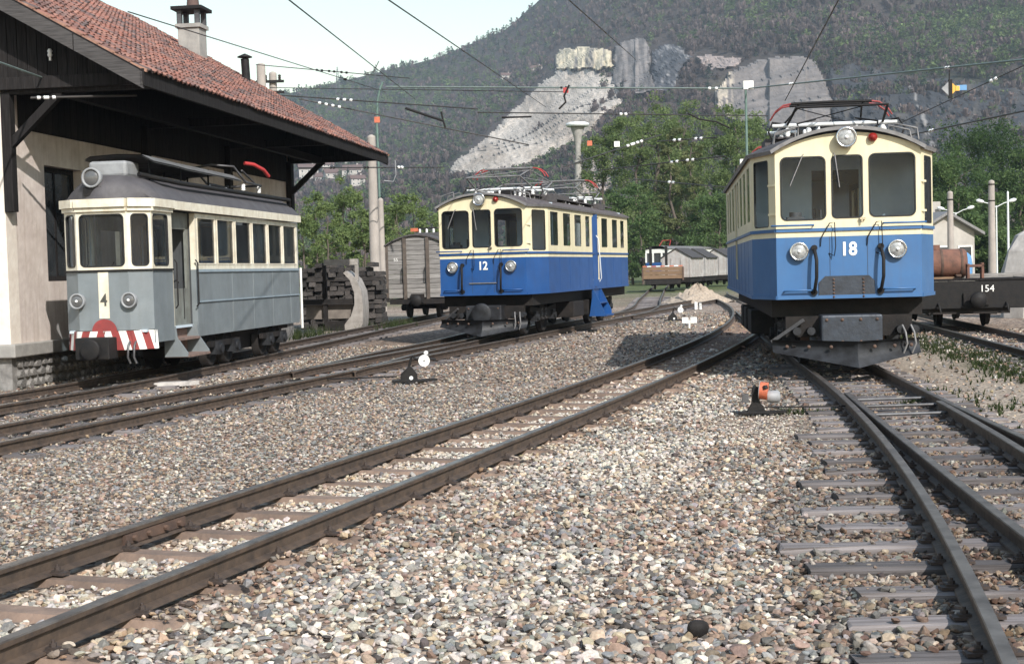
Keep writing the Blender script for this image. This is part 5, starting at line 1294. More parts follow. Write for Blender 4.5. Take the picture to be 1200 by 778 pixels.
# ------------------------------------------------------------------ old grey tramcar by the shed
def tramcar():
    X, Y, a = -6.405, 22.4, 0.135
    R = thing('tramcar', 'old blue-grey and cream tramcar numbered 4 below the shed eave', 'tramcar', (X, Y, 0), -a)
    wf, wb, t, u1, L, zb, zs_, zt = 0.84, 1.44, 0.24, 2.2, 8.4, 0.585, 1.735, 2.70
    ya, yd0, yd1 = 1.10, 1.22, 2.08            # cab side ends, door recess
    wi = wb/2 - 0.10
    M4 = [mt['grey4'], mt['cream4'], mt['lining']]
    zw0, zw1 = 1.80, 2.63
    plan = [(-wf/2, 0), (wf/2, 0), (wb/2, t), (wb/2, ya)]
    fl = math.hypot((wb-wf)/2, t)
    body = MB()
    fh = [(0.05, wf - .05, zw0, zw1, .08)]; dh = [(.055, fl - .045, zw0, zw1, .07)]; ch = [(.06, .70, zw0, zw1, .08)]
    lower = 0.80
    segs = [((-wb/2, ya), (-wb/2, t), ch), ((-wb/2, t), (-wf/2, 0), dh), (plan[0], plan[1], fh), (plan[1], plan[2], dh), (plan[2], plan[3], ch)]
    for P, Q, h in segs: panel(body, P, Q, lower if P[1] < t or Q[1] < t else zb, zt, h, [zs_], [0, 1], .05, 2)
    body.build('cab', M4, R); body = MB()
    sh = [(.09 + i*(L - u1 - .12)/6, .09 + (i+1)*(L - u1 - .12)/6 - .085, zw0 + .02, zw1 + .01, .03) for i in range(6)]
    panel(body, (wb/2, u1), (wb/2, L), zb, zt, sh, [zs_], [0, 1], .05, 2)
    panel(body, (-wb/2, L), (-wb/2, u1), zb, zt, sh, [zs_], [0, 1], .05, 2)
    panel(body, (wb/2, L), (-wb/2, L), zb, zt, [], [zs_], [0, 1], .05, 2)
    for sg in (-1, 1):
        q = ((sg*wb/2, u1), (sg*wi, u1)) if sg > 0 else ((sg*wi, u1), (sg*wb/2, u1))
        panel(body, (sg*wi, u1), (sg*wb/2, u1), zb, zt, [], [zs_], [0, 1], .05, 2) if sg > 0 else panel(body, (sg*wb/2, u1), (sg*wi, u1), zb, zt, [], [zs_], [0, 1], .05, 2)
    body.build('saloon', M4, R)
    for P, Q, hs in segs:
        for h in hs: window(R, P, Q, h, mt['rubber'], mt['glass_dark'], .018)
    for h in sh:
        window(R, (wb/2, u1), (wb/2, L), h, mt['cream4'], mt['glass_dark'], .022)
        window(R, (-wb/2, L), (-wb/2, u1), h, mt['cream4'], mt['glass_dark'], .022)
    for i, c in ((1, 'panel_grey'), (3, 'panel_grey'), (5, 'panel_tan')):  # thin grey and tan panels set behind three of the side windows
        h = sh[i]; MB().bx(wb/2 - .10, wb/2 - .09, u1 + h[0] + .02, u1 + h[1] - .02, h[2], h[3]).build('window_panel', mt[c], R)
    # platform door in its recess and the steps
    for sg in (-1, 1):
        d = MB(); x = sg*(wi - .05)
        d.bx(x - .02, x + .02, ya + .02, u1, .80, 1.42); d.bx(x - .02, x + .02, ya + .02, ya + .12, 1.42, 2.5); d.bx(x - .02, x + .02, u1 - .12, u1, 1.42, 2.5); d.bx(x - .02, x + .02, ya + .02, u1, 2.42, zt)
        d.build('platform_door', mt['door4'], R)
        for yy in (ya + .3, u1 - .3): MB().bx(x + sg*.02 - .008, x + sg*.02 + .008, yy - .01, yy + .01, .9, 1.55).build('door_batten', mt['black'], R)
        MB().tube([(x + sg*.05, ya + .22, 1.52), (x + sg*.07, ya + .35, 1.56), (x + sg*.05, ya + .5, 1.52)], .013, 6).build('door_handle', mt['black'], R)
        for yy, zz in ((ya + .06, 1.1), (u1 - .06, 1.1)):
            MB().tube([(sg*(wb/2 + .01), yy, zz), (sg*(wb/2 + .05), yy, zz + .05), (sg*(wb/2 + .05), yy, zz + .75), (sg*(wb/2 + .01), yy, zz + .8)], .014, 6).build('grab_rail', mt['black'], R)
        for yy in (ya + .06, u1 - .04): s = MB(); s.prism([(sg*(wi - .1), yy, .80), (sg*(wb/2), yy, .80), (sg*(wb/2 + .02), yy, .62), (sg*(wb/2 + .20), yy, .36), (sg*(wb/2 + .20), yy, .30), (sg*(wi - .1), yy, .30)], (0, -.03, 0)); s.build('step_cheek', mt['grey4'], R)
        for x0, x1, z in ((wi - .1, wb/2 + .22, .31), (wi - .1, wb/2 + .05, .58)): MB().bx(min(sg*x0, sg*x1), max(sg*x0, sg*x1), ya + .04, u1 - .06, z - .02, z + .02).build('step_tread', mt['step4'], R)
        MB().bx(min(sg*(wi-.1), sg*(wi - .08)), max(sg*(wi-.1), sg*(wi-.08)), ya + .04, u1 - .06, .33, .80).build('step_riser', mt['step4'], R)
        MB().bx(sg*(wb/2 - .05) - .035, sg*(wb/2 - .05) + .035, ya, ya + .06, .8, zt).build('door_post', mt['cream4'], R)
        # side mouldings
        for z, w in ((1.715, .05), (1.18, .022)): MB().bx(sg*(wb/2 + .012) - .012, sg*(wb/2 + .012) + .012, u1 + .02, L - .02, z - w/2, z + w/2).build('side_moulding', mt['grey4_light'], R)
        for j in (1, 2, 3, 4): 
            y = u1 + (L - u1)*(.2*j + .1); MB().bx(sg*(wb/2 + .004) - .005, sg*(wb/2 + .004) + .005, y - .012, y + .012, zb + .02, 1.68).build('panel_strip', mt['grey4'], R)
    # belt rail round the cab, cream flash with number, bumper stripes
    for P, Q, _ in segs:
        P, Q = Vector((*P, 0)), Vector((*Q, 0)); U = (Q-P).normalized(); Nn = Vector((U.y, -U.x, 0))
        MB().beam(P + Nn*.012 + Vector((0, 0, zs_ + .005)), Q + Nn*.012 + Vector((0, 0, zs_ + .005)), .024, .03).build('belt_rail', mt['black'], R)
        MB().beam(P + Nn*.03 + Vector((0, 0, 2.80)), Q + Nn*.03 + Vector((0, 0, 2.80)), .10, .13).build('cornice', mt['cream4'], R)
        MB().beam(P + Nn*.015 + Vector((0, 0, 2.70)), Q + Nn*.015 + Vector((0, 0, 2.70)), .05, .06).build('cornice_moulding', mt['cream4'], R)
    for sg in (-1, 1): MB().bx(sg*(wb/2 + .03) - .05, sg*(wb/2 + .03) + .05, ya, L + .05, 2.72, 2.86).build('cornice', mt['cream4'], R)
    MB().bx(-.085, .085, -.008, .0, .99, zs_ - .012).build('number_flash', mt['cream4'], R)
    text(R, '4', (0.0, -0.0115, 1.19), .27, mt['darknum'], sx=.85, bold=0.004)
    dm = MB(); dm.prism([(.20*math.cos(math.pi*i/14), -.010, .79 + .19*math.sin(math.pi*i/14)) for i in range(15)], (0, -.03, 0)); dm.build('coupler_patch', mt['red4'], R)
    bp = [(-wb/2 - .02, t + .05), (-wf/2 - .02, -.04), (wf/2 + .02, -.04), (wb/2 + .02, t + .05)]
    def along(s):                               # bumper plan by running length
        l = [math.hypot(bp[i+1][0]-bp[i][0], bp[i+1][1]-bp[i][1]) for i in range(3)]; s = max(0, min(sum(l), s))
        for i in range(3):
            if s <= l[i] or i == 2: w = s/l[i]; return Vector((bp[i][0] + (bp[i+1][0]-bp[i][0])*w, bp[i][1] + (bp[i+1][1]-bp[i][1])*w, 0))
            s -= l[i]
    tot = sum(math.hypot(bp[i+1][0]-bp[i][0], bp[i+1][1]-bp[i][1]) for i in range(3)); ns = 14; ww = tot/ns
    for i in range(ns):
        lean = (.07 if i < ns/2 else -.07)
        if i == ns//2 - 1 or i == ns//2: lean = .07 if i < ns/2 else -.07
        rings = []
        for q in range(4):
            s = (i + q/3)*ww; b0, b1 = along(s - lean*.5*1), along(s + lean*.5)
            b0, b1 = along(s - lean), along(s + lean*.3)
            rings.append([b0 + Vector((0, .0, .49)), b1 + Vector((0, 0, .79))])
        m = MB(); m.loft(rings, 0, False); m.loft([[p + Vector((0, .05, 0)) for p in r[::-1]] for r in rings], 0, False); m.loft([[r[1], r[1] + Vector((0, .05, 0))] for r in rings], 0, False)
        m.build('bumper_stripe', mt['red4'] if i % 2 == 0 else mt['white'], R)
    for x in (-.42, .43): head_lamp(R, (x, -.01 + max(0, (abs(x) - wf/2))*.8, 1.27), (0, -1, 0), .125, ring='box4', lens='lens4')
    m = MB(); m.bx(-.36, .20, -.34, .0, .36, .70); m.lathe((-.08, -.34, .52), (0, -1, 0), [(0, .12), (.05, .12), (.06, .17), (.1, .16), (.105, .02)], 16); m.build('coupler', mt['black'], R, .03)
    for x in (.42, .52): MB().tube([(x, -.05, .62), (x, -.12, .56), (x - .01, -.13, .38), (x + .02, -.1, .28)], .018, 6).build('brake_hose', mt['iron'], R)
    # roof with its domed front
    rm = MB(); rings = []
    prof = [(-.06, .52, .0), (-.02, .55, .20), (.10, .66, .33), (.35, .74, .40), (.9, .77, .43), (ya + .3, .78, .44), (u1, .78, .44), (5, .78, .44), (L - .3, .78, .43), (L + .06, .78, .38)]
    for y, hw, h in prof: rings.append([(hw*(2*j/16 - 1), y + (.30*(abs(2*j/16-1)**2) if y < .2 else 0), 2.86 + h*(1 - abs(2*j/16 - 1)**2.6)) for j in range(17)])
    rm.loft(rings, 0, True); rm.add([r for r in rings[-1]], [list(range(17))], 0); rm.build('roof', mt['roof4'], R)
    for sg in (-1, 1):
        pts = [(sg*.34, .75, 3.29), (sg*.58, 1.15, 3.22), (sg*.64, 1.8, 3.19), (sg*.64, 5, 3.19), (sg*.64, L - .25, 3.19), (sg*.60, L - .1, 3.08), (sg*.56, L - .08, 2.98)]
        MB().tube(pts, .045, 6).build('roof_edge_board', mt['black'], R)
    MB().bx(-.40, .24, .50, 1.05, 3.24, 3.50).build('roof_box', mt['box4'], R, .05)
    m = MB(); m.lathe((-.12, .05, 3.20), (0, -1, 0), [(-.14, .10), (0, .15), (.10, .16), (.105, .13), (.07, .125)], 20); f = m.build('roof_headlight', mt['box4'], R)
    MB().lathe((-.12, -.02, 3.20), (0, -1, 0), [(0, .125), (.02, .1), (.028, .02)], 18).build('lens', mt['lens4'], f)
    MB().bx(-.27, .03, -.02, .14, 2.92, 3.06).build('lamp_bracket', mt['black'], R)
    cv = MB(); rings = []
    for y, zc in ((.7, 3.60), (1.6, 3.59), (2.2, 3.57), (3.4, 3.56), (4.6, 3.55), (5.2, 3.54)): rings.append([(-.55, y, zc - .05), (-.45, y, zc), (.0, y, zc + .02), (.42, y, zc), (.62, y, zc - .11)])
    cv.loft(rings, 0, False); cv.loft([[(p[0], p[1], p[2] - .025) for p in r[::-1]] for r in rings], 0, False); cv.build('roof_canopy', mt['canopy4'], R)
    for y in (1.0, 2.4, 3.8, 5.0):
        for sg in (-1, 1): MB().cyl((sg*.42, y, 3.2), (sg*.42, y, 3.56), .018, n=6).build('canopy_post', mt['black'], R)
    
    for q in ((.35, 6), (.35, 7), (-.35, 6), (-.35, 7)): p = MB(); insul(p, q[0], q[1], 3.29, .14, .05); p.build('insulator', mt['porcelain'], R)
    p = MB(); p.tube([(.4, 6.0, 3.46), (.4, 5.3, 3.72), (.0, 5.2, 3.76), (-.4, 5.3, 3.72), (-.4, 6.0, 3.46)], .022, 6); p.tube([(.4, 6.0, 3.46), (.4, 7.0, 3.44), (-.4, 7.0, 3.44), (-.4, 6.0, 3.46)], .025, 6); p.tube([(.3, 7.0, 3.46), (.3, 6.1, 3.7)], .02, 6); p.build('pantograph', mt['iron'], R)
    MB().tube([(.28, 6.35, 3.86), (.42, 6.5, 3.84), (.56, 6.7, 3.74), (.60, 6.9, 3.62)], .04, 7).build('horn', mt['red'], R)
    # inside, chassis, rear platform
    MB().bx(-wb/2 + .08, wb/2 - .08, .1, L - .05, .76, .80).build('floor', mt['lining'], R)
    m = MB(); m.bx(-wb/2 + .07, -.28, u1 + .02, u1 + .06, .8, 2.75); m.bx(.28, wb/2 - .07, u1 + .02, u1 + .06, .8, 2.75); m.bx(-.28, .28, u1 + .02, u1 + .06, 2.5, 2.75); m.build('bulkhead', mt['seat_wood'], R)
    for y in np.arange(u1 + .5, L - .4, .95):
        for sg in (-1, 1): m = MB(); m.bx(sg*.42 - .22, sg*.42 + .22, y - .2, y + .2, 1.15, 1.2); m.bx(sg*.42 - .22, sg*.42 + .22, y + .16, y + .2, 1.15, 1.68); m.build('seat', mt['seat_wood'], R)
    MB().bx(-.5, .5, L + .05, L + .8, .62, 2.8).build('rear_platform', mt['grey4'], R)
    MB().tube([(wb/2 - .02, L + .25, .45), (wb/2 - .02, L + .25, 1.75)], .03, 6).build('rear_post', mt['white'], R)
    MB().bx(-.5, .5, .4, L - .2, .48, .62).build('underframe', mt['frame'], R)
    MB().bx(-.42, .42, u1 + .3, L - .4, .20, .48).build('motor_casing', mt['frame'], R)
    for y in (3.2, 4.1, 6.2, 7.1): wheelset(R, y, r=.33, gauge=1.0)
    for sg in (-1, 1):
        for y in (3.65, 6.65): MB().bx(sg*.66 - .04, sg*.66 + .04, y - .8, y + .8, .36, .46).build('truck_frame', mt['frame'], R)
mt['door4'] = M('door_grey_green', (0.20, 0.215, 0.195), (0.13, 0.135, 0.12), rough=0.7, scale=4, streak=(0.1, 0.07, 0.05), streak_amt=0.5)
mt['step4'] = M('worn_step', (0.24, 0.16, 0.13), (0.14, 0.10, 0.085), rough=0.85, scale=6)
mt['roof4'] = M('grey_tarred_roof', (0.085, 0.08, 0.085), (0.06, 0.056, 0.06), rough=0.65, scale=4, bump=0.2)
mt['box4'] = M('pale_grey_casting', (0.30, 0.31, 0.32), (0.22, 0.225, 0.23), rough=0.6, scale=5)
mt['lens4'] = M('dull_lens', (0.13, 0.13, 0.13), (0.08, 0.08, 0.08), rough=0.2, spec=0.8)
mt['canopy4'] = M('grey_canvas_board', (0.15, 0.15, 0.15), (0.08, 0.08, 0.082), rough=0.8, scale=5)
mt['grey4_light'] = M('pale_moulding', (0.30, 0.36, 0.40), (0.24, 0.30, 0.34), rough=0.5)
mt['seat_wood'] = M('varnished_wood', (0.075, 0.08, 0.085), (0.05, 0.053, 0.056), rough=0.5, scale=3, stretch=(6, 6, 1))
mt['panel_grey'] = M('grey_panel', (0.22, 0.22, 0.21), (0.16, 0.16, 0.155), rough=0.9, scale=3, stretch=(1, 6, 1))
mt['panel_tan'] = M('tan_panel', (0.26, 0.22, 0.17), (0.19, 0.16, 0.125), rough=0.9, scale=3, stretch=(1, 6, 1))
tramcar()

# ------------------------------------------------------------------ wagons
def goods_van():
    R = thing('goods_van', 'weathered grey plank goods van with arched roof behind railcar 12', 'goods van', (-3.22, 49.0, 0), -0.14)
    hw, L, z0, z1, cr = 1.02, 5.2, .72, 2.52, .36
    n = 11; h = (z1 - z0)/n
    for face, (y, dr) in (('front', (0.0, 1)),):
        for i in range(n + 2):
            za = z0 + i*h; zt_ = za + h - .012
            m = MB()
            if i < n: m.bx(-hw, hw, -.03, .01, za, zt_)
            else:
                w = hw*math.sqrt(max(0, 1 - ((za - z1)/cr)**1.3)); zt2 = min(zt_, z1 + cr - .03); w2 = hw*math.sqrt(max(0.02, 1 - min(1, (zt2 - z1)/cr)**1.3))
                m.prism([(-w, .01, za), (w, .01, za), (w2, .01, zt2), (-w2, .01, zt2)], (0, -.04, 0))
            m.build('plank', mt['board_wood'], R)
    for sg in (-1, 1):
        for i in range(n): MB().bx(sg*hw - .02, sg*hw + .02, .02, L, z0 + i*h, z0 + (i+1)*h - .012).build('plank', mt['board_wood'], R)
        MB().bx(sg*hw - .06, sg*hw + .03, -.05, .06, z0 - .05, z1).build('corner_post', mt['post_brown'], R)
        MB().bx(sg*.40 - .055, sg*.40 + .055, -.11, -.03, z0 - .05, z1 + .26).build('end_post', mt['post_brown'], R)
        MB().tube([(sg*.40 - .1, -.06, 1.25), (sg*.40 - .1, -.13, 1.3), (sg*.40 - .1, -.13, 1.7), (sg*.40 - .1, -.06, 1.75)], .015, 5).build('grab_rail', mt['black'], R)
        MB().lathe((sg*.0 + .02, -.1, .62), (0, -1, 0), [(0, .1), (.2, .1), (.21, .2), (.25, .19), (.255, .02)], 14).build('buffer', mt['black'], R) if sg > 0 else None
    MB().bx(-hw, hw, L, L + .03, z0, z1 + .2).build('rear_end', mt['board_wood'], R)
    rm = MB(); rings = [[((hw + .09)*(2*j/12 - 1), y, z1 + .02 + cr*(1 - abs(2*j/12 - 1)**2)) for j in range(13)] for y in (-.12, L*.5, L + .12)]
    rm.loft(rings, 0, True); rm.loft([[(p[0], p[1], p[2] - .05) for p in r[::-1]] for r in rings], 0, True); rm.add(list(rings[0]) + [(p[0], p[1], p[2] - .05) for p in rings[0]], [[j, 13 + j, 14 + j, j + 1] for j in range(12)], 0); rm.build('roof', mt['roof'], R)
    MB().bx(-.95, .95, -.1, L, .50, .68).build('chassis', mt['frame'], R)
    MB().bx(-.2, .25, -.14, -.03, .55, .85).build('buffer_plate', mt['frame'], R)
    for y in (1.2, L - 1.2): wheelset(R, y, r=.36)
    # roof gear seen above the van
    MB().bx(-.45, .55, 2.0, 4.6, 2.86, 3.0).build('roof_board', mt['iron'], R)
    for x in (-.3, -.05, .2, .45): m = MB(); insul(m, x, 2.2, 2.98, .16, .05); m.build('insulator', mt['porcelain'], R)
    MB().tube([(-.5, 2.2, 3.15), (.9, 2.2, 3.16)], .025, 6).build('roof_bar', mt['black'], R)
    MB().bx(-.62, -.36, 2.1, 2.25, 3.05, 3.17).build('orange_lamp', mt['orange'], R)
    text(R, '55', (-.72, -.035, 1.98), .16, mt['number'])
goods_van()
def flat_wagon_154():
    R = thing('flat_wagon', 'black flat wagon numbered 154 behind railcar 18', 'flat wagon', (10.45, 32.4, 0), -0.13)
    hw = 1.42; L = 6.0
    MB().bx(-hw, hw, 0, .10, .42, 1.05).build('headstock', mt['black'], R, .02)
    for sg in (-1, 1): MB().bx(sg*(hw - .06) - .06, sg*(hw - .06) + .06, .1, L, .60, 1.05).build('side_beam', mt['black'], R)
    for i in range(24): MB().bx(-hw - .03, hw + .03, -.02 + i*.25, .225 + i*.25, 1.055, 1.10).build('deck_plank', mt['dark_wood'], R)
    text(R, '154', (.38, -.006, .80), .22, mt['number'])
    MB().bx(-.15, .42, -.06, 0, .50, .78).build('coupler_plate', mt['frame'], R)
    m = MB(); m.lathe((.14, -.06, .62), (0, -1, 0), [(0, .1), (.2, .1), (.21, .19), (.25, .18), (.255, .02)], 14); m.build('buffer', mt['black'], R)
    for x in (-.7, .8): MB().tube([(x, 0, .55), (x, -.12, .5), (x + .03, -.13, .34)], .025, 6).build('brake_hose', mt['black'], R)
    MB().bx(-.9, .9, .1, L, .30, .60).build('chassis', mt['frame'], R)
    for y in (1.1, L - 1.1): wheelset(R, y, r=.36)
    # load
    z = 1.10
    def place(o, x, y, zz=z, rz=0.0):
        q = R.matrix_basis
        o.location = (10.45 + math.cos(-.13)*x - math.sin(-.13)*y, 32.4 + math.sin(-.13)*x + math.cos(-.13)*y, zz); o.rotation_euler = (0, 0, -.13 + rz); return o
    T = place(thing('rusty_tank', 'rust red riveted tank lying on the black flat wagon', 'tank'), -.38, 1.2)
    m = MB(); m.lathe((-.9, 0, .36), (1, 0, 0), [(0, .02), (.02, .30), (.08, .34), (1.35, .34), (1.41, .30), (1.43, .02)], 20); m.build('shell', mt['tank_rust'], T)
    for x in (-.6, -.1, .35): MB().lathe((x, 0, .36), (1, 0, 0), [(0, .345), (.03, .352), (.06, .345)], 20).build('hoop', mt['rust'], T)
    MB().cyl((-.2, 0, .68), (-.2, 0, .80), .13, n=12).build('filler', mt['tank_rust'], T)
    for x in (-.6, .3): MB().bx(x - .06, x + .06, -.3, .3, 0, .1).build('cradle', mt['rust'], T)
    T = place(thing('rust_brown_casing', 'rust brown sloping casing behind the rusty tank', 'casing'), -.75, 3.0)
    MB().prism([(-.6, 0, 0), (.75, 0, 0), (.72, 0, .35), (.1, 0, .78), (-.6, 0, .85)], (0, 1.3, 0)).build('casing', mt['rust'], T, .02); MB().bx(.0, .5, -.05, 0, .1, .4).build('hatch', mt['tank_rust'], T)
    T = place(thing('blue_bundle', 'crumpled blue sheet on top of the wagon load', 'sheet'), .12, 2.0)
    m = MB(); m.lathe((0, 0, .0), (0, 0, 1), [(0, .32), (.3, .33), (.52, .3), (.60, .22), (.66, .05)], 9); m.build('sheet', mt['blue_flag'], T, .02)
    T = place(thing('iron_bracket', 'small rusty iron bracket beside the tank', 'bracket'), .22, .5)
    m = MB(); m.bx(-.2, -.14, -.1, .1, 0, .34); m.bx(.12, .18, -.1, .1, 0, .36); m.bx(-.2, .18, -.1, .1, .26, .32); m.build('bracket', mt['tank_rust'], T, .01)
    for k, (x, y, zz, l, rz) in enumerate(((.5, 1.4, 1.10, 1.5, .2), (.75, 1.7, 1.15, 1.6, -.12), (-.55, .8, 1.10, 1.0, .55))):
        o = place(thing('loose_board', ['grey board lying flat on the wagon deck', 'grey board resting on another board on the wagon deck', 'short brown board below the rusty tank'][k], 'board', group='boards on the flat wagon'), x, y, zz, rz)
        MB().bx(-l/2, l/2, -.1, .1, 0, .045).build('plank', mt['board_wood'] if k < 2 else mt['brown_board'], o)
    T = thing('granite_block', 'rough pale granite block standing behind the flat wagon at the picture edge', 'stone block', (15.0, 41, GZ), .3); T.scale = (1.5, 1.5, 2.25)
    g = random.Random(2); m = MB(); rings = []
    for zz, s in ((0, 1), (.25, 1.02), (.55, .95), (.85, .74), (1.05, .45), (1.12, .15)): rings.append([((.62*s + g.uniform(-.05, .05))*math.cos(t_*.785), (.5*s + g.uniform(-.05, .05))*math.sin(t_*.785), zz) for t_ in range(8)])
    m.loft(rings, 0, False, True, True); m.build('block', mt['granite'], T)
mt['granite'] = M('pale_granite', (0.50, 0.47, 0.44), (0.32, 0.30, 0.28), rough=0.9, scale=5, bump=0.5, bscale=14)
flat_wagon_154()
def far_stock():
    # low-sided brown wagon
    c = gp(777, 341); hy = 96.0; p = at(777, 331, hy)
    R = thing('low_sided_wagon', 'brown low-sided plank wagon with dark stakes beyond the gravel heap', 'wagon', (p.x, hy, 0), -0.10)
    for i in range(3): MB().bx(-1.35, 1.35, -.04, .0, .72 + i*.27, .97 + i*.27).build('plank', mt['brown_board'], R)
    for sg in (-1, 1):
        for i in range(3): MB().bx(sg*1.35 - .03, sg*1.35 + .03, 0, 6, .72 + i*.27, .97 + i*.27).build('plank', mt['brown_board'], R)
        for y in (0, 2, 4, 6): MB().bx(sg*1.36 - .05, sg*1.36 + .05, y - .08, y, .6, 1.5).build('side_post', mt['rust'], R)
    for x in (-.8, .25): MB().bx(x - .09, x + .09, .1, .28, .7, 2.9).build('stake', mt['black'], R)
    MB().bx(-1.3, 1.3, 0, 6, .62, .72).build('floor', mt['dark_wood'], R); MB().bx(-1.2, 1.2, 0, 6, .35, .62).build('chassis', mt['frame'], R)
    for y in (1.3, 4.7): wheelset(R, y, r=.34)
    for i in range(9):
        MB().bx(-1.35 + i*.3, -1.06 + i*.3, -.06, .02, 1.535, 1.60).build('edge_marker', mt['white'] if i % 2 else mt['orange'], R)
    # white and blue tramcar
    p = at(769, 312, 128)
    R = thing('far_tramcar', 'distant white and blue tramcar with grey roof left of the pale wagons', 'tramcar', (p.x, 128, 0), -0.5)
    MB().bx(-1.15, 1.15, .3, 12, .9, 1.9).build('lower_body', mt['blue12'], R); MB().bx(-1.15, 1.15, .3, 12, 2.75, 3.1).build('upper_body', mt['white'], R)
    MB().bx(-1.05, 1.05, .4, 11.9, 1.9, 2.75).build('glazing', mt['pane_dark'], R)
    for x in (-1.1, -.42, .42, 1.1): MB().bx(x - .07, x + .07, .27, .36, 1.9, 2.75).build('window_post', mt['white'], R)
    for i in range(11): MB().bx(1.08, 1.17, .5 + i*1.1, .68 + i*1.1, 1.9, 2.75).build('window_post', mt['white'], R)
    rm = MB(); rm.loft([[(1.25*(2*j/8 - 1), y, 3.1 + .3*(1 - (2*j/8 - 1)**2)) for j in range(9)] for y in (.1, 6, 12.2)], 0, True); rm.build('roof', mt['trim'], R)
    m = MB(); m.tube([(-.5, 2, 3.4), (-.4, 2.6, 3.9), (.4, 2.6, 3.9), (.5, 2, 3.4)], .04, 5); m.build('pantograph', mt['red'], R)
    bogie(R, 2.2); bogie(R, 9.8)
    # pale covered wagons with dark pitched roofs
    labs = ['pale covered wagon with dark pitched roof, nearest the brown wagon', 'middle of the three pale covered wagons with pitched roofs', 'pale covered wagon with dark pitched roof beside railcar 18']
    for k, (px, py, Y, L) in enumerate(((793, 326, 100, 3.6), (812, 325, 106, 3.6), (838, 323, 112, 4.0))):
        p = at(px, py, Y)
        R = thing('covered_wagon', labs[k], 'wagon', (p.x, Y, 0), -0.36, 'pale covered wagons')
        hw = 1.05
        m = MB(); m.prism([(-hw, 0, .75), (hw, 0, .75), (hw, 0, 2.1), (0, 0, 2.75), (-hw, 0, 2.1)], (0, L, 0)); m.build('body', mt['wagon_grey'], R)
        for sg in (-1, 1):
            MB().prism([(sg*(hw + .12), -.1, 2.08), (sg*(hw + .12), -.1, 2.14), (0, -.1, 2.83), (0, -.1, 2.77)], (0, L + .2, 0)).build('roof_slope', mt['wagon_roof'], R)
            for j in range(5): MB().bx(sg*hw - .03, sg*hw + .03, .05 + j*(L-.1)/4 - .04, .05 + j*(L-.1)/4 + .04, .75, 2.1).build('side_post', mt['wagon_grey'], R)
        for x in (-.98, -.35, .35, .98): MB().bx(x - .04, x + .04, -.04, .0, .75, 2.1).build('end_post', mt['wagon_grey'], R)
        MB().bx(-.95, .95, 0, L, .4, .75).build('chassis', mt['frame'], R)
        for y in (.9, L - .9): wheelset(R, y, r=.34)
    # long flat roof behind
    p = at(826, 303, 140)
    R = thing('far_coach', 'distant coach with long pale roof behind the pitched roof wagons', 'coach', (p.x, 140, 0), -1.25)
    MB().bx(-1.2, 1.2, -4.6, 4.6, .9, 2.0).build('lower_body', mt['wagon_grey'], R); MB().bx(-1.1, 1.1, -4.5, 4.5, 2.0, 2.7).build('glazing', mt['pane_dark'], R); MB().bx(-1.2, 1.2, -4.6, 4.6, 2.7, 2.95).build('upper_body', mt['white'], R)
    for i in range(9): MB().bx(1.1, 1.21, -4.55 + i*1.1, -4.25 + i*1.1, 2.0, 2.7).build('window_post', mt['white'], R)
    rm = MB(); rm.loft([[(1.3*(2*j/8 - 1), y, 2.95 + .35*(1 - (2*j/8 - 1)**2)) for j in range(9)] for y in (-4.7, 0, 4.7)], 0, True); rm.build('roof', mt['trim'], R)
    bogie(R, -2.6); bogie(R, 2.6)
far_stock()

# ------------------------------------------------------------------ stacked sleepers, plough, yard things
def stack():
    g = random.Random(9); mesh_e = []
    for k in range(5):
        m = MB(); w, h, l = .115, .075, 1.0; j = lambda s: g.uniform(-s, s)
        rings = [[(-w + j(.01), y + j(.03), -h + j(.008)), (w + j(.01), y + j(.03), -h + j(.008)), (w + j(.012), y, h*.8 + j(.01)), (w*.7, y, h + j(.008)), (-w*.7, y, h + j(.008)), (-w + j(.01), y, h*.8 + j(.01))] for y in (-l, -.3, .4, l)]
        m.loft(rings, 0, False, True, True); mesh_e.append(m.mesh('stacked_sleeper', mt['old_wood']))
    base = at(404, 350, 47.5)
    for lay in range(14):
        cross = lay in (5, 10)
        n = 11 if not cross else 4
        for i in range(n):
            if lay == 13 and g.random() < .5: continue
            if lay == 12 and i > 8: continue
            x = base.x - 1.32 + (i + .5)*2.65/n + g.uniform(-.03, .03); y = 47.5 + g.uniform(-.12, .12)
            if not cross: o = link_mesh('stacked_sleeper', g.choice(mesh_e), None, (x, y, GZ + .09 + lay*.152), (0, g.uniform(-.05, .05), g.uniform(-.04, .04)), (g.uniform(.9, 1.08), 1, g.uniform(.85, 1.05)))
            else: o = link_mesh('stacked_sleeper', g.choice(mesh_e), None, (base.x + g.uniform(-.1, .1), 46.6 + i*.6, GZ + .09 + lay*.152), (0, 0, math.pi/2 + g.uniform(-.04, .04)), (1, 1.32, .95))
            tag(o, 'old dark wooden sleeper in the big stack beside the plank goods van', 'sleeper', 'old sleepers stacked behind the shed')
stack()
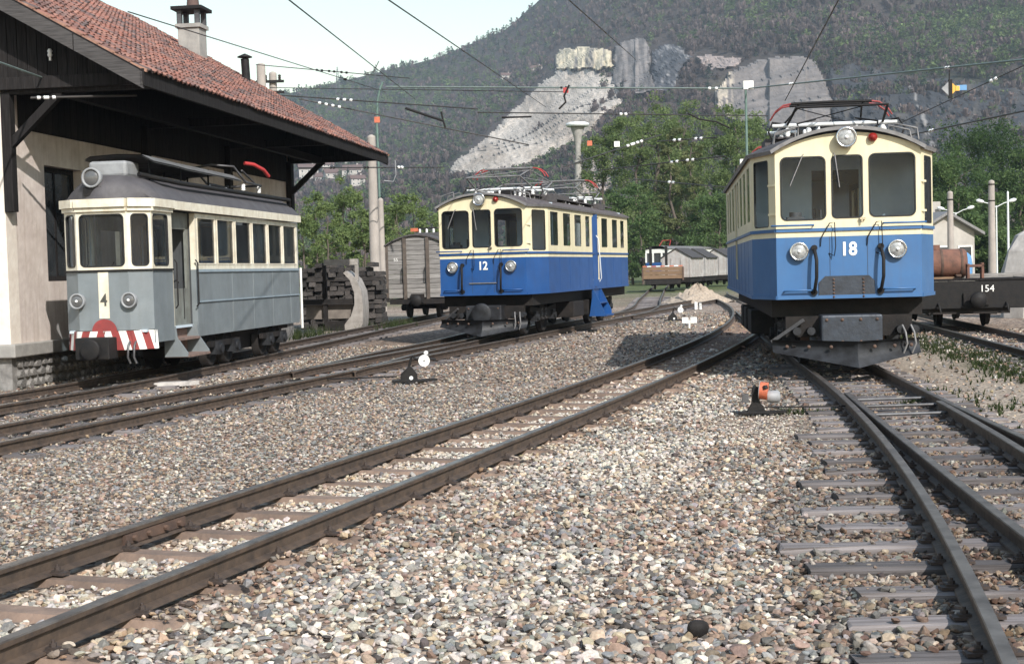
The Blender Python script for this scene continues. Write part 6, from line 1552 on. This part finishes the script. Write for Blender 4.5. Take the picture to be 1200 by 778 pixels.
def plough_stand():
    p = gp(408, 388, -.13)
    R = thing('plough_blade', 'worn grey curved plough blade standing in an iron frame beside the sleeper stack', 'plough blade', (p.x, p.y, GZ), -0.1)
    out = [(-.12, 0.0), (.36, .0), (.45, .25), (.48, .75), (.44, 1.25), (.28, 1.62), (-.02, 1.86), (-.10, 1.80), (.10, 1.58), (.22, 1.2), (.22, .85), (.10, .5), (-.10, .25)]
    m = MB(); m.prism([(x, 0, z) for x, z in out], (0, .10, 0)); m.build('blade', mt['plough_grey'], R, .015)
    m = MB(); rings = [[(x + .0, y, z) for x, z in out[1:7]] for y in (.1, .5, .9)]; m.loft(rings, 0, True); m.build('mould_board', mt['plough_grey'], R)
    for x in (-.72, .28): MB().bx(x - .05, x + .05, .15, .27, 1.05 if x < 0 else 1.55, 2.12).build('frame_post', mt['plough_grey'] if x > 0 else mt['frame'], R)
    MB().bx(-.72, .33, .14, .28, 2.04, 2.22).build('frame_head', mt['plough_grey'], R)
    MB().bx(-.78, -.66, .15, .27, 0, 1.6).build('frame_post', mt['frame'], R)
    MB().bx(-1.35, .1, .3, .36, .42, .85).build('side_plate', mt['steel_plate'], R)
    MB().bx(-1.4, .2, .1, .3, .86, 1.02).build('cross_beam', mt['frame'], R)
    MB().bx(-.7, -.1, -.05, .2, 0, .35).build('foot_box', mt['frame'], R); MB().bx(-.75, .4, -.1, .3, -.02, .06).build('base_skid', mt['steel_plate'], R)
mt['plough_grey'] = M('worn_grey_steel', (0.36, 0.335, 0.31), (0.24, 0.22, 0.20), rough=0.75, scale=5, bump=0.2)
mt['steel_plate'] = M('brown_grey_plate', (0.22, 0.19, 0.165), (0.14, 0.12, 0.105), rough=0.8, scale=4)
plough_stand()
def lever(name, label, p, rz, weight_mat, big=0.78, flip=1, style=0, rod=1.6):
    R = thing(name, label, 'point lever', (p.x, p.y, GZ + .03), rz); R.scale = (big, big, big); rod /= big
    MB().bx(-.30, .42, -.10, .10, 0, .05).build('base_plate', mt['black'], R, .01)
    MB().bx(.30, .62, -.05, .05, .01, .06).build('foot_timber', mt['black'], R)
    if style == 0:
        m = MB(); m.prism([(-.13, -.09, .05), (.22, -.09, .05), (.21, -.09, .16), (.12, -.09, .28), (.06, -.09, .34), (-.02, -.09, .26), (-.12, -.09, .17)], (0, .18, 0)); m.build('stand', mt['black'], R, .02)
        m = MB(); m.tube([(.05, 0, .30), (.09, 0, .46), (.12, 0, .52), (.2, -.02, .46), (.45, -.02, .47), (.60, -.02, .44)], .028, 7); m.build('lever_arm', mt['black'], R)
        m = MB(); m.cyl((.36, -.09, .43), (.36, .05, .43), .115, n=24); m.build('counterweight', weight_mat, R)
        MB().cyl((.36, -.095, .43), (.36, -.09, .43), .018, n=10).build('pin', mt['iron'], R)
        MB().lathe((.40, -.02, .54), (0, 0, 1), [(0, .02), (.02, .045), (.05, .05), (.08, .03), (.09, .005)], 12).build('knob', weight_mat, R)
        MB().cyl((.09, -.095, .09), (.09, -.09, .09), .04, n=14).build('boss', mt['lamp_white'], R)
    else:
        m = MB(); m.prism([(-.14, -.08, .05), (.20, -.08, .05), (.17, -.08, .16), (.10, -.08, .22), (.09, -.08, .50), (.02, -.08, .56), (-.03, -.08, .5), (-.05, -.08, .2)], (0, .14, 0)); m.build('stand', mt['black'], R, .02)
        m = MB(); m.cyl((.10, -.09, .46), (.25, -.12, .44), .165, n=24); m.build('counterweight', weight_mat, R)
        MB().cyl((.09, -.088, .461), (.10, -.09, .46), .18, n=24).build('weight_rim', mt['box4'], R)
        MB().cyl((.18, -.255, .56), (.19, -.275, .50), .045, n=12).build('weight_slot', mt['black'], R)
        MB().bx(-.22, -.1, .0, .12, .22, .38).build('side_casting', mt['iron'], R)
        m = MB(); m.lathe((.25, -.02, .33), (1, -.1, 0), [(0, .11), (.2, .12), (.24, .09), (.25, .01)], 16); m.build('drum', mt['box4'], R)
    if rod > 0: MB().cyl((flip*.2, .02, .12), (flip*(.2 + rod), .12, .10), .016, n=6).build('throw_rod', mt['black'], R)
    return R
lever('point_lever', 'black point lever with white round counterweight beside the left tracks', gp(477, 450, GZ), 0.05, mt['white'], rod=1.7, flip=-1)
lever('point_lever', 'point lever with orange counterweight beside railcar 18', gp(884, 488, GZ), -0.05, mt['orange'], big=0.60, style=1, rod=1.35)
lever('point_lever', 'distant black point lever with white counterweight on the pale gravel patch', gp(787, 377, GZ), 0.05, mt['white'], rod=1.5, flip=-1)
lever('point_lever', 'farthest black point lever in front of the gravel heap', gp(805, 351, GZ), 0.05, mt['white'], rod=1.0, flip=-1)
p = gp(808, 386, GZ); R = thing('fouling_marker', 'low white double square marker between the tracks', 'marker', (p.x, p.y, GZ)); R.scale = (.72, .72, .8)
MB().bx(-.03, .03, -.03, .03, 0, .32).build('post', mt['white'], R)
for x in (-.16, .16): MB().bx(x - .12, x + .12, -.05, -.01, .22, .42).build('plate', mt['white'], R)
p = gp(818, 363, GZ); R = thing('fouling_marker', 'small white marker stone right of the distant lever', 'marker', (p.x, p.y, GZ)); MB().bx(-.14, -.02, -.06, .06, 0, .3).build('plate', mt['white'], R, .02); MB().bx(.04, .14, -.06, .06, 0, .26).build('plate', mt['white'], R, .02)
def heap():
    p = gp(795, 352, GZ); g = np.random.default_rng(6)
    R = thing('gravel_heap', 'heap of sandy gravel in front of the brown low-sided wagon', 'gravel heap', (p.x + .2, 66, GZ))
    nr, na = 14, 40; V = []
    for i in range(nr):
        for j in range(na):
            q = i/(nr-1); a = 2*math.pi*j/na; rr_ = 1.55*q*(1 + .25*math.sin(2*a + .6)); h = .85*(1-q)**1.1*(1 + .08*g.normal()) + .03*g.normal()
            V.append((rr_*math.cos(a), rr_*math.sin(a), max(h, -.02)))
    F = [(i*na+j, (i+1)*na+j, (i+1)*na+(j+1) % na, i*na+(j+1) % na) for i in range(nr-1) for j in range(na)]
    me = np_mesh('heap', np.array(V), np.array(F), mt['sandheap'], None, False, 4); link_mesh('heap', me, R)
mt['sandheap'] = M('sandy_gravel', (0.40, 0.33, 0.26), (0.25, 0.205, 0.165), rough=0.95, scale=9, bump=0.8, bscale=14)
heap()
p = gp(150, 456, GZ); R = thing('rail_offcut', 'pale broken slab lying beside the shed side track', 'slab', (p.x + .25, p.y, GZ + .02), .35)
MB().prism([(-.5, -.1, 0), (.6, -.14, 0), (.9, .02, 0), (.3, .14, 0), (-.45, .08, 0)], (0, 0, .07)).build('slab', mt['granite'], R, .01)
p = gp(1162, 512, -.13); o = MB().bx(-.06, .06, -.03, .03, -.02, .03).build('red_fragment', mt['red'], None, .008, (p.x, p.y, -.10), (0, 0, .3)); tag(o, 'small bright red fragment lying between the points rails', 'fragment')
p = gp(818, 736, -.12); m = MB(); m.loft([[(.045*s*math.cos(t_*.785)*1.5, .04*s*math.sin(t_*.785), z) for t_ in range(8)] for z, s in ((-.03, .8), (-.012, 1.0), (.004, 1.05), (.018, .98), (.03, .8), (.038, .45))], 0, True, True, True); o = m.build('dark_stone', mt['frame'], None, 0, (p.x, p.y, GZ + .055), (0, .12, .4)); o.scale = (.85, .9, 1); tag(o, 'single blackish stone on the pale foreground gravel', 'stone')
# ------------------------------------------------------------------ trees
def tree(name, label, loc, h, w, cols, seed, leaves=5200, trunk_h=0.3, leaf=0.17, group=None, stems=1, lean=0.0, airy=0.5, clumps=70):
    g = np.random.default_rng(seed); R = thing(name, label, 'tree', loc, group=group)
    tr = MB(); tips = []
    for s in range(stems):
        a0 = g.uniform(0, 6.28); off = 0 if stems == 1 else 0.12*w
        x0, y0 = off*math.cos(a0 + s*2.1), off*math.sin(a0 + s*2.1)
        pts = []; x, y = x0, y0
        for k in range(9):
            z = h*0.86*k/8; pts.append((x, y, z - .2)); x += g.normal()*0.018*h + lean*h/8*.3 + (x0*0.10 if stems > 1 else 0); y += g.normal()*0.018*h
        r0 = 0.022*h/math.sqrt(stems)
        tr.tube(pts, r0, 7, 0, r0*0.22)
        for k in range(int(16/stems) + 3):
            q = g.uniform(trunk_h, 0.95); i = min(7, int(q*8)); f = q*8 - i
            b = np.array(pts[i])*(1-f) + np.array(pts[i+1])*f
            a = g.uniform(0, 6.28); l = w*0.5*g.uniform(0.5, 1.0)*(1.15 - 0.55*q); up = g.uniform(0.25, 0.8)*l
            m_ = b + np.array([math.cos(a)*l*.5, math.sin(a)*l*.5, up*.55]); e = b + np.array([math.cos(a)*l, math.sin(a)*l, up*1.05])
            tr.tube([b, m_, e], r0*0.34*(1.1 - q*.6), 5, 0, r0*0.06); tips += [e, m_, (m_ + e)/2]
        tips.append(np.array(pts[-1]))
    tr.build('trunk', mt['bark'], R)
    tips = np.array(tips)
    cs = []
    while len(cs) < clumps:
        if g.random() < 0.55: c = tips[g.integers(len(tips))] + g.normal(size=3)*w*0.05
        else:
            u = g.normal(size=3); u /= np.linalg.norm(u); rr_ = g.uniform(.55, 1)**.5
            zc = h*(trunk_h + (1-trunk_h)*.5) + u[2]*rr_*h*(1-trunk_h)*.5
            prof = 1 - 0.35*max(0, (zc/h - .6)/.4)
            c = np.array([u[0]*rr_*w*.5*prof, u[1]*rr_*w*.5*prof, zc])
        cs.append(c)
    cs = np.array(cs); n = leaves
    k = g.integers(0, len(cs), n); rad = g.uniform(0.045, 0.10, len(cs))*w
    d = g.normal(size=(n, 3)); d /= np.linalg.norm(d, axis=1)[:, None]; d *= (g.random(n)**(airy))[:, None]*rad[k][:, None]*1.5
    d[:, 2] *= 0.75
    P = cs[k] + d
    P[:, 2] = np.maximum(P[:, 2], 0.08*h)
    A = g.normal(size=(n, 3)); A /= np.linalg.norm(A, axis=1)[:, None]; B = np.cross(A, g.normal(size=(n, 3))); B /= np.linalg.norm(B, axis=1)[:, None]
    sz = leaf*g.uniform(.6, 1.35, n)[:, None]
    V = np.stack([P - A*sz*.9 - B*sz*.3, P + B*sz*.75, P + A*sz], 1).reshape(-1, 3)
    F = np.arange(3*n).reshape(-1, 3)
    c0, c1 = np.array(cols[0]), np.array(cols[1]); t = np.clip(g.random(len(cs))[k]*.75 + g.random(n)*.35 - .05, 0, 1)[:, None]
    C = (c0*(1-t) + c1*t)*g.uniform(.8, 1.2, (n, 1))
    o = link_mesh('crown', np_mesh('crown', V, F, mt['leaf'], np.repeat(C, 3, 0), False, 3), R); o['kind'] = 'stuff'
    return R
GREEN = [(0.115, 0.165, 0.060), (0.215, 0.275, 0.105)]; YG = [(0.13, 0.155, 0.065), (0.20, 0.22, 0.095)]; DG = [(0.072, 0.125, 0.045), (0.145, 0.215, 0.075)]; SPR = [(0.12, 0.175, 0.062), (0.215, 0.275, 0.105)]
def put(px, Y): return (at(px, 320, Y).x, Y, GZ)
def hgt(row, px, Y): return at(px, row, Y).z - GZ
for i, (px, row, Y, wpx, cl, lab) in enumerate([
        (728, 128, 150, 78, GREEN, 'leafy green tree at the left end of the tall grove behind railcar 12'),
        (768, 112, 158, 84, GREEN, 'tallest leafy tree of the grove between the two blue railcars'),
        (795, 140, 146, 40, YG, 'yellowish green tree in the middle of the grove'),
        (815, 118, 164, 84, GREEN, 'broad green tree right of the yellowish tree in the grove'),
        (858, 116, 150, 80, SPR, 'bright green tree of the grove next to railcar 18'),
        (885, 132, 160, 60, GREEN, 'green tree half hidden behind railcar 18'),
        (745, 215, 138, 60, DG, 'dark green undergrowth tree below the left of the grove'),
        (840, 225, 140, 80, DG, 'dark green undergrowth tree below the right of the grove')]):
    pxm = Y/FPX
    tree('grove_tree', lab, put(px, Y), hgt(row, px, Y), wpx*pxm*1.12, cl, 100 + i, 19000 if i < 6 else 11000, 0.10 if i < 6 else .05, 0.15, 'grove of trees behind the yard', stems=1 if i % 2 else 2, clumps=170, airy=.6)
for i, (px, row, Y, wpx, lab) in enumerate([(1125, 178, 120, 90, 'dark green tree behind the concrete posts at the right'), (1172, 138, 130, 130, 'tallest dark green tree at the right picture edge'), (1232, 150, 124, 120, 'dark green tree cut by the right picture edge'), (1150, 250, 105, 70, 'low dark green tree between the lamp posts')]):
    tree('roadside_tree', lab, put(px, Y), hgt(row, px, Y), wpx*Y/FPX*1.1, DG if i != 1 else [(0.032,0.066,0.02),(0.08,0.135,0.04)], 140 + i, 19000, 0.08, 0.14, 'dark trees at the right', stems=2, clumps=190, airy=.55)
for i, (px, row, Y, wpx, lab) in enumerate([(372, 222, 78, 60, 'light green young tree beyond the sleeper stack, next to the shed'), (402, 205, 84, 66, 'light green tree with pale trunk behind the sleeper stack'), (425, 236, 80, 46, 'small light green tree just left of the concrete pole'), (478, 222, 86, 70, 'light green tree behind the plank goods van'), (508, 238, 92, 50, 'light green bush between the goods van and railcar 12'), (452, 240, 95, 50, 'light green bush right of the concrete pole')]):
    tree('young_tree', lab, put(px, Y), hgt(row, px, Y), wpx*Y/FPX*1.15, SPR, 160 + i, 7000, 0.08, 0.10, 'light green trees behind the shed', stems=3, clumps=80, airy=.6)

# ------------------------------------------------------------------ poles and masts
def pole(label, px, Y, row, r0, r1, mat=None, name='concrete_pole'):
    p = put(px, Y); h = hgt(row, px, Y)
    R = thing(name, label, 'pole', p); MB().cyl((0, 0, -.1), (0, 0, h - .12), r0, r1, 14).build('shaft', mat or mt['pole_concrete'], R)
    MB().lathe((0, 0, h - .12), (0, 0, 1), [(0, r1), (.06, r1*.95), (.12, r1*.3)], 14).build('pole_cap', mat or mt['pole_concrete'], R)
    return R, h
pole('thick pale concrete pole rising from behind the sleeper stack', 440, 58, 158, .23, .17)
R, h = pole('thin weathered pole just right of the thick concrete pole', 448.5, 60, 232, .15, .12, mt['pole_concrete'])
Rm, h = pole('slim green mast with bent top near the shed roof end', 447.5, 62, 182, .06, .05, mt['green_pipe'], 'green_mast')
MB().tube([(0, 0, h - .1), (-.02, 0, h + 1.4), (.05, 0, h + 2.4), (.18, 0, h + 2.9), (.30, 0, h + 3.15)], .05, 8).build('bent_arm', mt['green_pipe'], Rm)
MB().bx(-.12, .12, -.06, .0, h + 1.4, h + 1.65).build('red_plate', mt['orange'], Rm)
Rm, h = pole('slim green mast standing behind railcar 18', 878, 60, 98, .06, .05, mt['green_pipe'], 'green_mast')
MB().bx(-.1, .32, -.1, .1, h - .25, h + .1).build('white_box', mt['white'], Rm); MB().bx(-.3, -.06, -.1, .1, h - 3.5, h - 3.15).build('white_box', mt['white'], Rm)
R, h = pole('pale concrete post nearer the house at the right', 1114.5, 76, 224, .19, .15, name='concrete_post')
MB().cyl((0, 0, h - .5), (0, 0, h - .42), .165, n=14).build('pole_band', mt['frame'], R)
R, h = pole('taller pale concrete post at the right picture edge', 1163, 70, 211, .2, .15, name='concrete_post')
for q in (.25, 1.05): MB().cyl((0, 0, h - q), (0, 0, h - q + .06), .165, n=14).build('pole_band', mt['frame'], R)
pole('thin steel pole right of the taller concrete post', 1182, 74, 224, .07, .05, mt['lamp_white'], 'steel_pole')
for px, row, Y, lab in ((1121, 245, 100, 'twin-arm street lamp beside the house'), (1168.5, 237, 92, 'twin-arm street lamp behind the taller concrete post')):
    p = put(px, Y); h = hgt(row + 4, px, Y); R = thing('street_lamp', lab, 'street lamp', p, group='twin-arm street lamps')
    MB().cyl((0, 0, 0), (0, 0, h), .06, .04, 8).build('post', mt['lamp_white'], R)
    for sg in (-1, 1):
        MB().tube([(0, 0, h - .1), (sg*.5, 0, h + .15), (sg*.9, 0, h + .25)], .03, 6).build('arm', mt['lamp_white'], R)
        MB().lathe((sg*.8, 0, h + .25), (sg, 0, .25), [(0, .05), (.1, .11), (.35, .13), (.5, .06), (.52, .01)], 10).build('lamp_head', mt['lamp_white'], R)
R, h = pole('concrete pole top showing above the shed roof ridge line', 314, 66, 74, .24, .2)
R, h = pole('concrete pole with black cross arm just right of another above the shed roof', 327.5, 67, 84, .22, .18)
for z in (h - .55, h - 1.05): MB().bx(-.75, .55, -.28, -.2, z, z + .12).build('cross_arm', mt['black'], R)
for x in (-.6, -.3, .35): m = MB(); insul(m, x, -.24, h - .43, .25, .08); m.build('insulator', mt['frame'], R)
def tower():
    Y = 150; p = put(681, Y); h = hgt(143, 681, Y); R = thing('mushroom_mast', 'tall concrete mast with flat disc top behind railcar 12', 'mast', p)
    MB().cyl((0, 0, 0), (0, 0, h - 4.2), .46, .38, 16).build('shaft', mt['concrete'], R)
    for z in (h - 4.3, h - 6.2, h - 8.5): MB().cyl((0, 0, z), (0, 0, z + .3), .5, n=16).build('ring', mt['concrete'], R)
    MB().lathe((0, 0, h - 4.2), (0, 0, 1), [(0, .3), (1.8, .32), (2.6, .42), (3.6, .72), (3.7, .72)], 16).build('funnel', mt['concrete'], R)
    MB().lathe((0, 0, h - .5), (0, 0, 1), [(0, 1.1), (.15, 1.25), (.35, 1.2), (.45, .9), (.5, .1)], 20).build('disc', mt['lamp_white'], R)
tower()
def pylon():
    x, y = 405, 108; r = 1420.0; px = 405
    q = hill_xyz(np.array([px]), np.array([r]))[0]
    R = thing('lattice_pylon', 'lattice pylon on the skyline above the shed roof', 'pylon', tuple(q)); H_ = 26.0
    for a in (-1, 1):
        for b in (-1, 1): MB().beam((a*2.4, b*2.4, -4), (a*.3, b*.3, H_), .35, .35).build('leg', mt['iron'], R)
    for k in range(6):
        z0, z1 = k*4, k*4 + 4; w0, w1 = 2.2*(1 - z0/28), 2.2*(1 - z1/28)
        MB().beam((-w0, -w0, z0), (w1, -w1, z1), .18, .18).build('lattice_bar', mt['iron'], R); MB().beam((w0, -w0, z0), (-w1, -w1, z1), .18, .18).build('lattice_bar', mt['iron'], R)
    MB().beam((-3, 0, H_ - 5), (3, 0, H_ - 5), .3, .3).build('cross_arm', mt['iron'], R)
pylon()

# ------------------------------------------------------------------ houses
def house(label, loc, rz, w, l, h, rh, wall, roof, floors=2, nwin=3, name='house', gable_front=False, group=None):
    R = thing(name, label, 'house', loc, rz, group)
    m = MB(); m.bx(-w/2, w/2, 0, l, -3, h); m.build('wall', wall, R)
    m = MB(); m.prism([(-w/2, 0, h), (w/2, 0, h), (0, 0, h + rh)] if gable_front else [(-w/2, 0, h), (-w/2, l, h), (-w/2, l/2, h + rh)], (0, l, 0) if gable_front else (w, 0, 0)); m.build('gable', wall, R)
    e = .5
    for sg in (-1, 1):
        if gable_front: m = MB().prism([(sg*(w/2 + e), -e, h - e*rh/(w/2)), (sg*(w/2 + e), -e, h - e*rh/(w/2) + .2), (0, -e, h + rh + .2), (0, -e, h + rh)], (0, l + 2*e, 0))
        else: m = MB().prism([(-w/2 - e, l/2 + sg*(l/2 + e), h - e*rh/(l/2)), (-w/2 - e, l/2 + sg*(l/2 + e), h - e*rh/(l/2) + .2), (-w/2 - e, l/2, h + rh + .2), (-w/2 - e, l/2, h + rh)], (w + 2*e, 0, 0))
        m.build('roof_slope', roof, R)
    for f in range(floors):
        for k in range(nwin):
            x = -w/2 + w*(k + .5)/nwin; z = .9 + f*h/floors; hh = h/floors*.48
            fr = MB().bx(x - .55, x + .55, -.06, .0, z, z + hh).build('window', mt['white'], R)
            MB().bx(x - .45, x + .45, -.09, -.061, z + .1, z + hh - .1).build('pane', mt['pane_dark'], fr)
    MB().bx(w*.2, w*.2 + .7, l*.5, l*.5 + .7, h + rh*.5, h + rh + 1.0).build('chimney', wall, R)
    return R
p = put(1108, 97); house('grey house with gable and dark windows beside the right-hand concrete post', p, .28, 4.6, 6, 3.55, 1.2, mt['house_white'], mt['trim'], 1, 3, gable_front=True)
for sgn in ():
    pass
def hill_house(px, row, wpx, label, white=True, rz=0.0, tall=1.0, sc=1.0):
    r = hill_hits([px], [row])[0]
    if np.isnan(r): return
    d = ray(px, row); q = hill_xyz(np.array([600 + FPX*d.x/d.y]), np.array([r - 3]))[0]
    w = wpx*r/FPX
    house(label, (q[0], q[1], q[2]), rz, w, w*.8, w*.55*tall, w*.25, mt['house_white'], mt['house_roof'] if white else mt['house_roof_grey'], 2, 3, name='hillside_house', group='houses on the hillside')
for a in ((362, 208, 22, 'white hillside house with red-brown roof closest to the shed end', True, .2), (378, 216, 18, 'low white house below the others near the shed end', True, -.2), (392, 213, 20, 'white house between two others left of the concrete pole', True, .3), (412, 209, 22, 'hillside house just left of the thick concrete pole', True, -.1), (420, 217, 16, 'small lower house touching the thick concrete pole', True, .2), (372, 182, 26, 'grey roofed hillside house high beside the shed brace', False, .1), (398, 190, 24, 'large grey roofed house in the middle of the village', False, -.25), (358, 174, 20, 'topmost grey roofed house beside the shed post', False, .2), (385, 199, 14, 'tiny white house in the village centre', True, .4),
          (594, 94, 12, 'lonely white house on the hillside left of the quarry', True, .2), (628, 86, 12, 'house with reddish roof at the quarry edge', True, -.3), (512, 202, 6, 'tiny white hut at the foot of the rubble fan', True, 0)):
    hill_house(*a)

# ------------------------------------------------------------------ overhead wires
def wire(label, pts, r=0.012, mat=None, insul_at=(), name='overhead_wire', dark_at=(), sag=0.0):
    """pts: points in the yard; one continuous wire with its insulators"""
    pts = [Vector(p) for p in pts]; R = thing(name, label, 'wire', tuple(pts[0]))
    P = [p - pts[0] for p in pts]
    if len(P) == 2:
        P = [P[0].lerp(P[1], k/10) - Vector((0, 0, sag*4*(k/10)*(1 - k/10))) for k in range(11)]
    MB().tube(P, r, 5).build('wire', mat or mt['wire'], R)
    L = [(P[i+1] - P[i]).length for i in range(len(P)-1)]; tot = sum(L)
    def pos(t):
        s = t*tot
        for i, l in enumerate(L):
            if s <= l or i == len(L)-1: return P[i].lerp(P[i+1], min(1, s/l)), (P[i+1] - P[i]).normalized()
            s -= l
    for lst, m_, big in ((insul_at, mt['porcelain'], .85), (dark_at, mt['black'], .7)):
        for t in lst:
            c, d = pos(t); s = max(0.5, (pts[0] + c).y/58.0)*big
            for q in (-.16, .16): MB().lathe(c + d*(q*s - .075*s), d, [(0, .02*s), (.02*s, .06*s), (.06*s, .075*s), (.10*s, .06*s), (.13*s, .075*s), (.15*s, .02*s)], 8).build('insulator', m_, R)
    return R
def W(label, a, b, Ya, Yb, **k):           # a, b: sighted ends; Ya, Yb: how far they hang from the viewer
    return wire(label, [at(*a, Ya), at(*b, Yb)], **k)
W('thin wire slanting from the sky down to the shed roof end', (328, -8), (486, 116), 16, 46, r=.010)
W('contact wire slanting across the sky above railcar 12', (446, -6), (640, 126), 15, 44, r=.009)
W('contact wire slanting over the cream cliff', (655, -10), (745, 70), 14, 40, r=.009)
W('contact wire rising from the collector of railcar 18', (1004, -40), (920, 118), 12.5, 23.5, r=.008)
W('wire passing behind the chimney towards the green mast', (150, 14), (452, 108), 30, 62, r=.014, dark_at=(.72,))
W('pale green span wire between the bent mast and the right mast', (452, 102), (877, 104), 62, 60, r=.035, mat=mt['wire_green'], insul_at=(.905,), dark_at=(.5,))
W('pale green span wire running from the right mast out of the picture', (877, 104), (1240, 66), 60, 34, r=.03, mat=mt['wire_green'], insul_at=(.22, .76))
W('second thin span wire below the green span at the right', (1030, 166), (1230, 124), 40, 30, r=.022, insul_at=(.37,))
W('thin upper span wire left of the pylon', (300, 76), (480, 92), 64, 62, r=.02, dark_at=(.42, .5, .58))
W('thin lower span wire running behind the shed roof end', (316, 103), (660, 108), 66, 60, r=.018)
W('span wire with paired insulators beyond the shed roof', (330, 112), (560, 128), 58, 56, r=.026, insul_at=(.31, .345))
W('span wire with four insulators low beyond the shed roof', (350, 116), (620, 170), 57, 60, r=.026, insul_at=(.10, .155))
W('span wire in front of the rubble fan', (560, 132), (900, 136), 55, 66, r=.026, insul_at=(.455,))
W('short span wire before the grove with paired insulators', (770, 166), (840, 161), 52, 50, r=.022, insul_at=(.34, .70))
W('lower span wire before the grove with paired insulators', (700, 200), (850, 183), 52, 48, r=.022, insul_at=(.62, .74))
W('wire with tilted insulators beside the grove', (660, 196), (775, 158), 48, 52, r=.022, insul_at=(.66, .72, .76))
W('far wire low in front of the grove', (742, 210), (880, 222), 70, 62, r=.026, insul_at=(.35,))
W('wire along the village below the shed eave', (350, 197), (520, 196), 50, 60, r=.026, insul_at=(.66,), dark_at=(.2, .42))
W('dark stay wire under the shed eave', (-10, 70), (118, 116), 20.5, 27.5, r=.018, mat=mt['wire_green'])
W('stay wire with paired insulators below the tie beam', (36, 115), (160, 112), 22.5, 23.5, r=.022, insul_at=(.11, .17))
W('wire across the upper right before the dark rock', (1000, 170), (1215, 70), 30, 24, r=.009, insul_at=(.80,))
# brackets and signs hung in the wires
def arm(label, pts, Y, r=.04, mat='black', name='wire_bracket'):
    P = [at(x, y, Y) for x, y in pts]; R = thing(name, label, 'bracket', tuple(P[0]))
    MB().tube([p - P[0] for p in P], r, 6).build('rod', mt[mat], R); return R
arm('black tilted registration arm hanging in the wires left of railcar 12', [(475, 127), (520, 142)], 44)
arm('short black drop rod at the end of the tilted arm', [(517, 131), (519, 140), (522, 150)], 44.5, .03)
arm('black level registration arm before the rubble fan', [(588, 138), (623, 137)], 46, .03)
arm('pale hooked drop rod near the concrete pole', [(463, 188), (464, 205), (461, 213), (450, 212)], 56, .02, 'box4')
arm('crooked black jumper wire before the rubble fan', [(667, 100), (661, 113), (663, 120), (655, 128)], 48, .035)
arm('black curved cable in front of the grove', [(806, 133), (820, 140), (840, 143), (855, 150)], 48, .03)
arm('thin crooked wire against the sky', [(440, 80), (444, 72), (438, 84), (428, 86)], 50, .016, 'wire')
def sign(label, px, py, Y, s, mat, diamond=False, name='wire_sign'):
    c = at(px, py, Y); R = thing(name, label, 'sign', tuple(c))
    if diamond:
        MB().prism([(-s, 0, 0), (0, 0, -s), (0, 0, s)], (0, .03, 0)).build('left_half', mt['box4'], R); MB().prism([(0, 0, -s), (s, 0, 0), (0, 0, s)], (0, .03, 0)).build('right_half', mt['yellow'], R)
        MB().bx(-.02, .05, -.02, .05, -s*1.2, s*1.1).build('stripe', mt['black'], R); MB().bx(s*.9, s*2.1, 0, .03, -s*.25, s*.4).build('tail_plate', mt['blue_flag'], R); MB().bx(s*.7, s*1.2, -.01, .02, -s*.3, s*.3).build('tail_inner', mt['yellow'], R)
        MB().cyl((0, .02, s), (0, .02, s + .22), .012, n=6).build('hanger', mt['black'], R)
    else:
        MB().bx(-s, s, 0, .05, -s, s).build('plate', mt[mat], R); MB().cyl((0, .02, s), (0, .02, s*1.6), .02, n=6).build('hanger', mt['black'], R)
sign('yellow and white diamond sign hanging in the wires at the upper right', 1113, 104, 30, .17, None, True)
sign('small red square plate hanging from the green span wire', 663, 106, 60, .11, 'red')
sign('small orange plate hanging before the rubble fan', 691, 168, 52, .09, 'orange')
sign('small white plate hanging before the grove', 723, 169, 52, .10, 'white')
